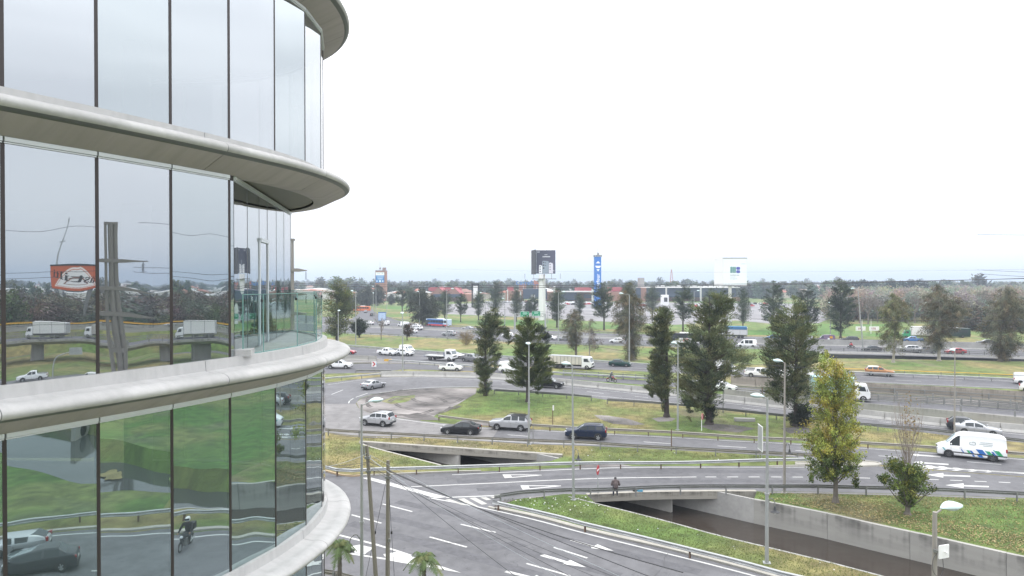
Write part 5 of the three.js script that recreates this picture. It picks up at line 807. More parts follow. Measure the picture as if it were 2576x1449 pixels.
park(van('white van cut by the frame beside the yellow rail', WHITE, 4.6, 1.95), [2560, 967], [2626, 971], 1.85);
park(hatch('white hatchback cut by the frame in the nearer motorway lane', WHITE), [2570, 985], [2640, 990]);
park(van('white minibus with dark side panes on the far carriageway', WHITE, 5.0, 2.1, { st: vanSt(5.0, 2.1).map((s) => [...s.slice(0, 5), (s[5] || '').replace('w', 's')]) }), [1902, 875], [1856, 873.6], 1.85);
// ---- far carriageways
const farCars = [
  [hatch, 'blue car left of the compact conifer on the far carriageway', BLUE, [1960, 856], [1925, 855]], [pickup, 'bright blue pickup below the white box lorry', BLUE, [2316, 862], [2280, 861]], [hatch, 'silver hatchback at the edge of the rightmost dark conifer', SILVER2, [2043, 856.6], [2014, 856]],
  [suv, 'dark grey estate car on the far carriageway', DGREY, [2160, 861.6], [2120, 861]], [sedan, 'dark saloon on the far bridge behind the railing', DGREY, [2214, 884.6], [2174, 883.6]], [suv, 'silver people carrier overlapping a grey pickup on the far bridge', SILVER2, [2309, 887], [2270, 886]], [pickup, 'grey pickup in front of the silver people carrier', GREY, [2355, 889.6], [2310, 888.6]], [sedan, 'bright red saloon on the far bridge', RED, [2431, 891.6], [2383, 890.6]],
  [sedan, 'dark car by the rightmost eucalyptus', DGREY, [2502, 868], [2464, 867]], [suv, 'silver suv alone in front of the bare yellow bush', SILVER2, [1140, 846], [1112, 845]], [sedan, 'pale silver saloon above the bare yellow bush', SILVER, [1189, 831], [1159, 830]], [hatch, 'white hatchback between the two left conifers on the far carriageway', WHITE, [1290, 849], [1262, 848]],
  [sedan, 'white saloon glimpsed right of the pyramid conifer', WHITE, [1393, 856], [1365, 855]], [hatch, 'pale car half behind the big brown eucalyptus', WHITE, [1564, 864], [1536, 863]], [hatch, 'grey car at the trunk of the small eucalyptus', SILVER, [1432, 858], [1404, 857]],
  [suv, 'upper white suv of the cluster beside the leaning small tree', WHITE, [1058, 831], [1031, 829.6]], [hatch, 'lower white car of the cluster beside the leaning small tree', WHITE, [1046, 839], [1018, 838]], [sedan, 'topmost white car of the cluster beside the leaning small tree', WHITE, [1056, 824.6], [1030, 823.6]], [hatch, 'white car just above the round dark tree', WHITE, [936, 817.6], [914, 816.6]],
  [van, 'white van above the bare little tree', WHITE, [974, 819.6], [951, 818.6]], [van, 'white van right of the bare little tree', WHITE, [1023, 822.4], [999, 821.4]], [suv, 'black suv coming down the access road', BLACK, [938, 796.6], [943, 794]], [hatch, 'silver car farthest up the access road', SILVER, [921, 788], [927, 785.6]],
];
for (const [f, l, p, a, b] of farCars) park(f === van ? van(l, p, 4.6, 1.95) : f(l, p), a, b);
{
  const v = park(van('purple delivery van with an orange poster on the far carriageway', PURPLE, 4.6, 1.95), [2098, 859.6], [2061, 858.6]);
  for (const s of [1, -1]) { mesh('advert', box(0.75, 0.62, 0.006, -1.2, 1.25, s * 0.92), std({ color: lin(0.62, 0.3, 0.03) }), v); mesh('advert', xf(new THREE.CircleGeometry(0.3, 16), [-0.55, 0.75, s * 0.915]), M.white, v); }
}
// ---- lorries and buses
function lorry(label, { cab = WHITE, boxC, len = 8, boxH = 2.6, W = 2.3, kind = 'box', base = 1.0, extra } = {}) {
  const t = thing(kind === 'flat' ? 'flatbed_lorry' : 'box_lorry', label, 'lorry'), hx = len / 2, cl = 1.9, cx = hx - cl / 2;
  const prof = new THREE.Shape([[-cl / 2, 0], [cl / 2 - 0.06, 0], [cl / 2, 0.12], [cl / 2, 0.75], [cl / 2 - 0.12, 0.95], [cl / 2 - 0.42, 1.78], [cl / 2 - 0.62, 1.9], [-cl / 2, 1.92]].map(([x, y]) => new THREE.Vector2(x, y)));
  const cg = new THREE.ExtrudeGeometry(prof, { depth: W - 0.25, bevelEnabled: true, bevelSize: 0.06, bevelThickness: 0.06, bevelSegments: 2 }); cg.translate(cx, 0.55, -(W - 0.25) / 2); mesh('cab', cg, cab, t);
  const wsl = Math.atan2(0.83, 0.3); mesh('windscreen', xf(new THREE.PlaneGeometry(W - 0.45, 0.8), [cx + cl / 2 - 0.27 + 0.07, 1.93, 0], [0, Math.PI / 2, 0]).applyMatrix4(new THREE.Matrix4()), carGlassLight, t).geometry = (() => { const a = [cx + cl / 2 - 0.115 + 0.062, 1.53], b = [cx + cl / 2 - 0.4 + 0.062, 2.31], z = W / 2 - 0.24; return triGeo([a[0], a[1], z, a[0], a[1], -z, b[0], b[1], -z, a[0], a[1], z, b[0], b[1], -z, b[0], b[1], z]); })();
  for (const s of [1, -1]) { const z = s * (W / 2 - 0.062), sh = new THREE.ShapeGeometry(new THREE.Shape([[-0.55, 1.02], [0.5, 1.02], [0.28, 1.66], [-0.55, 1.66]].map(([x, y]) => new THREE.Vector2(x, y)))); sh.translate(cx, 0.55, z); mesh('side_window', sh, carGlass, t); mesh('headlight', rbox(0.08, 0.18, 0.34, 0.03, hx + 0.04, 0.86, s * (W / 2 - 0.35)), headM, t); mesh('wing_mirror', rbox(0.08, 0.36, 0.16, 0.03, cx + 0.62, 1.75, s * (W / 2 + 0.12)), plasticM, t); }
  mesh('front_bumper', rbox(0.16, 0.3, W - 0.1, 0.05, hx + 0.02, 0.52, 0), plasticM, t); mesh('grille', rbox(0.03, 0.26, W * 0.55, 0.01, hx + 0.065, 1.12, 0), plasticM, t);
  mesh('chassis', join([box(len - 0.8, 0.22, 0.9, -0.2, 0.72, 0), box(0.9, 0.4, W - 0.4, -0.2, 0.6, 0)]), plasticM, t);
  const bl = len - cl - 0.15, bx = -hx + bl / 2;
  if (kind === 'box') { mesh('cargo_box', rbox(bl, boxH, W, 0.05, bx, base + boxH / 2, 0), boxC, t); const fr = []; for (const s of [1, -1]) { fr.push(box(bl, 0.09, 0.05, bx, base + 0.06, s * (W / 2 + 0.005)), box(bl, 0.07, 0.05, bx, base + boxH - 0.05, s * (W / 2 + 0.005))); for (const k of [-0.48, -0.16, 0.16, 0.48]) fr.push(box(0.07, boxH - 0.1, 0.03, bx + bl * k, base + boxH / 2, s * (W / 2 + 0.006))); } mesh('box_frame', join(fr), M.galvGrey, t); mesh('rear_door', join([box(0.03, boxH - 0.2, W / 2 - 0.06, -hx - 0.015, base + boxH / 2, W / 4), box(0.03, boxH - 0.2, W / 2 - 0.06, -hx - 0.015, base + boxH / 2, -W / 4)]), M.galv, t); }
  if (kind === 'flat') { mesh('flat_deck', rbox(bl, 0.2, W, 0.04, bx, 1.02, 0), M.galv, t); mesh('headboard', box(0.08, 0.8, W, hx - cl - 0.2, 1.5, 0), std({ color: lin(0.05, 0.09, 0.2) }), t); mesh('tail_board', box(0.08, 0.26, W, -hx, 0.95, 0), std({ color: lin(0.05, 0.1, 0.3) }), t); }
  if (kind === 'tipper') { const wall = [box(bl, boxH, 0.06, bx, base + boxH / 2, W / 2 - 0.03), box(bl, boxH, 0.06, bx, base + boxH / 2, -W / 2 + 0.03), box(0.06, boxH, W, -hx, base + boxH / 2, 0), box(0.06, boxH, W, bx + bl / 2, base + boxH / 2, 0), box(bl, 0.08, W, bx, base, 0)]; mesh('cargo_body', join(wall), boxC, t); const rb = []; for (let k = -4; k <= 4; k++) for (const s of [1, -1]) rb.push(box(0.08, boxH, 0.05, bx + bl * k / 9, base + boxH / 2, s * (W / 2 + 0.02))); mesh('side_rib', join(rb), M.galvGrey, t); mesh('cover', box(bl - 0.2, 0.06, W - 0.15, bx, base + boxH + 0.05, 0), std({ color: lin(0.33, 0.35, 0.36), roughness: 0.9 }), t); }
  for (const x of [cx + 0.1, -hx + 1.5, ...(len > 7.5 ? [-hx + 2.55] : [])]) for (const s of [1, -1]) { const g = new THREE.Group(); g.name = 'wheel'; g.position.set(x, 0.46, s * (W / 2 - 0.18)); g.scale.set(1.1, 1.1, 1.4); t.add(g); mesh('tyre', TYRE(0.42), tyreM, g); const rm = mesh('rim', RIM(0.42), rimDark, g); rm.rotation.y = s > 0 ? 0 : Math.PI; }
  return t;
}
park(lorry('white flatbed tow lorry with a blue headboard on the motorway', { kind: 'flat', len: 7.2 }), [1068, 906], [1136, 910], 2.3);
park(lorry('white tipper lorry with ribbed pale body right of the pyramid conifer', { kind: 'tipper', len: 9, boxH: 1.5, boxC: std({ map: metres(texStain, 4, 2), color: lin(1.7, 1.65, 1.55), roughness: 0.8 }) }), [1380, 926], [1484, 931.6], 2.4);
park(lorry('white-cabbed lorry with a teal box hidden by the yellow poplar', { kind: 'box', len: 8, boxH: 2.3, boxC: std({ color: lin(0.28, 0.42, 0.42), roughness: 0.6 }) }), [2040, 1003], [2185, 1013], 2.3);
park(lorry('lorry with a blue tarpaulin over a white body behind the conifers', { len: 8.5, boxH: 2.3, boxC: std({ color: lin(0.55, 0.56, 0.57), roughness: 0.7 }) }), [1876, 851.6], [1812, 850], 2.4);
{ const z = G(1860, 851)[1] - 1.2; const tp = mesh('tarpaulin', (() => { const g = new RoundedBoxGeometry(8.6 * 0.72, 0.95, 2.52, 2, 0.12); return g; })(), std({ color: lin(0.05, 0.16, 0.3), roughness: 0.85 }), scene.children.filter((c) => c.name.startsWith('box_lorry')).pop()); tp.position.set(-0.95, 3.15, 0); }
park(lorry('green-cabbed lorry with a long white box behind the olive eucalyptus', { cab: paint(0.03, 0.3, 0.14), len: 10, boxH: 2.7, boxC: std({ color: lin(0.7, 0.7, 0.7), roughness: 0.6 }) }), [2364, 853.6], [2276, 851.4], 2.5);
function bus(label, { len = 11, bodyM, bandM, skirtM, dotted, advert } = {}) {
  const t = thing('bus', label, 'bus'), W = 2.5, H = 2.95;
  mesh('body', rbox(len, H - 0.3, W, 0.22, 0, 0.32 + (H - 0.3) / 2, 0), bodyM, t);
  if (skirtM) mesh('skirt', join([box(len - 0.3, 0.55, 0.02, 0, 0.66, W / 2 + 0.004), box(len - 0.3, 0.55, 0.02, 0, 0.66, -W / 2 - 0.004), box(0.02, 0.55, W - 0.3, len / 2 + 0.004, 0.66, 0)]), skirtM, t);
  if (bandM) mesh('side_band', join([box(len * 0.72, 1.9, 0.012, len * 0.08, 1.95, W / 2 + 0.004), box(len * 0.72, 1.9, 0.012, len * 0.08, 1.95, -W / 2 - 0.004)]), bandM, t);
  for (const s of [1, -1]) { for (let k = 0; k < 7; k++) mesh('side_window', rbox(len * 0.11, 0.95, 0.02, 0.008, -len * 0.37 + k * len * 0.122, 2.0, s * (W / 2 + 0.012)), carGlass, t); mesh('door', box(1.0, 2.0, 0.02, len * 0.44, 1.5, s * (W / 2 + 0.006)), carGlass, t); mesh('headlight', rbox(0.05, 0.2, 0.4, 0.02, len / 2 + 0.01, 0.85, s * 0.9), headM, t); mesh('tail_light', rbox(0.05, 0.4, 0.2, 0.02, -len / 2 - 0.01, 1.0, s * 1.05), tailM, t); }
  mesh('windscreen', rbox(0.04, 1.35, W - 0.3, 0.015, len / 2 + 0.012, 1.95, 0), carGlass, t); mesh('roof_unit', rbox(2.4, 0.28, 1.7, 0.08, -1, H + 0.12, 0), M.white, t);
  if (advert) { const [txt, col, bg] = advert; for (const s of [1, -1]) { const g = new THREE.PlaneGeometry(3.4, 1.1); if (s < 0) g.rotateY(Math.PI); g.translate(-len * 0.12 * 1, 1.15, s * (W / 2 + 0.03)); mesh('lettering', g, std({ map: canvasTex(256, 96, (c) => { c.fillStyle = bg; c.fillRect(0, 0, 256, 96); c.fillStyle = col; c.font = 'italic bold 92px sans-serif'; c.textAlign = 'center'; c.fillText(txt, 128, 80); }), roughness: 0.5 }), t); } }
  for (const x of [len * 0.31, -len * 0.3]) for (const s of [1, -1]) { const g = new THREE.Group(); g.name = 'wheel'; g.position.set(x, 0.48, s * (W / 2 - 0.12)); g.scale.set(1.15, 1.15, 1.4); t.add(g); mesh('tyre', TYRE(0.42), tyreM, g); const rm = mesh('rim', RIM(0.42), rimDark, g); rm.rotation.y = s > 0 ? 0 : Math.PI; }
  return t;
}
park(bus('city bus in pale blue, royal blue and red by the tall lamp', { bodyM: paint(0.5, 0.62, 0.76), bandM: std({ color: lin(0.03, 0.12, 0.36), roughness: 0.4 }), skirtM: std({ color: lin(0.5, 0.03, 0.04), roughness: 0.4 }) }), [1125, 823], [1073, 820.6], 2.5);
park(bus('black bus with large red figures hidden between two tall conifers', { bodyM: paint(0.03, 0.03, 0.035), advert: ['60', '#c42a2a', '#d8d8d8'], bandM: std({ color: lin(0.03, 0.03, 0.035) }), skirtM: M.white }), [1740, 866], [1683, 864.6], 2.5);
park(bus('orange and black coach at the top of the access road', { bodyM: paint(0.66, 0.17, 0.06), bandM: null, skirtM: std({ color: lin(0.6, 0.14, 0.05) }) }), [922, 783], [893, 783], 2.5);
park(bus('dark green and cream bus beyond the eucalyptus row', { bodyM: paint(0.02, 0.04, 0.035), skirtM: null, bandM: std({ color: lin(0.03, 0.05, 0.045) }) }), [2420, 850], [2364, 849], 2.5);
// ================================================================ PEOPLE AND MOTORBIKES
function fieldMesh(bones, size, res, k = 0.05) {   // smooth union of tapered capsules [ax,ay,az,ra,bx,by,bz,rb], meshed
  const lo = [1e9, 1e9, 1e9], hi = [-1e9, -1e9, -1e9];
  for (const b of bones) for (let c = 0; c < 3; c++) { lo[c] = Math.min(lo[c], b[c] - b[3], b[4 + c] - b[7]); hi[c] = Math.max(hi[c], b[c] + b[3], b[4 + c] + b[7]); }
  const ctr = lo.map((l, c) => (l + hi[c]) / 2), half = Math.max(...hi.map((h, c) => h - lo[c])) / 2 * 1.12, mc = new MarchingCubes(res, new THREE.MeshStandardMaterial(), false, false, 60000);
  for (let z = 0; z < res; z++) for (let y = 0; y < res; y++) for (let x = 0; x < res; x++) {
    const px = ctr[0] + (x - res / 2) / (res / 2) * half, py = ctr[1] + (y - res / 2) / (res / 2) * half, pz = ctr[2] + (z - res / 2) / (res / 2) * half; let d = 9;
    for (const b of bones) { const ex = b[4] - b[0], ey = b[5] - b[1], ez = b[6] - b[2], qx = px - b[0], qy = py - b[1], qz = pz - b[2], t = clamp((qx * ex + qy * ey + qz * ez) / (ex * ex + ey * ey + ez * ez + 1e-9), 0, 1), e = Math.hypot(qx - ex * t, qy - ey * t, qz - ez * t) - lerp(b[3], b[7], t), h = clamp(0.5 + 0.5 * (d - e) / k, 0, 1); d = lerp(d, e, h) - k * h * (1 - h); }
    mc.field[x + y * res + z * res * res] = -d;
  }
  mc.isolation = 0; mc.update();
  const p = new Float32Array(mc.count * 3), n = new Float32Array(mc.count * 3);
  for (let i = 0; i < mc.count; i++) for (let c = 0; c < 3; c++) { p[i * 3 + c] = mc.positionArray[i * 3 + c] * half + ctr[c]; n[i * 3 + c] = mc.normalArray[i * 3 + c]; }
  const g = new THREE.BufferGeometry(); g.setAttribute('position', new THREE.BufferAttribute(p, 3)); g.setAttribute('normal', new THREE.BufferAttribute(n, 3)); g.computeVertexNormals(); return clean(g);
}
function handGeo(at, dir, side) {              // palm and five curled fingers around a grip
  const [x, y, z] = at, b = [[x, y, z, 0.03, x + dir[0] * 0.07, y + dir[1] * 0.07, z + dir[2] * 0.07, 0.034]];
  for (let k = 0; k < 4; k++) { const o = (k - 1.5) * 0.021, L = [0.036, 0.042, 0.039, 0.03][k], bx = x + dir[0] * 0.08, by = y + dir[1] * 0.08, bz = z + dir[2] * 0.08 + o; b.push([bx, by, bz, 0.0095, bx + dir[0] * L, by + dir[1] * L - 0.012, bz, 0.009], [bx + dir[0] * L, by + dir[1] * L - 0.012, bz, 0.009, bx + dir[0] * L * 0.8, by - 0.05, bz, 0.008]); }
  b.push([x + dir[0] * 0.03, y, z + side * 0.03, 0.013, x + dir[0] * 0.07, y - 0.03, z + side * 0.055, 0.01]);
  return fieldMesh(b, 0.2, 44, 0.008);
}
const B = (a, ra, b, rb) => [...a, ra, ...b, rb];
function headBones(x, y, z, f) { return [B([x, y + 0.02, z], 0.092, [x - f * 0.025, y + 0.05, z], 0.095), B([x + f * 0.03, y - 0.06, z], 0.062, [x + f * 0.05, y - 0.075, z], 0.05), B([x + f * 0.09, y, z], 0.014, [x + f * 0.115, y - 0.03, z], 0.016), B([x, y, z + 0.085], 0.02, [x - f * 0.01, y - 0.02, z + 0.092], 0.016), B([x, y, z - 0.085], 0.02, [x - f * 0.01, y - 0.02, z - 0.092], 0.016)]; }
{
  // seated on the guardrail, back to the lens, feet on the road side (local +x is where the person faces)
  const [px, pz] = G(1549, 1226, 0.77), t = thing('person', 'person in a brown hooded jacket sitting on the guardrail, head bowed', 'person', [px, 0, pz], Math.PI / 2 - 0.05);
  const skin = std({ color: lin(0.3, 0.18, 0.12), roughness: 0.6 }), jacket = std({ color: lin(0.085, 0.066, 0.066), roughness: 0.95 }), jeans = std({ color: lin(0.03, 0.04, 0.07), roughness: 0.9 });
  const body = [B([-0.02, 0.86, 0], 0.14, [0.05, 1.03, 0], 0.13), B([0.05, 1.03, 0], 0.135, [0.18, 1.2, 0], 0.12), B([0.18, 1.21, -0.16], 0.06, [0.18, 1.21, 0.16], 0.06), B([0.19, 1.22, 0], 0.055, [0.27, 1.3, 0], 0.052), ...headBones(0.31, 1.36, 0, 1)];
  for (const s of [1, -1]) body.push(B([0.0, 0.84, s * 0.09], 0.095, [0.42, 0.8, s * 0.13], 0.07), B([0.42, 0.8, s * 0.13], 0.065, [0.36, 0.12, s * 0.15], 0.045), B([0.36, 0.06, s * 0.15], 0.042, [0.56, 0.045, s * 0.17], 0.038), B([0.18, 1.21, s * 0.21], 0.06, [0.14, 0.97, s * 0.3], 0.047), B([0.14, 0.97, s * 0.3], 0.045, [0.38, 0.92, s * 0.16], 0.034));
  mesh('body', join([fieldMesh(body, 2, 84, 0.045), handGeo([0.38, 0.91, 0.15], [1, 0, 0], 1), handGeo([0.38, 0.91, -0.15], [1, 0, 0], -1)]), skin, t);
  const jk = [B([-0.04, 0.82, 0], 0.2, [0.03, 1.0, 0], 0.2), B([0.03, 1.0, 0], 0.2, [0.16, 1.18, 0], 0.17), B([0.17, 1.22, -0.18], 0.09, [0.17, 1.22, 0.18], 0.09), B([0.16, 1.26, 0], 0.1, [0.2, 1.31, 0], 0.095)];
  for (const s of [1, -1]) jk.push(B([0.17, 1.21, s * 0.22], 0.092, [0.13, 0.96, s * 0.31], 0.078), B([0.13, 0.96, s * 0.31], 0.076, [0.34, 0.92, s * 0.18], 0.055));
  mesh('jacket', fieldMesh(jk, 1, 60, 0.05), jacket, t);
  const tr = []; for (const s of [1, -1]) tr.push(B([-0.02, 0.83, s * 0.08], 0.115, [0.42, 0.8, s * 0.13], 0.088), B([0.42, 0.8, s * 0.13], 0.085, [0.36, 0.16, s * 0.15], 0.068));
  mesh('trousers', fieldMesh(tr, 1, 56, 0.03), jeans, t);
  const sh = []; for (const s of [1, -1]) sh.push(B([0.34, 0.06, s * 0.15], 0.06, [0.56, 0.045, s * 0.17], 0.05)); mesh('shoes', fieldMesh(sh, 1, 44, 0.02), M.dark, t);
  mesh('hair', fieldMesh([B([0.28, 1.42, 0], 0.1, [0.31, 1.44, 0], 0.098), B([0.24, 1.36, 0], 0.085, [0.26, 1.4, 0], 0.09)], 1, 32, 0.02), M.black, t);
  // what lies on the bridge edge
  const g1 = G(1599, 1237.4); tag(mesh('bag', xf(new RoundedBoxGeometry(0.5, 0.36, 0.3, 3, 0.12), [g1[0], 0.18, g1[1] - 0.1], [0, 0.3, 0.12]), M.black), 'black bag lying on the culvert kerb', 'bag');
  const g2 = G(1606, 1238); tag(mesh('bag', xf(new RoundedBoxGeometry(0.46, 0.24, 0.3, 3, 0.08), [g2[0] + 0.15, 0.12, g2[1] - 0.1], [0, -0.2, 0]), std({ color: lin(0.1, 0.36, 0.55), roughness: 0.6 })), 'light blue bag next to the black bag on the kerb', 'bag');
}
function motorbike(label, riderLabel, mc, jacketC, helmetC, passengerBox) {
  const t = thing('motorcycle', label, 'motorcycle');
  for (const x of [0.68, -0.66]) { const g = new THREE.Group(); g.name = 'wheel'; g.position.set(x, 0.31, 0); g.scale.z = 0.6; t.add(g); mesh('tyre', xf(new THREE.TorusGeometry(0.26, 0.055, 10, 26), null), tyreM, g); const sp = []; for (let k = 0; k < 6; k++) sp.push(xf(box(0.5, 0.022, 0.03), null, [0, 0, k * Math.PI / 6])); mesh('rim', join([...sp, xf(new THREE.TorusGeometry(0.215, 0.02, 6, 24), null)]), rimM, g); }
  mesh('frame', join([bar([0.66, 0.31, 0.07], [0.45, 0.98, 0.05], 0.024), bar([0.66, 0.31, -0.07], [0.45, 0.98, -0.05], 0.024), bar([0.45, 0.9, 0], [-0.2, 0.62, 0], 0.035), bar([-0.2, 0.4, 0.08], [-0.66, 0.31, 0.08], 0.025), bar([-0.2, 0.4, -0.08], [-0.66, 0.31, -0.08], 0.025), bar([0.45, 0.85, 0], [0.2, 0.35, 0], 0.03)]), M.dark, t);
  mesh('engine', rbox(0.46, 0.34, 0.3, 0.07, 0.08, 0.42, 0), M.galvGrey, t); mesh('exhaust', bar([0.1, 0.3, 0.15], [-0.7, 0.4, 0.17], 0.04, 0.055, 10), M.galv, t);
  mesh('fuel_tank', xf(new THREE.SphereGeometry(1, 16, 10), [0.2, 0.84, 0], [0, 0, -0.15], [0.3, 0.15, 0.15]), mc, t); mesh('seat', rbox(0.66, 0.12, 0.26, 0.05, -0.32, 0.8, 0), M.black, t); mesh('mudguard', join([xf(new THREE.TorusGeometry(0.33, 0.05, 6, 12, 1.5), [0.68, 0.31, 0], [0, 0, 0.8]), xf(new THREE.TorusGeometry(0.34, 0.05, 6, 12, 1.4), [-0.66, 0.31, 0], [0, 0, 1.1])]), mc, t);
  mesh('handlebar', join([bar([0.42, 1.03, -0.36], [0.42, 1.03, 0.36], 0.016), bar([0.45, 0.95, 0], [0.42, 1.03, 0], 0.025)]), M.dark, t); mesh('headlight', xf(new THREE.SphereGeometry(0.1, 12, 8), [0.6, 0.9, 0]), headM, t); mesh('tail_light', rbox(0.05, 0.07, 0.16, 0.02, -0.68, 0.8, 0), tailM, t);
  if (passengerBox) mesh('top_box', rbox(0.42, 0.4, 0.42, 0.05, -0.72, 1.08, 0), M.black, t);
  const r = thing('person', riderLabel, 'person'), skin = std({ color: lin(0.3, 0.18, 0.12), roughness: 0.6 }), bones = [B([-0.25, 0.95, 0], 0.135, [-0.14, 1.2, 0], 0.13), B([-0.14, 1.2, 0], 0.13, [-0.04, 1.4, 0], 0.12), B([-0.03, 1.43, -0.17], 0.06, [-0.03, 1.43, 0.17], 0.06), B([-0.02, 1.45, 0], 0.055, [0.03, 1.58, 0], 0.055), ...headBones(0.06, 1.68, 0, 1)], tr = [], sh = [], jk = [B([-0.26, 0.93, 0], 0.16, [-0.14, 1.2, 0], 0.155), B([-0.14, 1.2, 0], 0.155, [-0.04, 1.4, 0], 0.14), B([-0.03, 1.42, -0.18], 0.08, [-0.03, 1.42, 0.18], 0.08)];
  for (const s of [1, -1]) { bones.push(B([-0.2, 0.9, s * 0.1], 0.095, [0.22, 0.8, s * 0.2], 0.068), B([0.22, 0.8, s * 0.2], 0.062, [0.02, 0.36, s * 0.2], 0.045), B([-0.03, 1.42, s * 0.2], 0.055, [0.14, 1.18, s * 0.3], 0.043), B([0.14, 1.18, s * 0.3], 0.043, [0.37, 1.05, s * 0.3], 0.032)); tr.push(B([-0.22, 0.9, s * 0.1], 0.115, [0.22, 0.8, s * 0.2], 0.085), B([0.22, 0.8, s * 0.2], 0.082, [0.02, 0.4, s * 0.2], 0.06)); sh.push(B([0.0, 0.33, s * 0.2], 0.06, [0.18, 0.3, s * 0.21], 0.05)); jk.push(B([-0.03, 1.42, s * 0.21], 0.08, [0.14, 1.18, s * 0.3], 0.062), B([0.14, 1.18, s * 0.3], 0.06, [0.35, 1.06, s * 0.3], 0.048)); }
  mesh('body', join([fieldMesh(bones, 2, 76, 0.045), handGeo([0.35, 1.06, 0.3], [1, -0.1, 0], -1), handGeo([0.35, 1.06, -0.3], [1, -0.1, 0], 1)]), skin, r);
  mesh('jacket', fieldMesh(jk, 1, 56, 0.05), jacketC, r); mesh('trousers', fieldMesh(tr, 1, 48, 0.03), M.dark, r); mesh('boots', fieldMesh(sh, 1, 40, 0.02), M.black, r);
  mesh('helmet', join([xf(new THREE.SphereGeometry(0.155, 20, 14), [0.05, 1.71, 0], null, [1.05, 1, 0.92])]), helmetC, r); mesh('visor', xf(new THREE.SphereGeometry(0.157, 16, 8, Math.PI - 0.9, 1.8, 1.15, 0.75), [0.055, 1.71, 0], [0, 0, 0], [1.06, 1, 0.93]), carGlass, r);
  return [t, r];
}
{
  const dk = std({ color: lin(0.03, 0.032, 0.04), roughness: 0.9 });
  for (const [a, b, l, rl, c, j, hc, tb] of [[[1529, 961], [1546, 962.4], 'red motorcycle on the slip road below the steel railing', 'rider in dark clothes and grey helmet on the red motorcycle', RED, std({ color: lin(0.07, 0.07, 0.09), roughness: 0.9 }), std({ color: lin(0.2, 0.21, 0.24), roughness: 0.4 }), false], [[2149, 878], [2134, 877.6], 'black motorcycle on the far motorway bridge', 'rider in a bright red jacket on the far bridge', BLACK, std({ color: lin(0.5, 0.02, 0.04), roughness: 0.8 }), dk, false]]) { const [m, r] = motorbike(l, rl, c, j, hc, tb); park(m, a, b, 0.3); r.position.copy(m.position); r.rotation.copy(m.rotation); }
}
// ================================================================ TREES
const leafM = (o) => new THREE.MeshPhysicalMaterial({ vertexColors: true, roughness: 0.9, specularIntensity: 0.25, ...o });
const LEAF = leafM({ transmission: 0.22, thickness: 0 }), BARK = { dark: std({ color: lin(0.06, 0.05, 0.044), roughness: 1 }), grey: std({ map: metres(texConc, 0.8, 2), color: lin(0.42, 0.38, 0.34), roughness: 1 }), pale: std({ map: metres(texConc, 1.2, 3), color: lin(0.95, 0.88, 0.8), roughness: 0.95 }), twig: std({ color: lin(0.17, 0.14, 0.125), roughness: 1 }) };
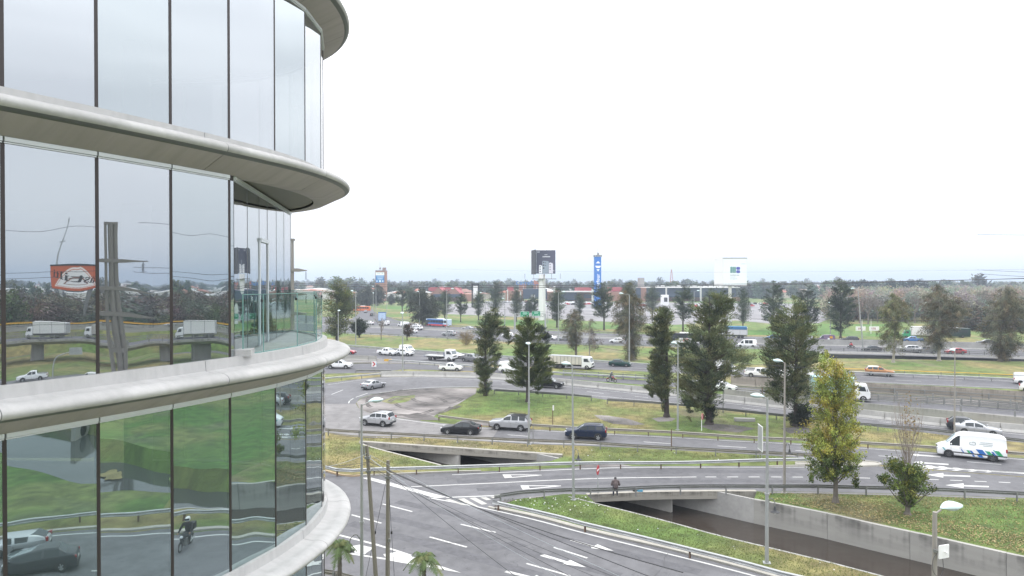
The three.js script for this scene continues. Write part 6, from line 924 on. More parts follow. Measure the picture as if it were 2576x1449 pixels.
// a crown: puffs of leaf-sized faces set through the volume that rows of (height, from, to) describe, with gaps between the puffs
// o: rows [[y, xMin, xMax]...], n puffs, m leaves per puff, pr puff radius, leaf [len, wid], dir 'up'|'droop'|'any', cols [[r,g,b]...], dz depth factor
function crownGeo(o, rand) {
  const pos = [], col = [], rows = o.rows, areas = []; let A = 0;
  for (let i = 0; i + 1 < rows.length; i++) { const h = rows[i][0] - rows[i + 1][0], w = (rows[i][2] - rows[i][1] + rows[i + 1][2] - rows[i + 1][1]) / 2; A += Math.max(0.01, Math.abs(h) * Math.pow(w, 1.35)); areas.push(A); }
  const a = V3(), b = V3(), c = V3(), d = V3(), up = V3(), out = V3(), puffs = [];
  for (let k = 0; k < o.n; k++) {
    const q = rand() * A; let i = areas.findIndex((x) => x >= q); const t = rand(), y = lerp(rows[i][0], rows[i + 1][0], t), x0 = lerp(rows[i][1], rows[i + 1][1], t), x1 = lerp(rows[i][2], rows[i + 1][2], t), cx = (x0 + x1) / 2, R = (x1 - x0) / 2;
    const ph = rand() * 6.283, rr = Math.pow(rand(), o.bias || 0.55), pr = Math.min(o.pr * (0.55 + rand() * 0.95), Math.max(0.25, R * 0.75)), Q = Math.max(0, R * (o.rag ? 0.82 + rand() * 0.36 : 1) - pr * 0.7);
    const px = cx + Math.cos(ph) * rr * Q, pz = Math.sin(ph) * rr * Q * (o.dz || 1), tone = o.cols[Math.floor(rand() * o.cols.length)], br = o.rag ? 0.5 + rand() * 1.05 : 0.68 + rand() * 0.68, ax = V3(Math.cos(ph) * rr, o.dir === 'droop' ? -0.35 : o.lift ?? (0.1 + rand() * 0.5), Math.sin(ph) * rr).normalize(), st = o.rag ? 0.95 : 0;
    puffs.push([px, y, pz, pr, cx]);
    const m = Math.round(o.m * (0.7 + rand() * 0.6) * (pr / o.pr));
    for (let j = 0; j < m; j++) {
      // inside a flattened puff; leaves near its upper shell are denser
      const u = rand() * 2 - 1, th = rand() * 6.283, s = Math.cbrt(rand()), sx = Math.sqrt(1 - u * u);
      const ox = sx * Math.cos(th) * s * pr, oy = u * s * pr * (o.flat || 0.7), oz = sx * Math.sin(th) * s * pr; const el = (rand() * 2 - 1) * pr * st;
      out.set(px + ox - cx * 0.8, oy * 0.8, pz + oz).normalize();
      if (o.dir === 'up') up.set(out.x * 0.7 + (rand() - 0.5) * 0.6, 0.75 + (rand() - 0.5) * 0.8, out.z * 0.7 + (rand() - 0.5) * 0.6);
      else if (o.dir === 'droop') up.set(out.x * 0.5 + (rand() - 0.5) * 0.7, -0.8 + (rand() - 0.5) * 0.9, out.z * 0.5 + (rand() - 0.5) * 0.7);
      else up.set(rand() - 0.5, rand() - 0.5, rand() - 0.5);
      up.normalize(); d.set(rand() - 0.5, rand() - 0.5, rand() - 0.5).cross(up).normalize();
      const L = o.leaf[0] * (0.6 + rand() * 0.8), Wd = o.leaf[1] * (0.6 + rand() * 0.8) / 2;
      a.set(px + ox * (st ? 0.62 : 1) + ax.x * el, y + oy * (st ? 0.75 : 1) + ax.y * el, pz + oz * (st ? 0.62 : 1) + ax.z * el); if (st) up.lerp(ax, 0.45).normalize(); b.copy(a).addScaledVector(up, L * 0.5).addScaledVector(d, Wd); c.copy(a).addScaledVector(up, L); const e = V3().copy(a).addScaledVector(up, L * 0.5).addScaledVector(d, -Wd);
      pos.push(a.x, a.y, a.z, b.x, b.y, b.z, c.x, c.y, c.z, a.x, a.y, a.z, c.x, c.y, c.z, e.x, e.y, e.z);
      const v = br * (0.8 + rand() * 0.45); for (let z = 0; z < 6; z++) col.push(tone[0] * v, tone[1] * v, tone[2] * v);
    }
  }
  return [triGeo(pos, null, col), puffs];
}
function limbGeo(o, puffs, rand) {
  const l = [], h = o.h, bend = o.bend || 0, tp = (y) => [o.lean ? o.lean * y / h + bend * Math.sin(y / h * 3) : bend * Math.sin(y / h * 3), y, bend * 0.5 * Math.sin(y / h * 2.2)];
  const r0 = o.tr, N = 9; for (let i = 0; i < N; i++) { const y0 = h * i / N, y1 = h * (i + 1) / N; l.push(bar(tp(y0), tp(y1), r0 * (1 - 0.92 * i / N), r0 * (1 - 0.92 * (i + 1) / N), 8)); }
  l.push(cyl(r0 * 1.5, r0 * 0.98, Math.min(0.5, h * 0.05), 9, 0, Math.min(0.5, h * 0.05) / 2, 0));
  const step = Math.max(1, Math.floor(puffs.length / (o.limbs || 40)));
  for (let k = 0; k < puffs.length; k += step) { const [x, y, z] = puffs[k], yb = Math.max(o.clear || h * 0.12, Math.min(h * 0.93, y - (o.rise || 0.35) * Math.hypot(x, z) - 0.2)), A = tp(yb), mid = [lerp(A[0], x, 0.5), lerp(yb, y, 0.42), lerp(A[2], z, 0.5)], rr = r0 * 0.28 * (1 - yb / h * 0.7); l.push(bar(A, mid, rr, rr * 0.7, 5), bar(mid, [x, y, z], rr * 0.7, rr * 0.3, 5)); }
  return join(l);
}
function tree(name, label, category, at, o, seed, group, turn = 0) {
  const rand = rng(seed), t = thing(name, label, category, [at[0], 0, at[1]], turn, group), [g, puffs] = crownGeo(o, rand);
  mesh('trunk', limbGeo(o, puffs, rand), o.bark || BARK.dark, t); mesh('crown', g, LEAF, t);
  if (o.extra) for (const e of o.extra) mesh(e.name || 'crown', crownGeo(e, rand)[0], LEAF, t);
  return t;
}
// rows given as sightings at the depth of the tree's foot: [v, uFrom, uTo]
function seenTree(name, label, category, foot, rows, o, seed) {
  const p = G(...foot), s = -p[1] / FPX, cv = (r) => r.map(([v, a, b]) => [HT(v, p[1]), (a - foot[0]) * s, (b - foot[0]) * s]), R = cv(rows), h = Math.max(...R.map((r) => r[0])) * 0.97;
  return tree(name, label, category, p, { ...o, rows: R, h, extra: (o.extra || []).map((e) => ({ ...o, ...e, rows: cv(e.rows) })) }, seed);
}
const CONIF = [[0.105, 0.132, 0.076], [0.138, 0.165, 0.084], [0.175, 0.195, 0.092], [0.09, 0.115, 0.076], [0.18, 0.182, 0.092]], EUC = [[0.135, 0.132, 0.08], [0.115, 0.123, 0.083], [0.16, 0.14, 0.088], [0.095, 0.108, 0.08], [0.18, 0.14, 0.083]], EUCG = [[0.13, 0.145, 0.065], [0.155, 0.162, 0.073], [0.113, 0.126, 0.068], [0.18, 0.16, 0.08]];
const conif = { n: 230, m: 84, pr: 0.55, leaf: [0.3, 0.075], dir: 'up', cols: CONIF, tr: 0.26, dz: 0.95, bias: 0.42, limbs: 60, rag: 1 };
seenTree('conifer_tree', 'bushy dark conifer leafy down to the ground, one branch jutting out', 'conifer', [1221, 995], [[776, 1236, 1243], [790, 1222, 1259], [806, 1204, 1262], [831, 1199, 1268], [856, 1196, 1262], [881, 1197, 1262], [906, 1187, 1257], [931, 1187, 1254], [944, 1194, 1240], [952, 1206, 1228], [963, 1203, 1236], [978, 1202, 1240], [992, 1207, 1236]], { ...conif, n: 270, extra: [{ rows: [[826, 1258, 1276], [838, 1258, 1286], [852, 1262, 1289], [868, 1272, 1284]], n: 20 }] }, 1001);
seenTree('conifer_tree', 'pyramid-shaped conifer with a clean dark trunk, near the pale lamp', 'conifer', [1327, 1011], [[803, 1316, 1336], [815, 1306, 1352], [836, 1297, 1372], [862, 1291, 1372], [888, 1291, 1376], [906, 1286, 1382], [931, 1276, 1396], [948, 1274, 1396], [962, 1276, 1392], [972, 1300, 1330]], { ...conif, n: 300, pr: 0.55, leaf: [0.42, 0.07], cols: [[0.1, 0.122, 0.038], [0.082, 0.103, 0.038], [0.12, 0.138, 0.046], [0.066, 0.086, 0.036]], extra: [{ rows: [[820, 1350, 1366], [850, 1356, 1386], [880, 1362, 1384]], n: 16, cols: [[0.075, 0.09, 0.08], [0.06, 0.075, 0.07]] }, { rows: [[960, 1340, 1364], [985, 1344, 1360], [995, 1350, 1356]], n: 8 }] }, 1002);
seenTree('conifer_tree', 'slim ragged conifer left of the widest one, with flared bare trunk foot', 'conifer', [1677, 1049], [[774, 1662, 1672], [790, 1644, 1690], [806, 1634, 1694], [826, 1621, 1688], [846, 1625, 1690], [870, 1634, 1690], [900, 1636, 1690], [930, 1632, 1690], [955, 1628, 1690], [972, 1630, 1688], [990, 1644, 1682], [1004, 1660, 1684]], { ...conif, n: 270, tr: 0.34, extra: [{ rows: [[962, 1624, 1650], [980, 1624, 1655], [1000, 1634, 1650]], n: 16 }, { rows: [[1008, 1660, 1674], [1020, 1660, 1676], [1034, 1666, 1674]], n: 7, pr: 0.5 }] }, 1003);
seenTree('conifer_tree', 'widest and tallest dark conifer of the island, with spreading layered branches', 'conifer', [1784, 1066.6], [[735, 1804, 1822], [748, 1780, 1842], [760, 1760, 1848], [782, 1746, 1842], [806, 1748, 1844], [832, 1730, 1840], [856, 1722, 1848], [880, 1698, 1866], [906, 1693, 1892], [926, 1694, 1890], [946, 1692, 1846], [970, 1694, 1836], [996, 1696, 1822], [1014, 1712, 1808], [1030, 1716, 1800]], { ...conif, n: 520, m: 95, pr: 0.66, tr: 0.42, limbs: 90, extra: [{ rows: [[1010, 1716, 1744], [1036, 1726, 1742], [1062, 1734, 1742]], n: 12, pr: 0.6 }, { rows: [[1020, 1772, 1800], [1040, 1772, 1802], [1064, 1774, 1800]], n: 26, pr: 0.6, cols: [[0.035, 0.047, 0.03], [0.045, 0.06, 0.035]] }] }, 1004);
seenTree('conifer_tree', 'open-branched dark conifer right of the others, shrub at its trunk foot', 'conifer', [2002, 1071.6], [[749, 1990, 1998], [772, 1970, 2026], [796, 1948, 2034], [822, 1926, 2056], [850, 1936, 2058], [876, 1926, 2056], [892, 1912, 2062], [914, 1920, 2052], [938, 1918, 2044], [960, 1930, 2040], [980, 1932, 2036], [1000, 1924, 2036], [1014, 1946, 2024]], { ...conif, n: 380, m: 90, pr: 0.62, tr: 0.34, limbs: 90, extra: [{ rows: [[1020, 1984, 2036], [1046, 1982, 2040], [1066, 1988, 2036], [1078, 1998, 2026]], n: 60, pr: 0.6, cols: [[0.036, 0.05, 0.033], [0.05, 0.063, 0.042], [0.042, 0.052, 0.042]] }] }, 1005);
// poplars by the near road
const POP = [[0.31, 0.325, 0.075], [0.25, 0.29, 0.07], [0.35, 0.335, 0.075], [0.19, 0.24, 0.065], [0.34, 0.28, 0.07]], POPG = [[0.1, 0.145, 0.04], [0.135, 0.175, 0.045], [0.085, 0.118, 0.04], [0.2, 0.21, 0.05]];
const pop = { n: 260, m: 52, pr: 0.36, rag: 0.6, leaf: [0.13, 0.11], dir: 'any', cols: POP, tr: 0.2, dz: 0.95, bias: 0.6, flat: 1, limbs: 80, rise: 1.2, bark: BARK.grey };
seenTree('poplar_tree', 'tall poplar turning yellow in front of the white-cabbed lorry', 'poplar', [2102, 1265], [[888, 2074, 2084], [902, 2062, 2098], [926, 2054, 2148], [956, 2046, 2156], [990, 2040, 2158], [1030, 2036, 2164], [1060, 2030, 2166], [1082, 2018, 2172], [1108, 2012, 2172], [1130, 2012, 2168], [1150, 2014, 2166]], { ...pop, n: 430, extra: [{ rows: [[1140, 2018, 2166], [1165, 2026, 2158], [1190, 2036, 2150], [1206, 2064, 2120]], n: 140, cols: POPG }, { rows: [[1180, 2030, 2056], [1212, 2032, 2050]], n: 8, cols: POPG }, { rows: [[1186, 2136, 2160], [1222, 2148, 2158]], n: 9, cols: POPG }] }, 1006);
{
  const t = seenTree('poplar_tree', 'half-bare poplar with leafless top twigs and a bushy green lower crown', 'poplar', [2283, 1294.6], [[1160, 2232, 2258], [1174, 2230, 2320], [1192, 2240, 2338], [1208, 2222, 2340], [1226, 2232, 2342], [1246, 2250, 2322], [1262, 2264, 2304]], { ...pop, n: 165, cols: POPG, extra: [{ rows: [[1196, 2210, 2234], [1212, 2210, 2236]], n: 10, cols: POPG }, { rows: [[1256, 2268, 2300], [1276, 2276, 2292]], n: 16, pr: 0.3, cols: POPG }, { rows: [[1000, 2264, 2306], [1060, 2256, 2318], [1120, 2262, 2312]], n: 26, m: 7, pr: 0.5, cols: [[0.24, 0.17, 0.05], [0.2, 0.12, 0.05]], name: 'dry_leaves' }] }, 1007);
  const p = G(2283, 1294.6), r = rng(1707), tw = []; const ht = HT(988, p[1]);
  for (let k = 0; k < 38; k++) { const ph = r() * 6.283, y0 = 2.4 + r() * 2.8, L = (ht - y0) * (0.55 + r() * 0.45), sp = (0.25 + r() * 0.95), A = [Math.cos(ph) * 0.08, y0, Math.sin(ph) * 0.08], B2 = [Math.cos(ph) * sp * 0.8, y0 + L * 0.5, Math.sin(ph) * sp * 0.8], C = [Math.cos(ph) * sp, y0 + L, Math.sin(ph) * sp]; tw.push(bar(A, B2, 0.02, 0.012, 4), bar(B2, C, 0.012, 0.004, 4)); for (let j = 0; j < 4; j++) { const f = 0.3 + r() * 0.65, q = f < 0.5 ? [lerp(A[0], B2[0], f * 2), lerp(A[1], B2[1], f * 2), lerp(A[2], B2[2], f * 2)] : [lerp(B2[0], C[0], f * 2 - 1), lerp(B2[1], C[1], f * 2 - 1), lerp(B2[2], C[2], f * 2 - 1)], a2 = r() * 6.283; tw.push(bar(q, [q[0] + Math.cos(a2) * 0.3, q[1] + 0.35 + r() * 0.5, q[2] + Math.sin(a2) * 0.3], 0.01, 0.004, 3)); } }
  mesh('twigs', join(tw), std({ color: lin(0.27, 0.23, 0.2), roughness: 1 }), t);
}
// eucalyptus on the median
const euc = { n: 160, m: 76, pr: 0.72, leaf: [0.26, 0.085], rag: 1, dir: 'droop', cols: EUC, tr: 0.3, dz: 0.9, bias: 0.55, bark: BARK.grey, limbs: 50, flat: 0.85 };
seenTree('eucalyptus_tree', 'round-headed eucalyptus right of the green gantry signs', 'eucalyptus', [1449, 900], [[778, 1432, 1452], [790, 1420, 1466], [810, 1413, 1470], [830, 1412, 1470], [850, 1418, 1466], [866, 1426, 1460], [880, 1436, 1454]], { ...euc, n: 180 }, 1010);
seenTree('eucalyptus_tree', 'thin pale-trunked eucalyptus sapling with see-through crown', 'eucalyptus', [1483, 902.7], [[803, 1484, 1494], [820, 1470, 1502], [840, 1464, 1514], [862, 1468, 1520], [878, 1478, 1512]], { ...euc, n: 42, m: 60, pr: 0.8, tr: 0.16, bark: BARK.pale, cols: [[0.12, 0.11, 0.09], [0.1, 0.1, 0.085], [0.14, 0.11, 0.085]] }, 1011);
seenTree('eucalyptus_tree', 'big brownish eucalyptus behind the tall white lamp', 'eucalyptus', [1592, 906], [[712, 1578, 1592], [726, 1560, 1600], [750, 1548, 1612], [775, 1540, 1634], [800, 1538, 1632], [830, 1546, 1624], [850, 1558, 1618], [880, 1564, 1614], [902, 1574, 1606]], { ...euc, n: 400, m: 90, pr: 0.85, tr: 0.45 }, 1012);
seenTree('eucalyptus_tree', 'light olive eucalyptus with an open forked crown on the right median', 'eucalyptus', [2247, 912], [[740, 2238, 2250], [756, 2226, 2276], [775, 2208, 2294], [800, 2206, 2296], [824, 2222, 2284], [846, 2208, 2280], [866, 2208, 2278], [886, 2232, 2266]], { ...euc, n: 240, tr: 0.28, cols: EUCG, bark: BARK.pale, bend: 0.25 }, 1013);
seenTree('eucalyptus_tree', 'broad olive-brown eucalyptus in the middle of the right median', 'eucalyptus', [2362, 908], [[722, 2342, 2372], [740, 2324, 2398], [765, 2322, 2428], [790, 2322, 2432], [815, 2314, 2412], [840, 2312, 2402], [862, 2324, 2390], [880, 2338, 2380]], { ...euc, n: 400, m: 90, pr: 0.82, tr: 0.36, bark: BARK.pale }, 1014);
seenTree('eucalyptus_tree', 'rightmost big eucalyptus with a domed brown-green crown to the ground', 'eucalyptus', [2516, 909], [[724, 2516, 2546], [745, 2496, 2568], [775, 2480, 2576], [810, 2478, 2580], [835, 2464, 2584], [860, 2476, 2572], [885, 2492, 2556], [902, 2504, 2536]], { ...euc, n: 420, m: 90, pr: 0.84, tr: 0.4 }, 1015);
// middle-distance conifers beyond the motorway
const mid = { n: 140, m: 70, pr: 1.0, leaf: [0.5, 0.15], rag: 1, dir: 'up', cols: [[0.066, 0.09, 0.06], [0.084, 0.11, 0.068], [0.105, 0.128, 0.072], [0.068, 0.082, 0.066]], tr: 0.34, dz: 1, bias: 0.5, limbs: 40 };
seenTree('conifer_tree', 'compact dark conifer standing alone before the open field', 'conifer', [2114.5, 850], [[709, 2104, 2122], [725, 2092, 2140], [750, 2086, 2150], [775, 2082, 2152], [800, 2082, 2150], [820, 2090, 2142], [836, 2102, 2130]], { ...mid, n: 190 }, 1020);
seenTree('conifer_tree', 'two-peaked conifer left of the white field buildings', 'conifer', [1945, 834], [[708, 1938, 1950], [726, 1932, 1966], [752, 1918, 1976], [780, 1912, 1980], [800, 1918, 1972], [820, 1930, 1960]], mid, 1021);
seenTree('conifer_tree', 'conifer with a thin grey-green crown above the silver hatchback', 'conifer', [2032, 836], [[718, 2024, 2036], [735, 2012, 2052], [760, 2006, 2062], [785, 2008, 2062], [810, 2016, 2056]], { ...mid, n: 110, cols: [[0.042, 0.055, 0.04], [0.05, 0.06, 0.042]] }, 1022);
const protoC = seenTree('conifer_tree', 'tallest conifer of the far row, left of the phone billboard', 'conifer', [1247, 795], [[706, 1243, 1251], [718, 1234, 1262], [740, 1226, 1268], [762, 1224, 1270], [780, 1232, 1262]], { ...mid, pr: 1.7, n: 120 }, 1023);
const protoD = seenTree('conifer_tree', 'pointed conifer just right of the pyramid conifer and billboard mast', 'conifer', [1401, 824], [[720, 1396, 1404], [735, 1386, 1416], [760, 1378, 1424], [785, 1378, 1420], [805, 1390, 1412]], { ...mid, pr: 1.5, n: 110 }, 1024);
const protoE = seenTree('conifer_tree', 'open conifer with a long bare trunk right of the blue pylon sign', 'conifer', [1519.5, 830], [[711, 1508, 1530], [730, 1494, 1542], [755, 1486, 1546], [780, 1488, 1540], [800, 1500, 1534]], { ...mid, n: 130, clear: 4 }, 1025);
const hOf = (t) => { const b = new THREE.Box3().setFromObject(t); return b.max.y; };
const hC = hOf(protoC), hD = hOf(protoD), hE = hOf(protoE);
const placeLike = (proto, hp, label, u, v, vt, turn, wide = 1, name) => { const p = G(u, v), k = HT(vt, p[1]) / hp; const r = dup(proto, label, [p[0], 0, p[1]], turn, undefined, [k * wide, k, k * wide]); if (name) r.name = numbered(name); return r; };
for (const [pr, h, l, u, v, vt, tn, w] of [
  [protoE, hE, 'conifer at the left edge of the far row, beside the blue-bannered tower', 1012, 787, 718, 1, 1.1], [protoD, hD, 'conifer crowding the left end of the eucalyptus row', 1032, 784, 722, 2, 1.3], [protoC, hC, 'dark conifer directly behind the tall bus lamp', 1119, 805, 726, 3, 1.15], [protoE, hE, 'conifer right of the tall bus lamp with a clear stem', 1159, 810, 735, 4, 1], [protoD, hD, 'conifer in front of the black-framed pylon sign', 1204, 806, 730, 5, 0.95], [protoC, hC, 'narrow conifer below the shop letters', 1299, 809, 720, 6, 0.9], [protoE, hE, 'smaller conifer under the mast of the phone billboard', 1344, 804, 738, 7.2, 0.9],
  [protoD, hD, 'conifer left of the blue pylon sign above the round-headed eucalyptus', 1458, 800, 737, 8, 1], [protoC, hC, 'conifer in front of the dark shop wall, left part', 1641, 800, 716, 9, 1.1], [protoE, hE, 'conifer in front of the dark shop wall, middle part', 1718, 834, 714, 10, 1], [protoD, hD, 'conifer hidden behind the widest conifer top', 1786, 800, 722, 11, 1], [protoC, hC, 'slim tall conifer right of the white billboard post', 1869, 828, 722, 12.4, 0.75], [protoD, hD, 'dark conifer behind the big brown eucalyptus', 1578, 795, 708, 13, 0.9],
]) placeLike(pr, h, l, u, v, vt, tn, w);
const protoF = seenTree('eucalyptus_tree', 'broad grey-green eucalyptus left of the bus', 'eucalyptus', [1063, 818], [[730, 1046, 1076], [745, 1032, 1092], [770, 1026, 1100], [795, 1036, 1094], [808, 1050, 1078]], { ...euc, pr: 1.8, m: 80, n: 120, leaf: [0.7, 0.24], tr: 0.4, cols: [[0.06, 0.068, 0.05], [0.07, 0.074, 0.052], [0.052, 0.06, 0.046]] }, 1030);
const hF = hOf(protoF);
for (const [l, u, v, vt, tn, w] of [['eucalyptus immediately right of the broad one by the bus', 1088, 809, 738, 1, 0.9], ['dark rounded tree left of the brick tower foot', 925, 776, 716, 2, 1], ['tree hugging the foot of the brick tower', 950, 770, 712, 3, 1], ['round tree between the access road lamps', 908, 772, 724, 4, 1.1], ['small tree behind the gantry columns', 1330, 790, 752, 5, 1], ['bushy tree at the far left behind the leafy tree', 872, 790, 722, 6, 1.2], ['low tree right of the brick tower', 985, 768, 738, 0.5, 1.2]]) placeLike(protoF, hF, l, u, v, vt, tn, w);
// left: large leafy tree by the balcony, small round tree, bare trees, yellow bush
seenTree('broadleaf_tree', 'large loose-leaved green tree beside the balcony', 'tree', [848, 862], [[704, 838, 860], [718, 826, 878], [745, 816, 896], [775, 812, 902], [800, 812, 898], [822, 812, 890], [842, 822, 872]], { ...euc, n: 190, m: 75, pr: 1.25, leaf: [0.34, 0.22], dir: 'any', cols: [[0.09, 0.115, 0.04], [0.115, 0.13, 0.045], [0.075, 0.095, 0.038], [0.13, 0.13, 0.05]], tr: 0.5, bark: BARK.dark, limbs: 90 }, 1040);
seenTree('round_tree', 'small round dark-crowned tree on the lawn', 'tree', [904, 849], [[806, 894, 914], [812, 886, 922], [822, 882, 927], [834, 886, 920], [840, 894, 912]], { ...euc, n: 90, m: 80, pr: 0.9, leaf: [0.35, 0.25], dir: 'any', cols: [[0.028, 0.038, 0.022], [0.036, 0.05, 0.026]], tr: 0.22, bark: BARK.dark }, 1041);
seenTree('small_tree', 'little leaning tree with dark sparse leaves by the white car cluster', 'tree', [1024, 856], [[818, 1020, 1034], [826, 1012, 1042], [838, 1010, 1042], [844, 1018, 1034]], { ...euc, n: 34, m: 60, pr: 0.8, leaf: [0.3, 0.2], dir: 'any', cols: [[0.04, 0.05, 0.03], [0.075, 0.05, 0.035]], tr: 0.16, bark: BARK.dark }, 1042);
seenTree('yellow_bush', 'bare yellowish bush on the median near the bushy conifer', 'bush', [1172, 868], [[836, 1160, 1186], [846, 1148, 1194], [858, 1152, 1192], [866, 1164, 1182]], { ...euc, n: 60, m: 40, pr: 0.9, leaf: [0.5, 0.05], dir: 'up', cols: [[0.2, 0.15, 0.06], [0.17, 0.13, 0.08], [0.24, 0.18, 0.06]], tr: 0.12, h: 2, bark: BARK.twig }, 1043);
function bareTree(label, foot, h, spread, seed, rad = 0.16, name = 'bare_tree', lv = 4) {
  const r = rng(seed), p = Array.isArray(foot) && foot.length === 2 && foot[1] > 0 ? G(...foot) : foot, t = thing(name, label, 'bare tree', [p[0], 0, p[1]]), l = [];
  const grow = (a, d, L, rr, n) => { const b = [a[0] + d[0] * L, a[1] + d[1] * L, a[2] + d[2] * L]; l.push(bar(a, b, rr, rr * 0.68, n > 2 ? 6 : 4)); if (!n) return; const k = n > 3 ? 4 : 3; for (let i = 0; i < k; i++) { const ph = i / k * 6.283 + r() * 2, s = spread * (0.5 + r() * 0.6), q = [d[0] * 0.7 + Math.cos(ph) * s, d[1] * 0.85 + 0.22, d[2] * 0.7 + Math.sin(ph) * s], m = Math.hypot(...q); grow(b, q.map((x) => x / m), L * (0.62 + r() * 0.24), rr * 0.62, n - 1); } };
  grow([0, 0, 0], [0, 1, 0], h * 0.3, rad, lv); mesh('trunk', join(l), BARK.twig, t); return t;
}
bareTree('leafless small tree on the lawn right of the round dark tree', [959, 854], 7, 0.62, 1050);
const bareA = bareTree('bare wide tree at the edge of the open field by the leaning lamp', [2184, 816], 13, 0.55, 1051, 0.3), bareB = bareTree('bare tree just left of the leaning lamp', [2162, 812], 12, 0.6, 1052, 0.28);
// ================================================================ PALMS, GROUND COVER, LITTER
function palm(label, base, h, R, seed) {
  const r = rng(seed), t = thing('palm_tree', label, 'palm', [base[0], 0, base[1]]);
  const tk = []; for (let i = 0; i < 9; i++) { const y = h * i / 9; tk.push(cyl(0.16 - i * 0.005, 0.12 - i * 0.004, h / 9 + 0.02, 9, 0, y + h / 18, 0)); } mesh('trunk', join(tk), BARK.grey, t);
  const green = std({ color: lin(0.085, 0.13, 0.04), roughness: 0.7 }), green2 = std({ color: lin(0.13, 0.15, 0.05), roughness: 0.75 });
  for (let k = 0; k < 22; k++) {
    const ph = k * 2.399 + r() * 0.3, el = 1.2 - (k / 22) * 1.2 + (r() - 0.5) * 0.15, L = R * (0.85 + r() * 0.35), pos = [], n = 24, pt = (f) => { const x = L * f * Math.cos(el) * (1 - 0.12 * f), y = L * (f * Math.sin(el) - f * f * (0.62 + 0.25 * Math.cos(el))); return [x * Math.cos(ph), h + y, x * Math.sin(ph)]; };
    const tng = V3(-Math.sin(ph), 0, Math.cos(ph));
    for (let i = 1; i <= n; i++) { const f = i / n, a = pt(f), b = pt(Math.min(1, f + 0.04)), w = L * 0.34 * Math.sin(Math.min(1, f * 0.93 + 0.09) * Math.PI) + 0.05; for (const s of [1, -1]) { const e = [lerp(a[0], b[0], 2) + tng.x * w * s * 0.85, a[1] - w * (0.42 + 0.35 * r()), lerp(a[2], b[2], 2) + tng.z * w * s * 0.85]; pos.push(a[0], a[1], a[2], b[0], b[1], b[2], ...e); } }
    const g = join([triGeo(pos), tube([pt(0), pt(0.33), pt(0.66), pt(1)], 0.014, 4, 8)]); mesh('frond', g, k % 3 ? green : green2, t);
  }
  return t;
}
{ const z = -36.8; palm('small palm beside the lamp post, touching the office ledge', [XT(853, z), z], HT(1372, z), 1.05, 71); const z2 = -35.6; palm('small palm alone at the lower road edge, over the big road triangle', [XT(1066, z2), z2], HT(1404, z2), 1.15, 72); }
guardrail([[-18, -41.2], ...GL([[800, 1428], [824, 1433], [880, 1442]], R75), [-7, -37.6], [2, -34]], 'guardrail behind the palms at the bottom of the near road', { dir: -1, spacing: 3.8, mat: M.galvDull });
function inside(p, poly) { let c = false; for (let i = 0, j = poly.length - 1; i < poly.length; j = i++) { const a = poly[i], b = poly[j]; if ((a[1] > p[1]) !== (b[1] > p[1]) && p[0] < (b[0] - a[0]) * (p[1] - a[1]) / (b[1] - a[1]) + a[0]) c = !c; } return c; }
function scatter(name, label, cat, geo, mat, poly, n, seed, sc, cols, y = 0, flat) {
  const r = rng(seed), xs = poly.map((p) => p[0]), zs = poly.map((p) => p[1]), x0 = Math.min(...xs), x1 = Math.max(...xs), z0 = Math.min(...zs), z1 = Math.max(...zs), im = new THREE.InstancedMesh(geo, mat, n), m = new THREE.Matrix4(), q = new THREE.Quaternion(), e = new THREE.Euler(), c = new THREE.Color(); let k = 0, g = 0;
  while (k < n && g++ < n * 40) { const p = [lerp(x0, x1, r()), lerp(z0, z1, r())]; if (!inside(p, poly)) continue; e.set(flat ? (r() - 0.5) * 0.7 : (r() - 0.5) * 0.3, r() * 6.283, flat ? (r() - 0.5) * 0.7 : (r() - 0.5) * 0.3); const s = sc[0] + r() * (sc[1] - sc[0]); m.compose(V3(p[0], y, p[1]), q.setFromEuler(e), V3(s, s * (0.7 + r() * 0.6), s)); im.setMatrixAt(k, m); const t = cols[Math.floor(r() * cols.length)], v = 0.75 + r() * 0.5; im.setColorAt(k, c.setRGB(t[0] * v, t[1] * v, t[2] * v)); k++; }
  im.count = k; im.name = numbered(name); im.castShadow = im.receiveShadow = true; scene.add(im); return tag(im, label, cat, null, 'stuff');
}
const tuft = (() => { const pos = [], r = rng(88); for (let k = 0; k < 7; k++) { const a = r() * 6.283, d = r() * 0.07, x = Math.cos(a) * d, z = Math.sin(a) * d, t = r() * 6.283, w = 0.02, h = 0.1 + r() * 0.12, lx = (r() - 0.5) * 0.16, lz = (r() - 0.5) * 0.16; pos.push(x - Math.cos(t) * w, 0, z - Math.sin(t) * w, x + Math.cos(t) * w, 0, z + Math.sin(t) * w, x + lx, h, z + lz); } return triGeo(pos); })();
const bladeM = std({ color: lin(1, 1, 1), roughness: 1 });
const GRN = [[0.15, 0.205, 0.06], [0.19, 0.23, 0.07], [0.22, 0.22, 0.085], [0.125, 0.18, 0.055]], DRY = [[0.27, 0.23, 0.12], [0.2, 0.2, 0.08], [0.31, 0.26, 0.14]];
const wedge = [...GL([[1262, 1256], [1340, 1252], [1440, 1247], [1470, 1250], [1494, 1268]]), ...canalNear, [24, -36.4], ...GL([[1929, 1446], [1692, 1384], [1468, 1333], [1349, 1302]])];
const bankR = [...GL([[1905, 1241], [2059, 1243], [2172, 1246], [2342, 1250], [2529, 1257.5], [2700, 1265]]), ...GL([[2700, 1428]]), ...canalFar.slice().reverse().map(([x, z]) => [x + 0.3, z - 0.3])];
scatter('grass', 'green tufted grass of the wedge between guardrail and channel', 'grass', tuft, bladeM, wedge, 9000, 301, [0.22, 0.5], GRN);
scatter('grass', 'short grass on the bank under the roadside poplars', 'grass', tuft, bladeM, bankR, 9000, 302, [0.22, 0.55], [...GRN, ...DRY]);
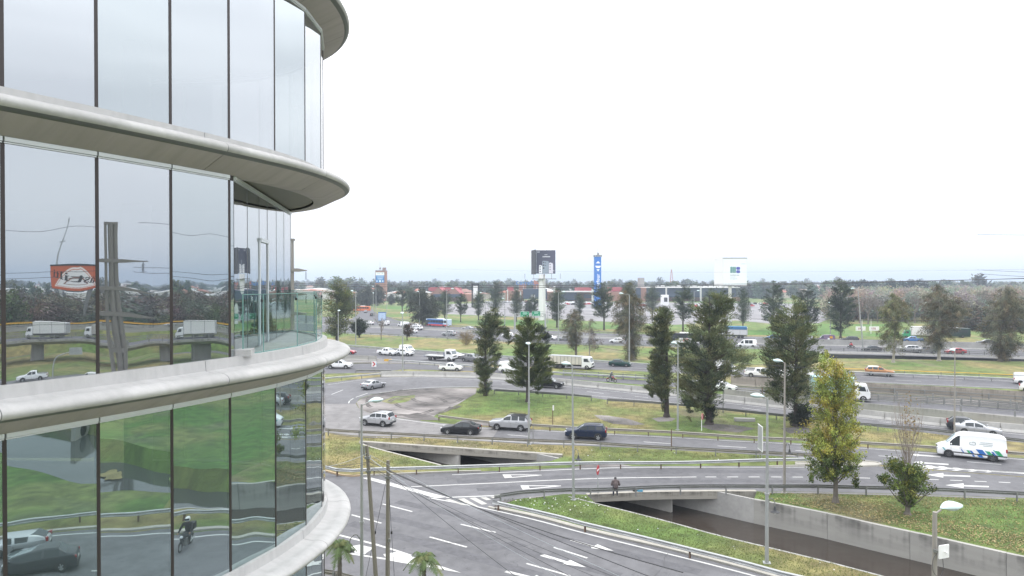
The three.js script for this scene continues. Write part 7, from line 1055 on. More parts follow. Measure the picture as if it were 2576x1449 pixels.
const isl = [...GL([[1100, 1046], [1234, 1062], [1334, 1069], [1468, 1078], [1689, 1087], [1917, 1102], [2014, 1106], [2159, 1114], [2369, 1128], [2524, 1140], [2524, 1104], [2299, 1080], [2164, 1069], [1958, 1046.6], [1802, 1029], [1667, 1016], [1527, 1007], [1344, 990], [1250, 984], [1199, 990], [1149, 1019]])];
scatter('grass', 'patchy grass of the conifer island', 'grass', tuft, bladeM, isl, 9000, 303, [0.3, 0.6], [...GRN, ...DRY]);
const verge = [...GL([[870, 1098], [999, 1101], [1164, 1110], [1334, 1120.6], [1598, 1130], [1783, 1140], [1932, 1149], [1990, 1153], [1929, 1160], [1717, 1168], [1440, 1169], [1420, 1146], [1290, 1136], [1162, 1127.6], [903, 1110]])];
scatter('grass', 'dry mottled verge between the two middle roads', 'grass', tuft, bladeM, verge, 5000, 304, [0.3, 0.6], [...DRY, ...GRN]);
scatter('grass', 'grass bank left of the far culvert opening', 'grass', tuft, bladeM, GL([[826, 1096], [900, 1114], [959, 1133], [1035, 1153], [1109, 1172], [1000, 1184], [900, 1186], [826, 1176]]), 3000, 305, [0.3, 0.55], [...GRN, ...DRY]);
// fallen leaves on the bank: long curled yellow-brown leaves
const leafG = triGeo([-0.1, 0, 0, 0, 0.03, 0.05, 0.1, 0.0, 0, -0.1, 0, 0, 0.1, 0, 0, 0, 0.035, -0.05]);
scatter('leaves', 'yellow-brown fallen leaves covering the bank above the channel wall', 'fallen leaves', leafG, bladeM, [...canalFar.map(([x, z]) => [x + 0.4, z - 0.5]), ...GL([[2700, 1395], [2576, 1350], [2440, 1318], [2330, 1296], [2230, 1268], [2120, 1256], [2040, 1258]])], 2900, 306, [0.45, 1.0], [[0.33, 0.28, 0.13], [0.28, 0.22, 0.1], [0.4, 0.34, 0.18], [0.2, 0.16, 0.09]], 0.05, true);
scatter('leaves', 'sparse fallen leaves scattered through the grass by the poplars', 'fallen leaves', leafG, bladeM, bankR, 1900, 307, [0.4, 0.9], [[0.32, 0.26, 0.12], [0.3, 0.22, 0.1]], 0.07, true);
const bit = xf(new THREE.IcosahedronGeometry(0.09, 0), null, null, [1.2, 0.5, 0.9]);
const LIT = [[0.75, 0.75, 0.76], [0.6, 0.62, 0.66], [0.7, 0.68, 0.62]];
scatter('litter', 'small white bits of litter strewn on the grass wedge tip', 'litter', bit, bladeM, GL([[1290, 1262], [1330, 1254], [1470, 1250], [1510, 1274], [1420, 1290]]), 40, 308, [0.25, 0.75], LIT, 0.08);
scatter('litter', 'odd scraps of litter along the verges', 'litter', bit, bladeM, verge, 22, 309, [0.3, 0.8], LIT, 0.08);
scatter('litter', 'scraps of rubbish on the wedge beside the channel', 'litter', bit, bladeM, wedge, 20, 310, [0.25, 0.6], LIT, 0.08);
{ const p = G(1873, 1060); tag(mesh('concrete_block', xf(new RoundedBoxGeometry(2.5, 0.42, 0.6, 2, 0.05), [p[0], 0.21, p[1]], [0, -0.12, 0]), M.conc), 'loose pale concrete block lying on the conifer island', 'block'); }
// ================================================================ SHOPPING CENTRE, TOWERS, BILLBOARDS, TOWN
const brick = std({ map: metres(texConc, 12), color: lin(0.92, 0.5, 0.38), roughness: 0.9 }), roofRed = std({ color: lin(0.34, 0.075, 0.085), roughness: 0.8 }), roofTile = std({ color: lin(0.42, 0.17, 0.12), roughness: 0.9 }), navy = std({ color: lin(0.022, 0.04, 0.075), roughness: 0.6 }), offW = std({ color: lin(0.6, 0.6, 0.59), roughness: 0.8 });
{
  const z = -610, mall = thing('shopping_centre', 'long low shopping centre of brick, dark blue boxes and red roofs', 'building');
  const blk = (n, u0, u1, vt, vb, m, d = 30, zo = 0) => { const zz = z + zo, x0 = XT(u0, zz), x1 = XT(u1, zz), y0 = Math.max(0, HT(vb, zz)), y1 = HT(vt, zz); return mesh(n, box(x1 - x0, y1 - y0, d, (x0 + x1) / 2, (y0 + y1) / 2, zz - d / 2), m, mall); };
  blk('wall', 1086, 1195, 740, 760, brick, 60); blk('wall', 1272, 1318, 732, 760, brick, 50, 4); blk('wall', 1376, 1492, 735, 760, brick, 60, -4); blk('wall', 1534, 1612, 735, 760, brick, 40, -4); blk('wall', 1612, 1626, 724, 760, brick, 30, 6); blk('wall', 1626, 1862, 747.6, 760, brick, 60, -2);
  const gable = (u0, u1, vt, vb, zo) => { const zz = z + zo, x0 = XT(u0, zz), x1 = XT(u1, zz), y0 = HT(vb, zz), y1 = HT(vt, zz), xm = (x0 + x1) / 2, d = 40; mesh('gable', triGeo([x0, y0, zz, x1, y0, zz, xm, y1, zz]), brick, mall); mesh('roof', triGeo([x1, y0, zz + 0.5, x1, y0, zz - d, xm, y1, zz - d, x1, y0, zz + 0.5, xm, y1, zz - d, xm, y1, zz + 0.5, x0, y0, zz - d, x0, y0, zz + 0.5, xm, y1, zz + 0.5, x0, y0, zz - d, xm, y1, zz + 0.5, xm, y1, zz - d]), roofRed, mall); };
  gable(1082, 1124, 722, 741, 6); gable(1120, 1161, 722, 741, 6); blk('roof', 1078, 1156, 723.6, 732, roofRed, 30, -30);
  blk('shop_box', 1090, 1160, 740, 748, navy, 8, 10); blk('shop_box', 1316, 1376, 727, 752, navy, 30, 12); blk('shop_box', 1408, 1451, 734, 755, navy, 30, 8); blk('shop_box', 1470, 1490, 741, 750, navy, 6, 4); blk('shop_box', 1600, 1612, 724, 750, navy, 30, 10);
  for (const [a, b] of [[1626, 1676], [1678, 1720], [1722, 1763], [1765, 1851]]) blk('shop_box', a, b, 724.4, 747.4, navy, 50, 6);
  for (const [a, b, t] of [[1676, 1678, 722], [1763, 1765, 722], [1276, 1278, 728], [1308, 1311, 733], [1393, 1397, 720], [1489, 1493, 728]]) blk('column', a, b, t, 758, offW, 3, 14);
  blk('roof', 1453, 1488, 724, 733, roofRed, 30, -20); blk('roof', 1540, 1568, 723, 733, roofRed, 30, -20); blk('roof', 1276, 1292, 722, 732, roofRed, 20, -10); blk('parapet', 1416, 1492, 732.6, 735, offW, 20, 12); blk('parapet', 1626, 1862, 722.6, 724.2, offW, 50, 8); blk('wall', 1306, 1324, 714, 730, brick, 14, -16); blk('wall', 1343, 1362, 712, 730, brick, 14, -16); blk('shop_front', 1336, 1346, 742, 758, offW, 3, 44);
  blk('water_tank', 1609, 1621, 699, 725, std({ color: lin(0.3, 0.29, 0.28) }), 10, -20);
  for (let k = 0; k < 16; k++) blk('roof_unit', 1640 + k * 13.5, 1645 + k * 13.5, 720 - (k % 3), 724, offW, 8, -18 - (k % 4) * 6);
  // roof letters
  const zz = z - 8, w = XT(1362, zz) - XT(1297, zz), hh = w * 0.2, s = thing('shop_sign', 'pale blue rooftop lettering of the hypermarket', 'sign', [XT(1329.5, zz), HT(711.5, zz), zz]);
  mesh('lettering', new THREE.PlaneGeometry(w, hh), std({ transparent: true, alphaTest: 0.5, roughness: 0.6, map: canvasTex(512, 104, (c) => { c.clearRect(0, 0, 512, 104); c.fillStyle = '#3f78b8'; c.font = 'bold 112px sans-serif'; c.textBaseline = 'middle'; const m = c.measureText('Carrefour').width; c.scale(500 / m, 1); c.fillText('Carrefour', 6, 54); }) }), s);
  mesh('frame', join([box(w, 0.3, 0.3, 0, -hh * 0.52, -0.4), box(0.4, 7, 0.4, -w * 0.2, -hh * 0.5 - 3.5, -0.5), box(0.4, 7, 0.4, w * 0.32, -hh * 0.5 - 3.5, -0.5)]), offW, s);
  const pz = z - 6, pd = thing('roof_pediment', 'slanting red pediment over the brick entrance', 'roof', [0, 0, 0]); const A = (u, v) => [XT(u, pz), HT(v, pz), pz]; mesh('roof', triGeo([...A(1343, 715), ...A(1364, 715), ...A(1343, 704), ...A(1364, 715), ...A(1364, 708), ...A(1352, 711)]), roofTile, pd);
}
{
  // blue pylon tower with the hypermarket emblem
  const z = -480, w = 16.2 / FPX * 480, x = XT(1503, z), y1 = HT(646, z), t = thing('sign_tower', 'tall slim blue sign tower with white emblem and vertical lettering', 'sign tower', [x, 0, z], 0.05);
  const blue = std({ color: lin(0.035, 0.19, 0.52), roughness: 0.5 }); mesh('tower', box(w, y1, w * 0.9, 0, y1 / 2, 0), blue, t);
  mesh('lettering', xf(new THREE.PlaneGeometry(w * 0.98, y1 - 0.4), [0, y1 / 2, w * 0.45 + 0.06]), std({ roughness: 0.5, map: canvasTex(128, 1024, (c) => {
    const H = 1024, K = H / y1, px = (v) => (y1 - HT(v, z)) * K; c.fillStyle = '#2f74c4'; c.fillRect(0, 0, 128, H); c.fillStyle = '#f2f6fb';
    const y0 = px(656), y2 = px(681), m = (y0 + y2) / 2; c.beginPath(); c.moveTo(66, y0); c.lineTo(112, y0 + 50); c.lineTo(20, y0 + 50); c.fill(); c.beginPath(); c.ellipse(66, m + 2, 56, 44, 0, -0.1, Math.PI + 0.1); c.fill(); c.beginPath(); c.moveTo(30, y2 - 36); c.lineTo(102, y2 - 36); c.lineTo(66, y2 + 14); c.fill();
    c.fillStyle = '#2f74c4'; c.beginPath(); c.ellipse(40, m - 20, 17, 13, 0, 0, 7); c.ellipse(92, m - 20, 17, 13, 0, 0, 7); c.fill(); c.fillRect(10, y2 - 42, 110, 9);
    c.fillStyle = '#f2f6fb'; c.save(); c.translate(66, px(689)); c.rotate(-Math.PI / 2); c.font = 'bold 86px sans-serif'; c.textAlign = 'right'; c.textBaseline = 'middle'; c.fillText('Carrefour', 0, 0); c.restore();
  }) }), t);
  mesh('top_rack', join([box(w * 1.25, 0.4, w, 0, y1 + 0.9, 0), box(w * 1.25, 0.3, w, 0, y1 + 0.15, 0), ...[-0.55, -0.2, 0.2, 0.55].map((f) => box(0.5, 1.1, 0.5, f * w, y1 + 0.6, w * 0.3)), bar([0, y1, 0], [0, y1 + 6, 0], 0.08, 0.04), box(1.1, 1.6, 0.4, 0.4, y1 + 2, 0)]), M.galvGrey, t);
}
{
  // phone billboard: two screens in a V on a white mast
  const z = -312, s = 312 / FPX, x = XT(1365, z), t = thing('billboard', 'dark billboard with three phones on a tall white mast', 'billboard', [x, 0, z]), X = (u) => (u - 1365) * s, yt = HT(628, z), yb = HT(690, z);
  const back = std({ color: lin(0.045, 0.047, 0.06), roughness: 0.7 }); mesh('side_panel', (() => { const g = box(0.5, yt - yb, 9, 0, 0, 0); return xf(g, [X(1346.5) - 0.6, (yt + yb) / 2, -4], [0, 0.16, 0]); })(), back, t);
  mesh('panel', xf(box(X(1397) - X(1349), yt - yb - 0.6, 0.6), [(X(1397) + X(1349)) / 2, (yt + yb) / 2, 0], [0, -0.12, 0]), back, t);
  mesh('poster', xf(new THREE.PlaneGeometry(X(1397) - X(1349) - 0.2, yt - yb - 0.9), [(X(1397) + X(1349)) / 2 - 0.05, (yt + yb) / 2, 0.36], [0, -0.12, 0]), std({ roughness: 0.6, map: canvasTex(256, 300, (c) => {
    const g = c.createLinearGradient(0, 0, 256, 60); g.addColorStop(0, '#3c3f50'); g.addColorStop(1, '#55536a'); c.fillStyle = g; c.fillRect(0, 0, 256, 300); c.fillStyle = '#dfe1e8';
    for (let k = 0; k < 5; k++) c.fillRect(8 + k * 8, 14, 6, 9); for (let k = 0; k < 7; k++) c.fillRect(86 + k * 15, 74, 11, 13); for (let k = 0; k < 4; k++) c.fillRect(112 + k * 10, 50, 7, 8);
    const ph = (x, y, w, h, col, cams, r = 14) => { c.fillStyle = col; c.beginPath(); c.moveTo(x, 300); c.lineTo(x, y + r); c.quadraticCurveTo(x, y, x + r, y); c.lineTo(x + w - r, y + 4); c.quadraticCurveTo(x + w, y + 6, x + w, y + r + 8); c.lineTo(x + w, 300); c.fill(); c.fillStyle = '#23252e'; for (const [a, b, q] of cams) { c.beginPath(); c.arc(x + a, y + b, q, 0, 7); c.fill(); } };
    ph(36, 190, 44, 110, '#e3e4ea', [[16, 24, 8], [16, 56, 8], [16, 88, 8]]); ph(82, 134, 88, 170, '#8d97a6', [[18, 22, 9], [18, 58, 10], [18, 98, 11], [42, 28, 6], [42, 62, 6]]); ph(172, 158, 56, 150, '#d9d5e4', [[16, 26, 7], [16, 60, 7], [16, 92, 7]], 22); c.fillStyle = '#e6e6ee'; c.fillRect(216, 262, 30, 5);
  }) }), t);
  mesh('catwalk', join([box(X(1399) - X(1339), 0.25, 2.6, X(1369), yb - 2.1, 0.6), ...[-8, -4, 0, 4, 8].map((k) => bar([k, yb - 2, 0.5], [k, yb + 0.3, 0], 0.1))]), M.galvGrey, t);
  mesh('mast', join([cyl(1.15, 1.0, yb, 18, X(1361), yb / 2, 0), cyl(0.5, 0.5, yb, 12, X(1370), yb / 2, -2.5)]), M.white, t);
}
{
  const z = -296, s = 296 / FPX, t = thing('billboard', 'white billboard with a green and purple logo on a single grey post', 'billboard', [XT(1846, z), 0, z]), X = (u) => (u - 1846) * s, yt = HT(650, z), yb = HT(719, z);
  const W = X(1877) - X(1818); mesh('panel', xf(box(W, yt - yb, 0.8), [X(1848), (yt + yb) / 2, 0], [0, -0.1, 0]), M.white, t); mesh('side_panel', xf(box(0.5, yt - yb, 8), [X(1816), (yt + yb) / 2 + 0.2, -4], [0, 0.2, 0]), M.white, t);
  mesh('poster', xf(new THREE.PlaneGeometry(W - 0.3, yt - yb - 0.3), [X(1848) - 0.02, (yt + yb) / 2, 0.44], [0, -0.1, 0]), std({ roughness: 0.55, map: canvasTex(256, 308, (c) => { c.fillStyle = '#edf3f9'; c.fillRect(0, 0, 256, 308); const rr = (x, y, w, h, r, f) => { c.fillStyle = f; c.beginPath(); c.roundRect(x, y, w, h, r); c.fill(); }; for (const k of [0, 1, 2]) rr(78 + k * 21, 92, 17, 74, 8, '#2f7f7a'); rr(142, 94, 42, 34, 12, '#4a55b0'); rr(142, 133, 42, 34, 12, '#4a55b0'); c.fillStyle = '#8b8f9e'; c.font = 'bold 23px sans-serif'; c.fillText('martínez sosa', 76, 196, 100); c.font = '21px sans-serif'; c.fillStyle = '#a9afba'; c.fillText('asesores', 76, 217, 60); c.fillText('de seguros', 76, 238, 78); c.fillRect(194, 58, 52, 4); }) }), t);
  mesh('edge_trim', join([xf(box(W, 0.25, 1), [X(1848), yt + 0.1, 0], [0, -0.1, 0]), xf(box(W + 1, 0.25, 1.4), [X(1848), yb - 0.1, 0.2], [0, -0.1, 0])]), M.galvGrey, t); mesh('mast', cyl(0.75, 0.7, yb, 14, X(1837), yb / 2, -0.4), offW, t);
}
{
  const z = -470, s = 470 / FPX, t = thing('pylon_sign', 'tall black-framed pylon sign with a pale empty face', 'sign', [XT(1196, z), 0, z]), yt = HT(713, z), w = 16 * s; mesh('frame', join([box(0.9, yt, 0.9, -w / 2, yt / 2, 0), box(0.9, yt, 0.9, w / 2, yt / 2, 0), box(w + 0.9, 1.6, 0.9, 0, yt - 0.8, 0)]), M.black, t); mesh('face', box(w - 1.4, yt * 0.62, 0.4, 0, yt * 0.66, 0), M.white, t);
  const z2 = -609, s2 = 609 / FPX, tw = thing('brick_tower', 'brick tower block draped with a blue and white banner', 'building', [XT(956, z2), 0, z2]), y1 = HT(682, z2), W = 24 * s2; mesh('tower', box(W, y1, 12, 0, y1 / 2, -6), brick, tw); mesh('roof_house', join([box(W * 0.28, 3.2, 6, W * 0.34, y1 + 1.6, -5), box(W, 0.8, 12.2, 0, y1 + 0.3, -6)]), std({ color: lin(0.26, 0.19, 0.18) }), tw); mesh('aerial', join([bar([-W * 0.12, y1, -5], [-W * 0.12, y1 + 9, -5], 0.16, 0.06), box(1.4, 1.6, 0.5, -W * 0.1, y1 + 2.4, -5)]), M.galvGrey, tw);
  mesh('banner', xf(new THREE.PlaneGeometry(W * 0.9, HT(685, z2) - HT(711, z2)), [0, (HT(685, z2) + HT(711, z2)) / 2, 0.25]), std({ roughness: 0.7, map: canvasTex(128, 144, (c) => { c.fillStyle = '#eef2f5'; c.fillRect(0, 0, 128, 144); c.fillStyle = '#b9c6cf'; c.fillRect(16, 12, 54, 8); c.beginPath(); c.ellipse(98, 14, 12, 7, 0, 0, 7); c.fill(); c.fillStyle = '#2f78bd'; c.fillRect(0, 40, 128, 104); c.fillStyle = '#d9e8f8'; for (const [x, y, w] of [[8, 46, 112], [18, 62, 92], [28, 78, 74], [30, 90, 66]]) for (let k = 0; k < w; k += 9) c.fillRect(x + k, y, 6.5, 8); for (const x of [20, 106]) { c.beginPath(); c.moveTo(x, 106); c.lineTo(x + 12, 124); c.lineTo(x, 136); c.lineTo(x - 12, 124); c.fill(); } c.fillRect(50, 110, 30, 26); }) }), tw);
  // thin mast far off, concrete line pylon beside the balcony
  const z3 = -900, m = thing('radio_mast', 'thin lattice mast leaning over the skyline', 'mast', [XT(1689, z3), 0, z3]); const h3 = HT(678, z3); mesh('lattice', join([bar([-3, 0, 0], [-0.3, h3, 0], 0.35), bar([4, 0, 0], [0.3, h3, 0], 0.35), ...[...Array(14)].map((_, k) => bar([-3 + 2.7 * k / 14, h3 * k / 14, 0], [4 - 3.7 * (k + 1) / 14, h3 * (k + 1) / 14, 0], 0.18))]), roofTile, m);
}
function linePylon(label, base, h, turn, half, legs) {
  const t = thing('power_pylon', label, 'power pylon', [base[0], 0, base[1]], turn), c = std({ map: metres(texConc, 3), color: lin(0.62, 0.59, 0.56), roughness: 0.95 });
  for (const [x, r0, r1] of legs) mesh('leg', bar([x, -0.3, 0], [x * 0.75, h, 0], r0, r1, 10), c, t);
  mesh('cap', box(Math.max(0.7, legs.length * 0.85), 0.45, 0.9, 0, h, 0), c, t);
  for (const f of [0.75, 0.555, 0.395]) { const y = h * f, s = new THREE.Shape([[-half, 0], [-half * 0.4, 0.42], [half * 0.4, 0.42], [half, 0.05], [half, -0.12], [half * 0.4, -0.3], [-half * 0.4, -0.3], [-half, -0.1]].map(([a, b]) => new THREE.Vector2(a, b))), g = new THREE.ExtrudeGeometry(s, { depth: 1.1, bevelEnabled: false }); g.translate(0, y, -0.55); mesh('cross_arm', g, c, t); for (const k of [-1, 1]) { const st = []; for (let q = 0; q < 10; q++) st.push(cyl(0.13, 0.13, 0.06, 8, k * half * 0.97, y - 0.5 - q * 0.14, 0)); st.push(bar([k * half * 0.97, y - 0.1, 0], [k * half * 0.97, y - 2.1, 0], 0.03), box(0.5, 0.05, 0.05, k * half * 0.97, y - 1.9, 0)); mesh('insulator', join(st), M.dark, t); } }
  if (legs.length > 1) mesh('brace', box(legs.length * 1.05, 0.8, 0.9, 0, h * 0.2, 0), c, t);
  mesh('footing', box(legs.length * 1.1 + 0.4, 0.9, 1.6, 0, 0.45, 0), c, t); return t;
}
{ const z = -150; linePylon('slim concrete power pylon peeping out behind the terrace glass', [XT(736, z), z], HT(603, z), 0, 3.0, [[0, 0.4, 0.28]]); }
// ---- parked cars in the lots, too small to show parts
{
  const g = join([rbox(4.2, 0.75, 1.75, 0.2, 0, 0.62, 0), rbox(2.2, 0.6, 1.5, 0.22, -0.15, 1.2, 0)]), cols = [WHITE, WHITE, SILVER2, WHITE, BLACK, GREY, SILVER, RED], r = rng(61), protos = cols.map((c) => c); let n = 0;
  const words = { 0: 'white', 1: 'white', 2: 'silver', 3: 'white', 4: 'black', 5: 'grey', 6: 'silver', 7: 'red' };
  for (const [u0, u1, v] of [[1130, 1210, 757], [1214, 1350, 763], [1260, 1365, 761], [1372, 1460, 763], [1462, 1560, 764], [1380, 1540, 767], [1560, 1640, 770], [1700, 1900, 772], [1890, 1960, 766]]) for (let u = u0; u < u1; u += 7 + r() * 6) { const p = G(u, v + (r() - 0.5) * 1.5), k = Math.floor(r() * 8), m = mesh('parked_car', g, cols[k]); m.position.set(p[0], 0.02, p[1]); m.rotation.y = 0.3 + (r() < 0.3 ? 1.4 : 0) + r() * 0.2; tag(m, 'tiny ' + words[k] + ' car parked in the distant shopping car park', 'car', words[k] + ' cars in the distant car park'); n++; }
}
{
  // small things at the field edge: painted low walls, white hut, goal-like posts
  const wallW = (u, label) => { const p = G(u, 832); const t = thing('field_wall', label, 'wall', [p[0], 0, p[1]]); const w = 24 / FPX * -p[1]; mesh('wall_panel', box(w, 1.5, 0.25, 0, 0.75, 0), M.white, t); mesh('graffiti', xf(new THREE.PlaneGeometry(w * 0.86, 1.1), [0, 0.75, 0.14]), std({ roughness: 0.8, map: canvasTex(128, 48, (c) => { c.fillStyle = '#e8e2e2'; c.fillRect(0, 0, 128, 48); c.strokeStyle = '#7d2338'; c.lineWidth = 7; c.font = 'bold 44px sans-serif'; c.fillStyle = '#7d2338'; c.fillText(u < 2180 ? '198-' : '170', 14, 40); }) }), t); };
  wallW(2165, 'white field wall with dark red painted figures, left one'); wallW(2199, 'white field wall with dark red painted figures, right one');
  for (const [u, v, l] of [[2168.6, 838, 'thin white pole behind the left painted wall'], [2191, 840, 'thin white pole between the painted walls']]) { const p = G(u, v), h = HT(804, p[1]); tag(mesh('flag_pole', cyl(0.1, 0.06, h, 8, p[0], h / 2, p[1]), M.white), l, 'pole'); }
  const p = G(1672, 770), t = thing('kiosk', 'small white kiosk in front of the dark shop wall', 'kiosk', [p[0], 0, p[1]]); mesh('wall', box(5, 8, 4, 0, 4, 0), M.white, t); mesh('opening', box(2.4, 3, 0.1, 0.3, 4.6, 2.02), M.dark, t);
  const q = G(2100, 800), f = thing('white_fence', 'low white railings and sheds at the field corner', 'fence', [q[0], 0, q[1]]); for (let k = -6; k < 7; k++) mesh('post', box(0.3, 3, 0.3, k * 2.4 - 14, 1.5, 0), M.white, f); mesh('rail', join([box(32, 0.3, 0.3, -14, 2.8, 0), box(32, 0.3, 0.3, -14, 1.4, 0)]), M.white, f);
}
// ---- the town and its trees to the horizon: nobody could count them
{
  const r = rng(640), housesG = join([box(1, 1, 1, 0, 0.5, 0)]), roofG = (() => { const g = new THREE.ConeGeometry(0.78, 0.42, 4); g.rotateY(Math.PI / 4); g.translate(0, 1.2, 0); return g; })();
  const N = 2600, im = new THREE.InstancedMesh(housesG, std({ color: lin(1, 1, 1), roughness: 0.9 }), N), ir = new THREE.InstancedMesh(roofG, std({ color: lin(1, 1, 1), roughness: 0.9 }), N), m = new THREE.Matrix4(), q = new THREE.Quaternion(), c = new THREE.Color(), up = V3(0, 1, 0);
  const spots = []; while (spots.length < N) { const rev = spots.length % 4 === 0; let x, z; if (rev) { x = 480 + Math.pow(r(), 1.4) * 2600; z = 500 - r() * 1500; } else { z = -(680 + Math.pow(r(), 1.5) * 3300); x = z * (r() - 0.42) * 1.9; } if (x > 60 && x < 560 && z > -740) continue; spots.push([x, z]); }
  spots.forEach(([x, z], k) => { const w = 8 + r() * 14, big = r() < 0.07, h = big ? 7 + r() * 3 : 4 + r() * 4; q.setFromAxisAngle(up, r() * 3); im.setMatrixAt(k, m.compose(V3(x, 0, z), q, V3(big ? w * 3.2 : w, h, w))); const t = [[0.6, 0.58, 0.55], [0.45, 0.4, 0.35], [0.68, 0.68, 0.68], [0.4, 0.24, 0.18], [0.55, 0.5, 0.42]][Math.floor(r() * 5)]; im.setColorAt(k, c.setRGB(...t)); ir.setMatrixAt(k, m.compose(V3(x, 0, z), q, V3(big ? w * 3.2 : w, big ? h * 0.84 : h, w))); const rt = [[0.32, 0.12, 0.08], [0.25, 0.13, 0.1], [0.36, 0.34, 0.32], [0.5, 0.5, 0.5]][Math.floor(r() * 4)]; ir.setColorAt(k, c.setRGB(...rt)); });
  im.name = 'town_houses'; ir.name = 'town_roofs'; scene.add(im, ir); tag(im, 'low pale houses of the hazy town reaching the horizon', 'town', null, 'stuff'); tag(ir, 'hipped and flat roofs of the hazy town', 'town roofs', null, 'stuff');
  const blob = (seed, col, fine) => crownGeo({ rows: [[1, -0.12, 0.12], [0.8, -0.34, 0.34], [0.45, -0.42, 0.42], [0.15, -0.3, 0.3]], n: fine ? 34 : 26, m: fine ? 34 : 18, pr: 0.19, leaf: fine ? [0.1, 0.035] : [0.15, 0.08], dir: 'any', cols: col, flat: 0.9, rag: fine }, rng(seed))[0];
  const wood = (name, label, cat, list, col, seed, kx = 1, fine = 0) => { const g = blob(seed, col, fine), f = new THREE.InstancedMesh(g, LEAF, list.length); list.forEach(([x, z, s], k) => { q.setFromAxisAngle(up, r() * 6.3); f.setMatrixAt(k, m.compose(V3(x, -0.05 * s, z), q, V3(s * (0.9 + r() * 0.5) * kx, s, s * (0.9 + r() * 0.5) * kx))); f.setColorAt(k, c.setRGB(0.8 + r() * 0.4, 0.8 + r() * 0.4, 0.8 + r() * 0.4)); }); f.name = numbered(name); scene.add(f); return tag(f, label, cat, null, 'stuff'); };
  const L = []; for (let k = 0; k < 5200; k++) { const rev = k % 5 === 0; if (rev) L.push([430 + Math.pow(r(), 1.3) * 2800, 600 - r() * 1700, 8 + r() * 11]); else { const z = -(660 + Math.pow(r(), 1.35) * 3700); L.push([z * (r() - 0.42) * 1.9, z, 8 + r() * 10 + (r() < 0.03 ? 8 : 0)]); } }
  for (let k = 0; k < 45; k++) { const z = -(850 + r() * 900); L.push([z * (r() - 0.42) * 1.7, z, 15 + r() * 8]); }
  const ok = ([x, z]) => !(x > -75 && x < 240 && z > -690) && !(x > 380 && x < 640 && z < -700 && z > -1250 && Math.abs(x / z) < 0.5);
  wood('far_wood', 'blue-hazed trees of the town out to the horizon', 'trees', L.filter(ok), [[0.085, 0.105, 0.075], [0.11, 0.125, 0.08], [0.075, 0.09, 0.078]], 6401);
  // trees between car park and town, behind the shopping centre
  const B2 = []; for (let k = 0; k < 120; k++) { const u = 880 + r() * 1050, z = -(690 + r() * 90); B2.push([XT(u, z), z, 9 + r() * 9]); } wood('far_wood', 'tall trees standing behind the shopping centre roofs', 'trees', B2, [[0.045, 0.06, 0.04], [0.06, 0.07, 0.045]], 6402);
  // right: bare grey-brown woodland and a darker blue-green belt
  const W2 = [], C2 = [], D2 = []; for (let k = 0; k < 1500; k++) { const z = -(285 + r() * 420), u = 2085 + r() * 900; if (HT(826 - (u > 2330 ? 0 : 12), z) > 17.4) continue; W2.push([XT(u, z), z, 7 + r() * 6]); }
  wood('bare_wood', 'dense leafless grey-brown woodland beyond the field', 'woodland', W2.filter(([x, z]) => z < -300 || x > 205), [[0.27, 0.25, 0.21], [0.23, 0.225, 0.18], [0.21, 0.23, 0.16], [0.29, 0.26, 0.215]], 6403, 1, 1);
  for (let k = 0; k < 120; k++) { const z = -(560 + r() * 60), u = [2130, 2160, 2230, 2280][k % 4] + r() * 46; C2.push([XT(u, z), z, 12 + r() * 5]); } wood('far_wood', 'blue-green belt of conifers above the leafless woodland', 'trees', C2, [[0.03, 0.045, 0.045], [0.035, 0.05, 0.05]], 6404, 0.7);
  for (let k = 0; k < 160; k++) { const z = -(240 + r() * 50), u = 2390 + r() * 420; D2.push([XT(u, z), z, 3 + r() * 4]); } wood('undergrowth', 'dark green thicket behind the rightmost eucalyptus', 'thicket', D2, [[0.05, 0.06, 0.035], [0.1, 0.09, 0.06]], 6405, 1.3);
  // bare trunks and twigs inside the woodland
  const bg = bareA.children[0].geometry, tw = new THREE.InstancedMesh(bg, BARK.twig, 170); for (let k = 0; k < 170; k++) { const z = -(278 + r() * 120), u = 2120 + r() * 800, s = 0.55 + r() * 0.45; q.setFromAxisAngle(up, r() * 6.3); tw.setMatrixAt(k, m.compose(V3(XT(u, z), 0, z), q, V3(s, s, s))); } tw.name = 'bare_wood_trunks'; scene.add(tw); tag(tw, 'bare trunks and twigs of the leafless woodland', 'woodland', null, 'stuff');
  // woodland along the motorway to the east
  const E2 = []; for (let k = 0; k < 620; k++) { const x = 222 + Math.pow(r(), 1.5) * 230, z = 140 - r() * 330; E2.push([x, z, 7 + r() * 5.5 + (z > 2 && x < 300 ? 3 : 0)]); } wood('far_wood', 'mixed grey-green woodland beyond the elevated motorway', 'woodland', E2, [[0.13, 0.13, 0.09], [0.17, 0.155, 0.125], [0.09, 0.11, 0.075], [0.19, 0.165, 0.135]], 6406, 1, 1);
}
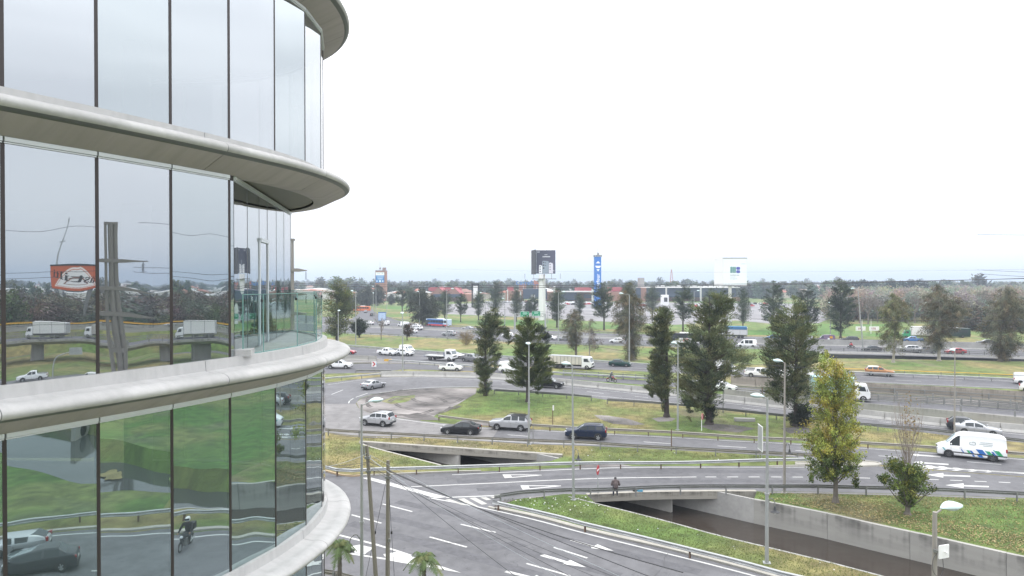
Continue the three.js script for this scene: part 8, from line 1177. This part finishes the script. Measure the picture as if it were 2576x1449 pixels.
// ================================================================ THE EAST SIDE: what the mirror glass looks at
{
  const vl = [[96, -103], [110, -95], [126, -81], [138, -67], [146, -56], [152, -43], [158, -30], [163, -14], [168, -3], [171, 8], [171, 40], [166, 75]], line = resample(vl, 3), hgt = (i) => 0.3 + 4.6 * sstep(0, 46, i * 3);
  const v = thing('viaduct', 'curving concrete viaduct carrying lorries above the channel meadow', 'bridge');
  mesh('deck', sweep(line, [[-4.6, 0], [4.6, 0], [4.6, -0.5], [3.4, -1.15], [-3.4, -1.15], [-4.6, -0.5]], hgt, true), M.stain, v); mesh('road_surface', sweep(line, [[-4.1, 0.012], [4.1, 0.012]], hgt), M.asphaltDark, v);
  for (const s of [-4.4, 4.4]) for (const h of [1.0, 0.65]) mesh('rail', sweep(line, [[s - 0.06, h], [s + 0.06, h], [s + 0.06, h - 0.14], [s - 0.06, h - 0.14]], hgt, true), M.galvGrey, v);
  const pg = box(0.18, 1, 0.18, 0, 0.5, 0); for (const s of [-4.4, 4.4]) offsetLine(line, s).forEach((p, i) => { const q = mesh('post', pg, M.postGrey, v); q.position.set(p[0], hgt(i), p[1]); });
  for (let i = 14; i < line.length; i += 7) mesh('pier', box(1.2, hgt(i), 3.4, line[i][0], hgt(i) / 2 - 0.6, line[i][1]), M.conc, v);
  const el = resample([[120, -110], [150, -98], [176, -72], [190, -44], [197, -15], [200, 20], [198, 75]], 4), eh = (i) => 0.2 + 5 * sstep(2, 20, i);
  struct('embankment', sweep(el, [[-19, -5.4], [-7.5, 0], [7.5, 0], [16, -5.4]], eh), M.grass); struct('highway', sweep(el, [[-6.6, 0.02], [6.6, 0.02]], eh), M.asphaltDark);
  const b = thing('concrete_barrier', 'concrete parapet of the raised motorway east of the channel', 'barrier'); mesh('barrier_block', sweep(el, [[6.7, 0], [6.7, 1.5], [7.0, 1.5], [7.0, -0.4]], eh, true), M.stain, b);
  const y = thing('guardrail', 'yellow and grey rails on the far side of the raised motorway', 'guardrail'); mesh('rail', sweep(el, [[-7.2, 1.5], [-7.3, 1.3], [-7.2, 1.1]], eh), M.yellowRail, y); mesh('rail', sweep(el, waveW(1, 0.8).map(([s, h]) => [s - 6.8, h]), eh), M.galv, y);
  const on = (t, x, z, dx, dz, yy) => drive(t, x, z, dx, dz, yy);
  on(lorry('white box lorry on the viaduct, seen only in the mirror glass', { len: 9.5, boxH: 2.7, boxC: std({ color: lin(0.68, 0.68, 0.66) }) }), 166.5, -6, 0.36, 0.93, 4.92);
  on(lorry('second white box lorry at the viaduct bend, seen in the mirror glass', { len: 10, boxH: 3.0, boxC: std({ color: lin(0.72, 0.72, 0.71) }) }), 143, -60.5, 0.55, 0.83, 4.8); on(lorry('grey box lorry behind it on the viaduct bend', { len: 10, boxH: 2.9, boxC: std({ color: lin(0.35, 0.36, 0.36) }) }), 134, -72, 0.7, 0.72, 4.6);
  on(lorry('lorry with an open frame body following on the viaduct', { len: 8, boxH: 1.9, kind: 'tipper', boxC: std({ color: lin(0.45, 0.43, 0.4) }) }), 161.5, -18.5, 0.3, 0.95, 4.92);
  on(pickup('white pickup on the raised motorway in the mirror', WHITE), 192, -34, 0.2, 0.98, 5.24); on(hatch('silver hatchback on the raised motorway in the mirror', SILVER2), 186, -51, -0.4, -0.9, 5.24);
  struct('road', sheet([[124, 70], [124, -12], [121, -30], [112, -52], [118, -56], [129, -34], [134, -12], [134, 70]], 0.006), M.asphalt);
  on(pickup('white pickup with a roll bar on the meadow road, mirrored low in the glass', WHITE), 130, -5, 0.1, 0.99); on(van('white car roof at the edge of the meadow road', WHITE, 4.4, 1.8), 122.5, -14, 0.3, 0.95);
  on(hatch('silver hatchback at the bend of the near road, mirrored in the lowest glass', SILVER2), 35.8, -6.6, 0.12, 0.99); on(sedan('dark grey saloon beside it at the bend, mirrored in the lowest glass', DGREY), 32.2, -8.2, 0.15, 0.99);
  const [m, r] = motorbike('dark motorcycle on the near road, mirrored in the lowest glass', 'rider with white helmet and black jacket, mirrored in the lowest glass', DGREY, std({ color: lin(0.02, 0.02, 0.023), roughness: 0.9 }), M.white, true); drive(m, 30, -23.4, -0.05, 1); m.rotation.y = Math.atan2(-0.66, -0.75) ; r.position.copy(m.position); r.rotation.copy(m.rotation);
  linePylon('three-legged concrete power pylon mirrored in the terrace-level glass', [128, -30.6], 28.5, Math.PI / 2 - 0.15, 5.4, [[-1.35, 0.42, 0.34], [0.15, 0.62, 0.55], [1.3, 0.52, 0.42]]);
  let i = 0; const CN = ['topmost', 'upper', 'second', 'middle', 'lowest'].flatMap((w) => [w + ' line cable from the three-legged pylon over the viaduct', w + ' line cable from the three-legged pylon over the meadow road']); for (const [yy, sg] of [[28.4, 3], [20.2, 2.2], [19.3, 2.4], [14.6, 2], [10.4, 1.4]]) for (const s of [1, -1]) { const pts = []; for (let k = 0; k <= 12; k++) { const t = k / 12; pts.push([128 - (s > 0 ? 20 : -18) * t, yy - sg * 4 * t * (1 - t) * 0.9, -30.6 - s * (4 + 126 * t)]); } tag(mesh('cable', tube(pts, 0.035, 4, 36), M.wire), CN[i++], 'cable'); }
  // orange billboard
  const o = thing('billboard', 'big orange billboard with a white triangle and black script', 'billboard', [250, 0, -16.2], -Math.PI / 2 + 0.06); mesh('panel', box(15.4, 7.2, 0.6, 0, 19.1, 0), std({ color: lin(0.42, 0.12, 0.06), roughness: 0.7 }), o);
  mesh('poster', xf(new THREE.PlaneGeometry(15.2, 7), [0, 19.1, 0.34]), std({ roughness: 0.7, map: canvasTex(512, 260, (c) => { c.fillStyle = '#c8643f'; c.fillRect(0, 0, 512, 260); const tri = (x, y, s, f) => { c.fillStyle = f; c.beginPath(); c.moveTo(x, y - s); c.lineTo(x + s * 0.98, y + s * 0.6); c.lineTo(x - s * 0.98, y + s * 0.6); c.fill(); }; tri(345, 150, 138, '#f4ece6'); tri(345, 152, 122, '#c8643f'); tri(345, 152, 115, '#f0efee'); tri(345, 162, 58, '#8a5a4a'); tri(345, 164, 46, '#eeeeee'); c.fillStyle = '#1d1a20'; c.save(); c.translate(180, 214); c.rotate(-0.3); c.font = 'italic bold 104px serif'; c.fillText('Castilti', 0, 4, 320); c.restore(); c.fillStyle = '#f3c9ae'; c.font = '30px sans-serif'; c.fillText('I N C L I', 110, 256); }) }), o);
  mesh('frame', box(15.6, 0.5, 0.9, 0, 22.8, 0), M.dark, o); mesh('mast', cyl(0.7, 0.7, 15.6, 12, 0, 7.8, -0.5), M.galvGrey, o);
  const ms = thing('radio_mast', 'slender red and white mast mirrored in the left glass', 'mast', [600, 0, -12]); mesh('lattice', join([bar([0, 0, 0], [0, 66, 0], 0.9, 0.25), box(0.4, 0.8, 3, 0, 47, 0), box(0.5, 3, 0.9, 0, 63, 0)]), M.galv, ms);
  const wh = thing('warehouse', 'very long low white warehouse in the eastern haze', 'building', [760, 0, -30]); mesh('wall', box(60, 9.5, 300, 0, 4.75, 0), M.white, wh); mesh('roof', box(62, 0.8, 302, 0, 9.9, 0), offW, wh); for (let k = -12; k < 12; k++) mesh('loading_door', box(0.3, 5, 5, -30.2, 2.5, k * 12), M.galvGrey, wh);
  const s2 = thing('cantilever_sign', 'blank roadside panel on a curved arm by the meadow road', 'road sign', [127.5, 0, -8.4]); mesh('post', tube([[0, 0, 0], [0, 2.6, 0], [0, 4, -0.4], [0, 4.8, -2.2]], 0.09, 8, 24), M.galv, s2); mesh('panel', box(0.06, 1.3, 2.2, -0.05, 4.9, -3.2), M.galv, s2);
  const gw = thing('road_sign', 'white give-way triangle back on a post by the pond bank', 'road sign', [39.2, 0, -24]); mesh('post', cyl(0.035, 0.035, 2.6, 8, 0, 1.3, 0), M.galv, gw); mesh('plate', xf(cyl(0.62, 0.62, 0.02, 3), [0.05, 2.5, 0], [0, 0, Math.PI / 2]).rotateX(Math.PI / 2 * 0) , M.galv, gw);
  const oldW = thing('culvert_head', 'old concrete culvert mouth with round openings at the pond', 'wall', [84, 0, -12.4], 0.4); mesh('wall', box(9, 2.4, 0.5, 0, -0.7, 0), M.stain, oldW); for (const x of [-2.4, 1.6]) mesh('opening', xf(new THREE.CylinderGeometry(0.8, 0.8, 0.1, 20), [x, -1.0, -0.27], [Math.PI / 2, 0, 0]), M.black, oldW);
  const lp = streetLamp([165, 18], 11, 'lamp standing beside the viaduct, mirrored at the left', { turn: 2.8, arm: 1, r: 0.13, scale: 1.3, pole: lampPole });
}
renderer.render(scene, camera);
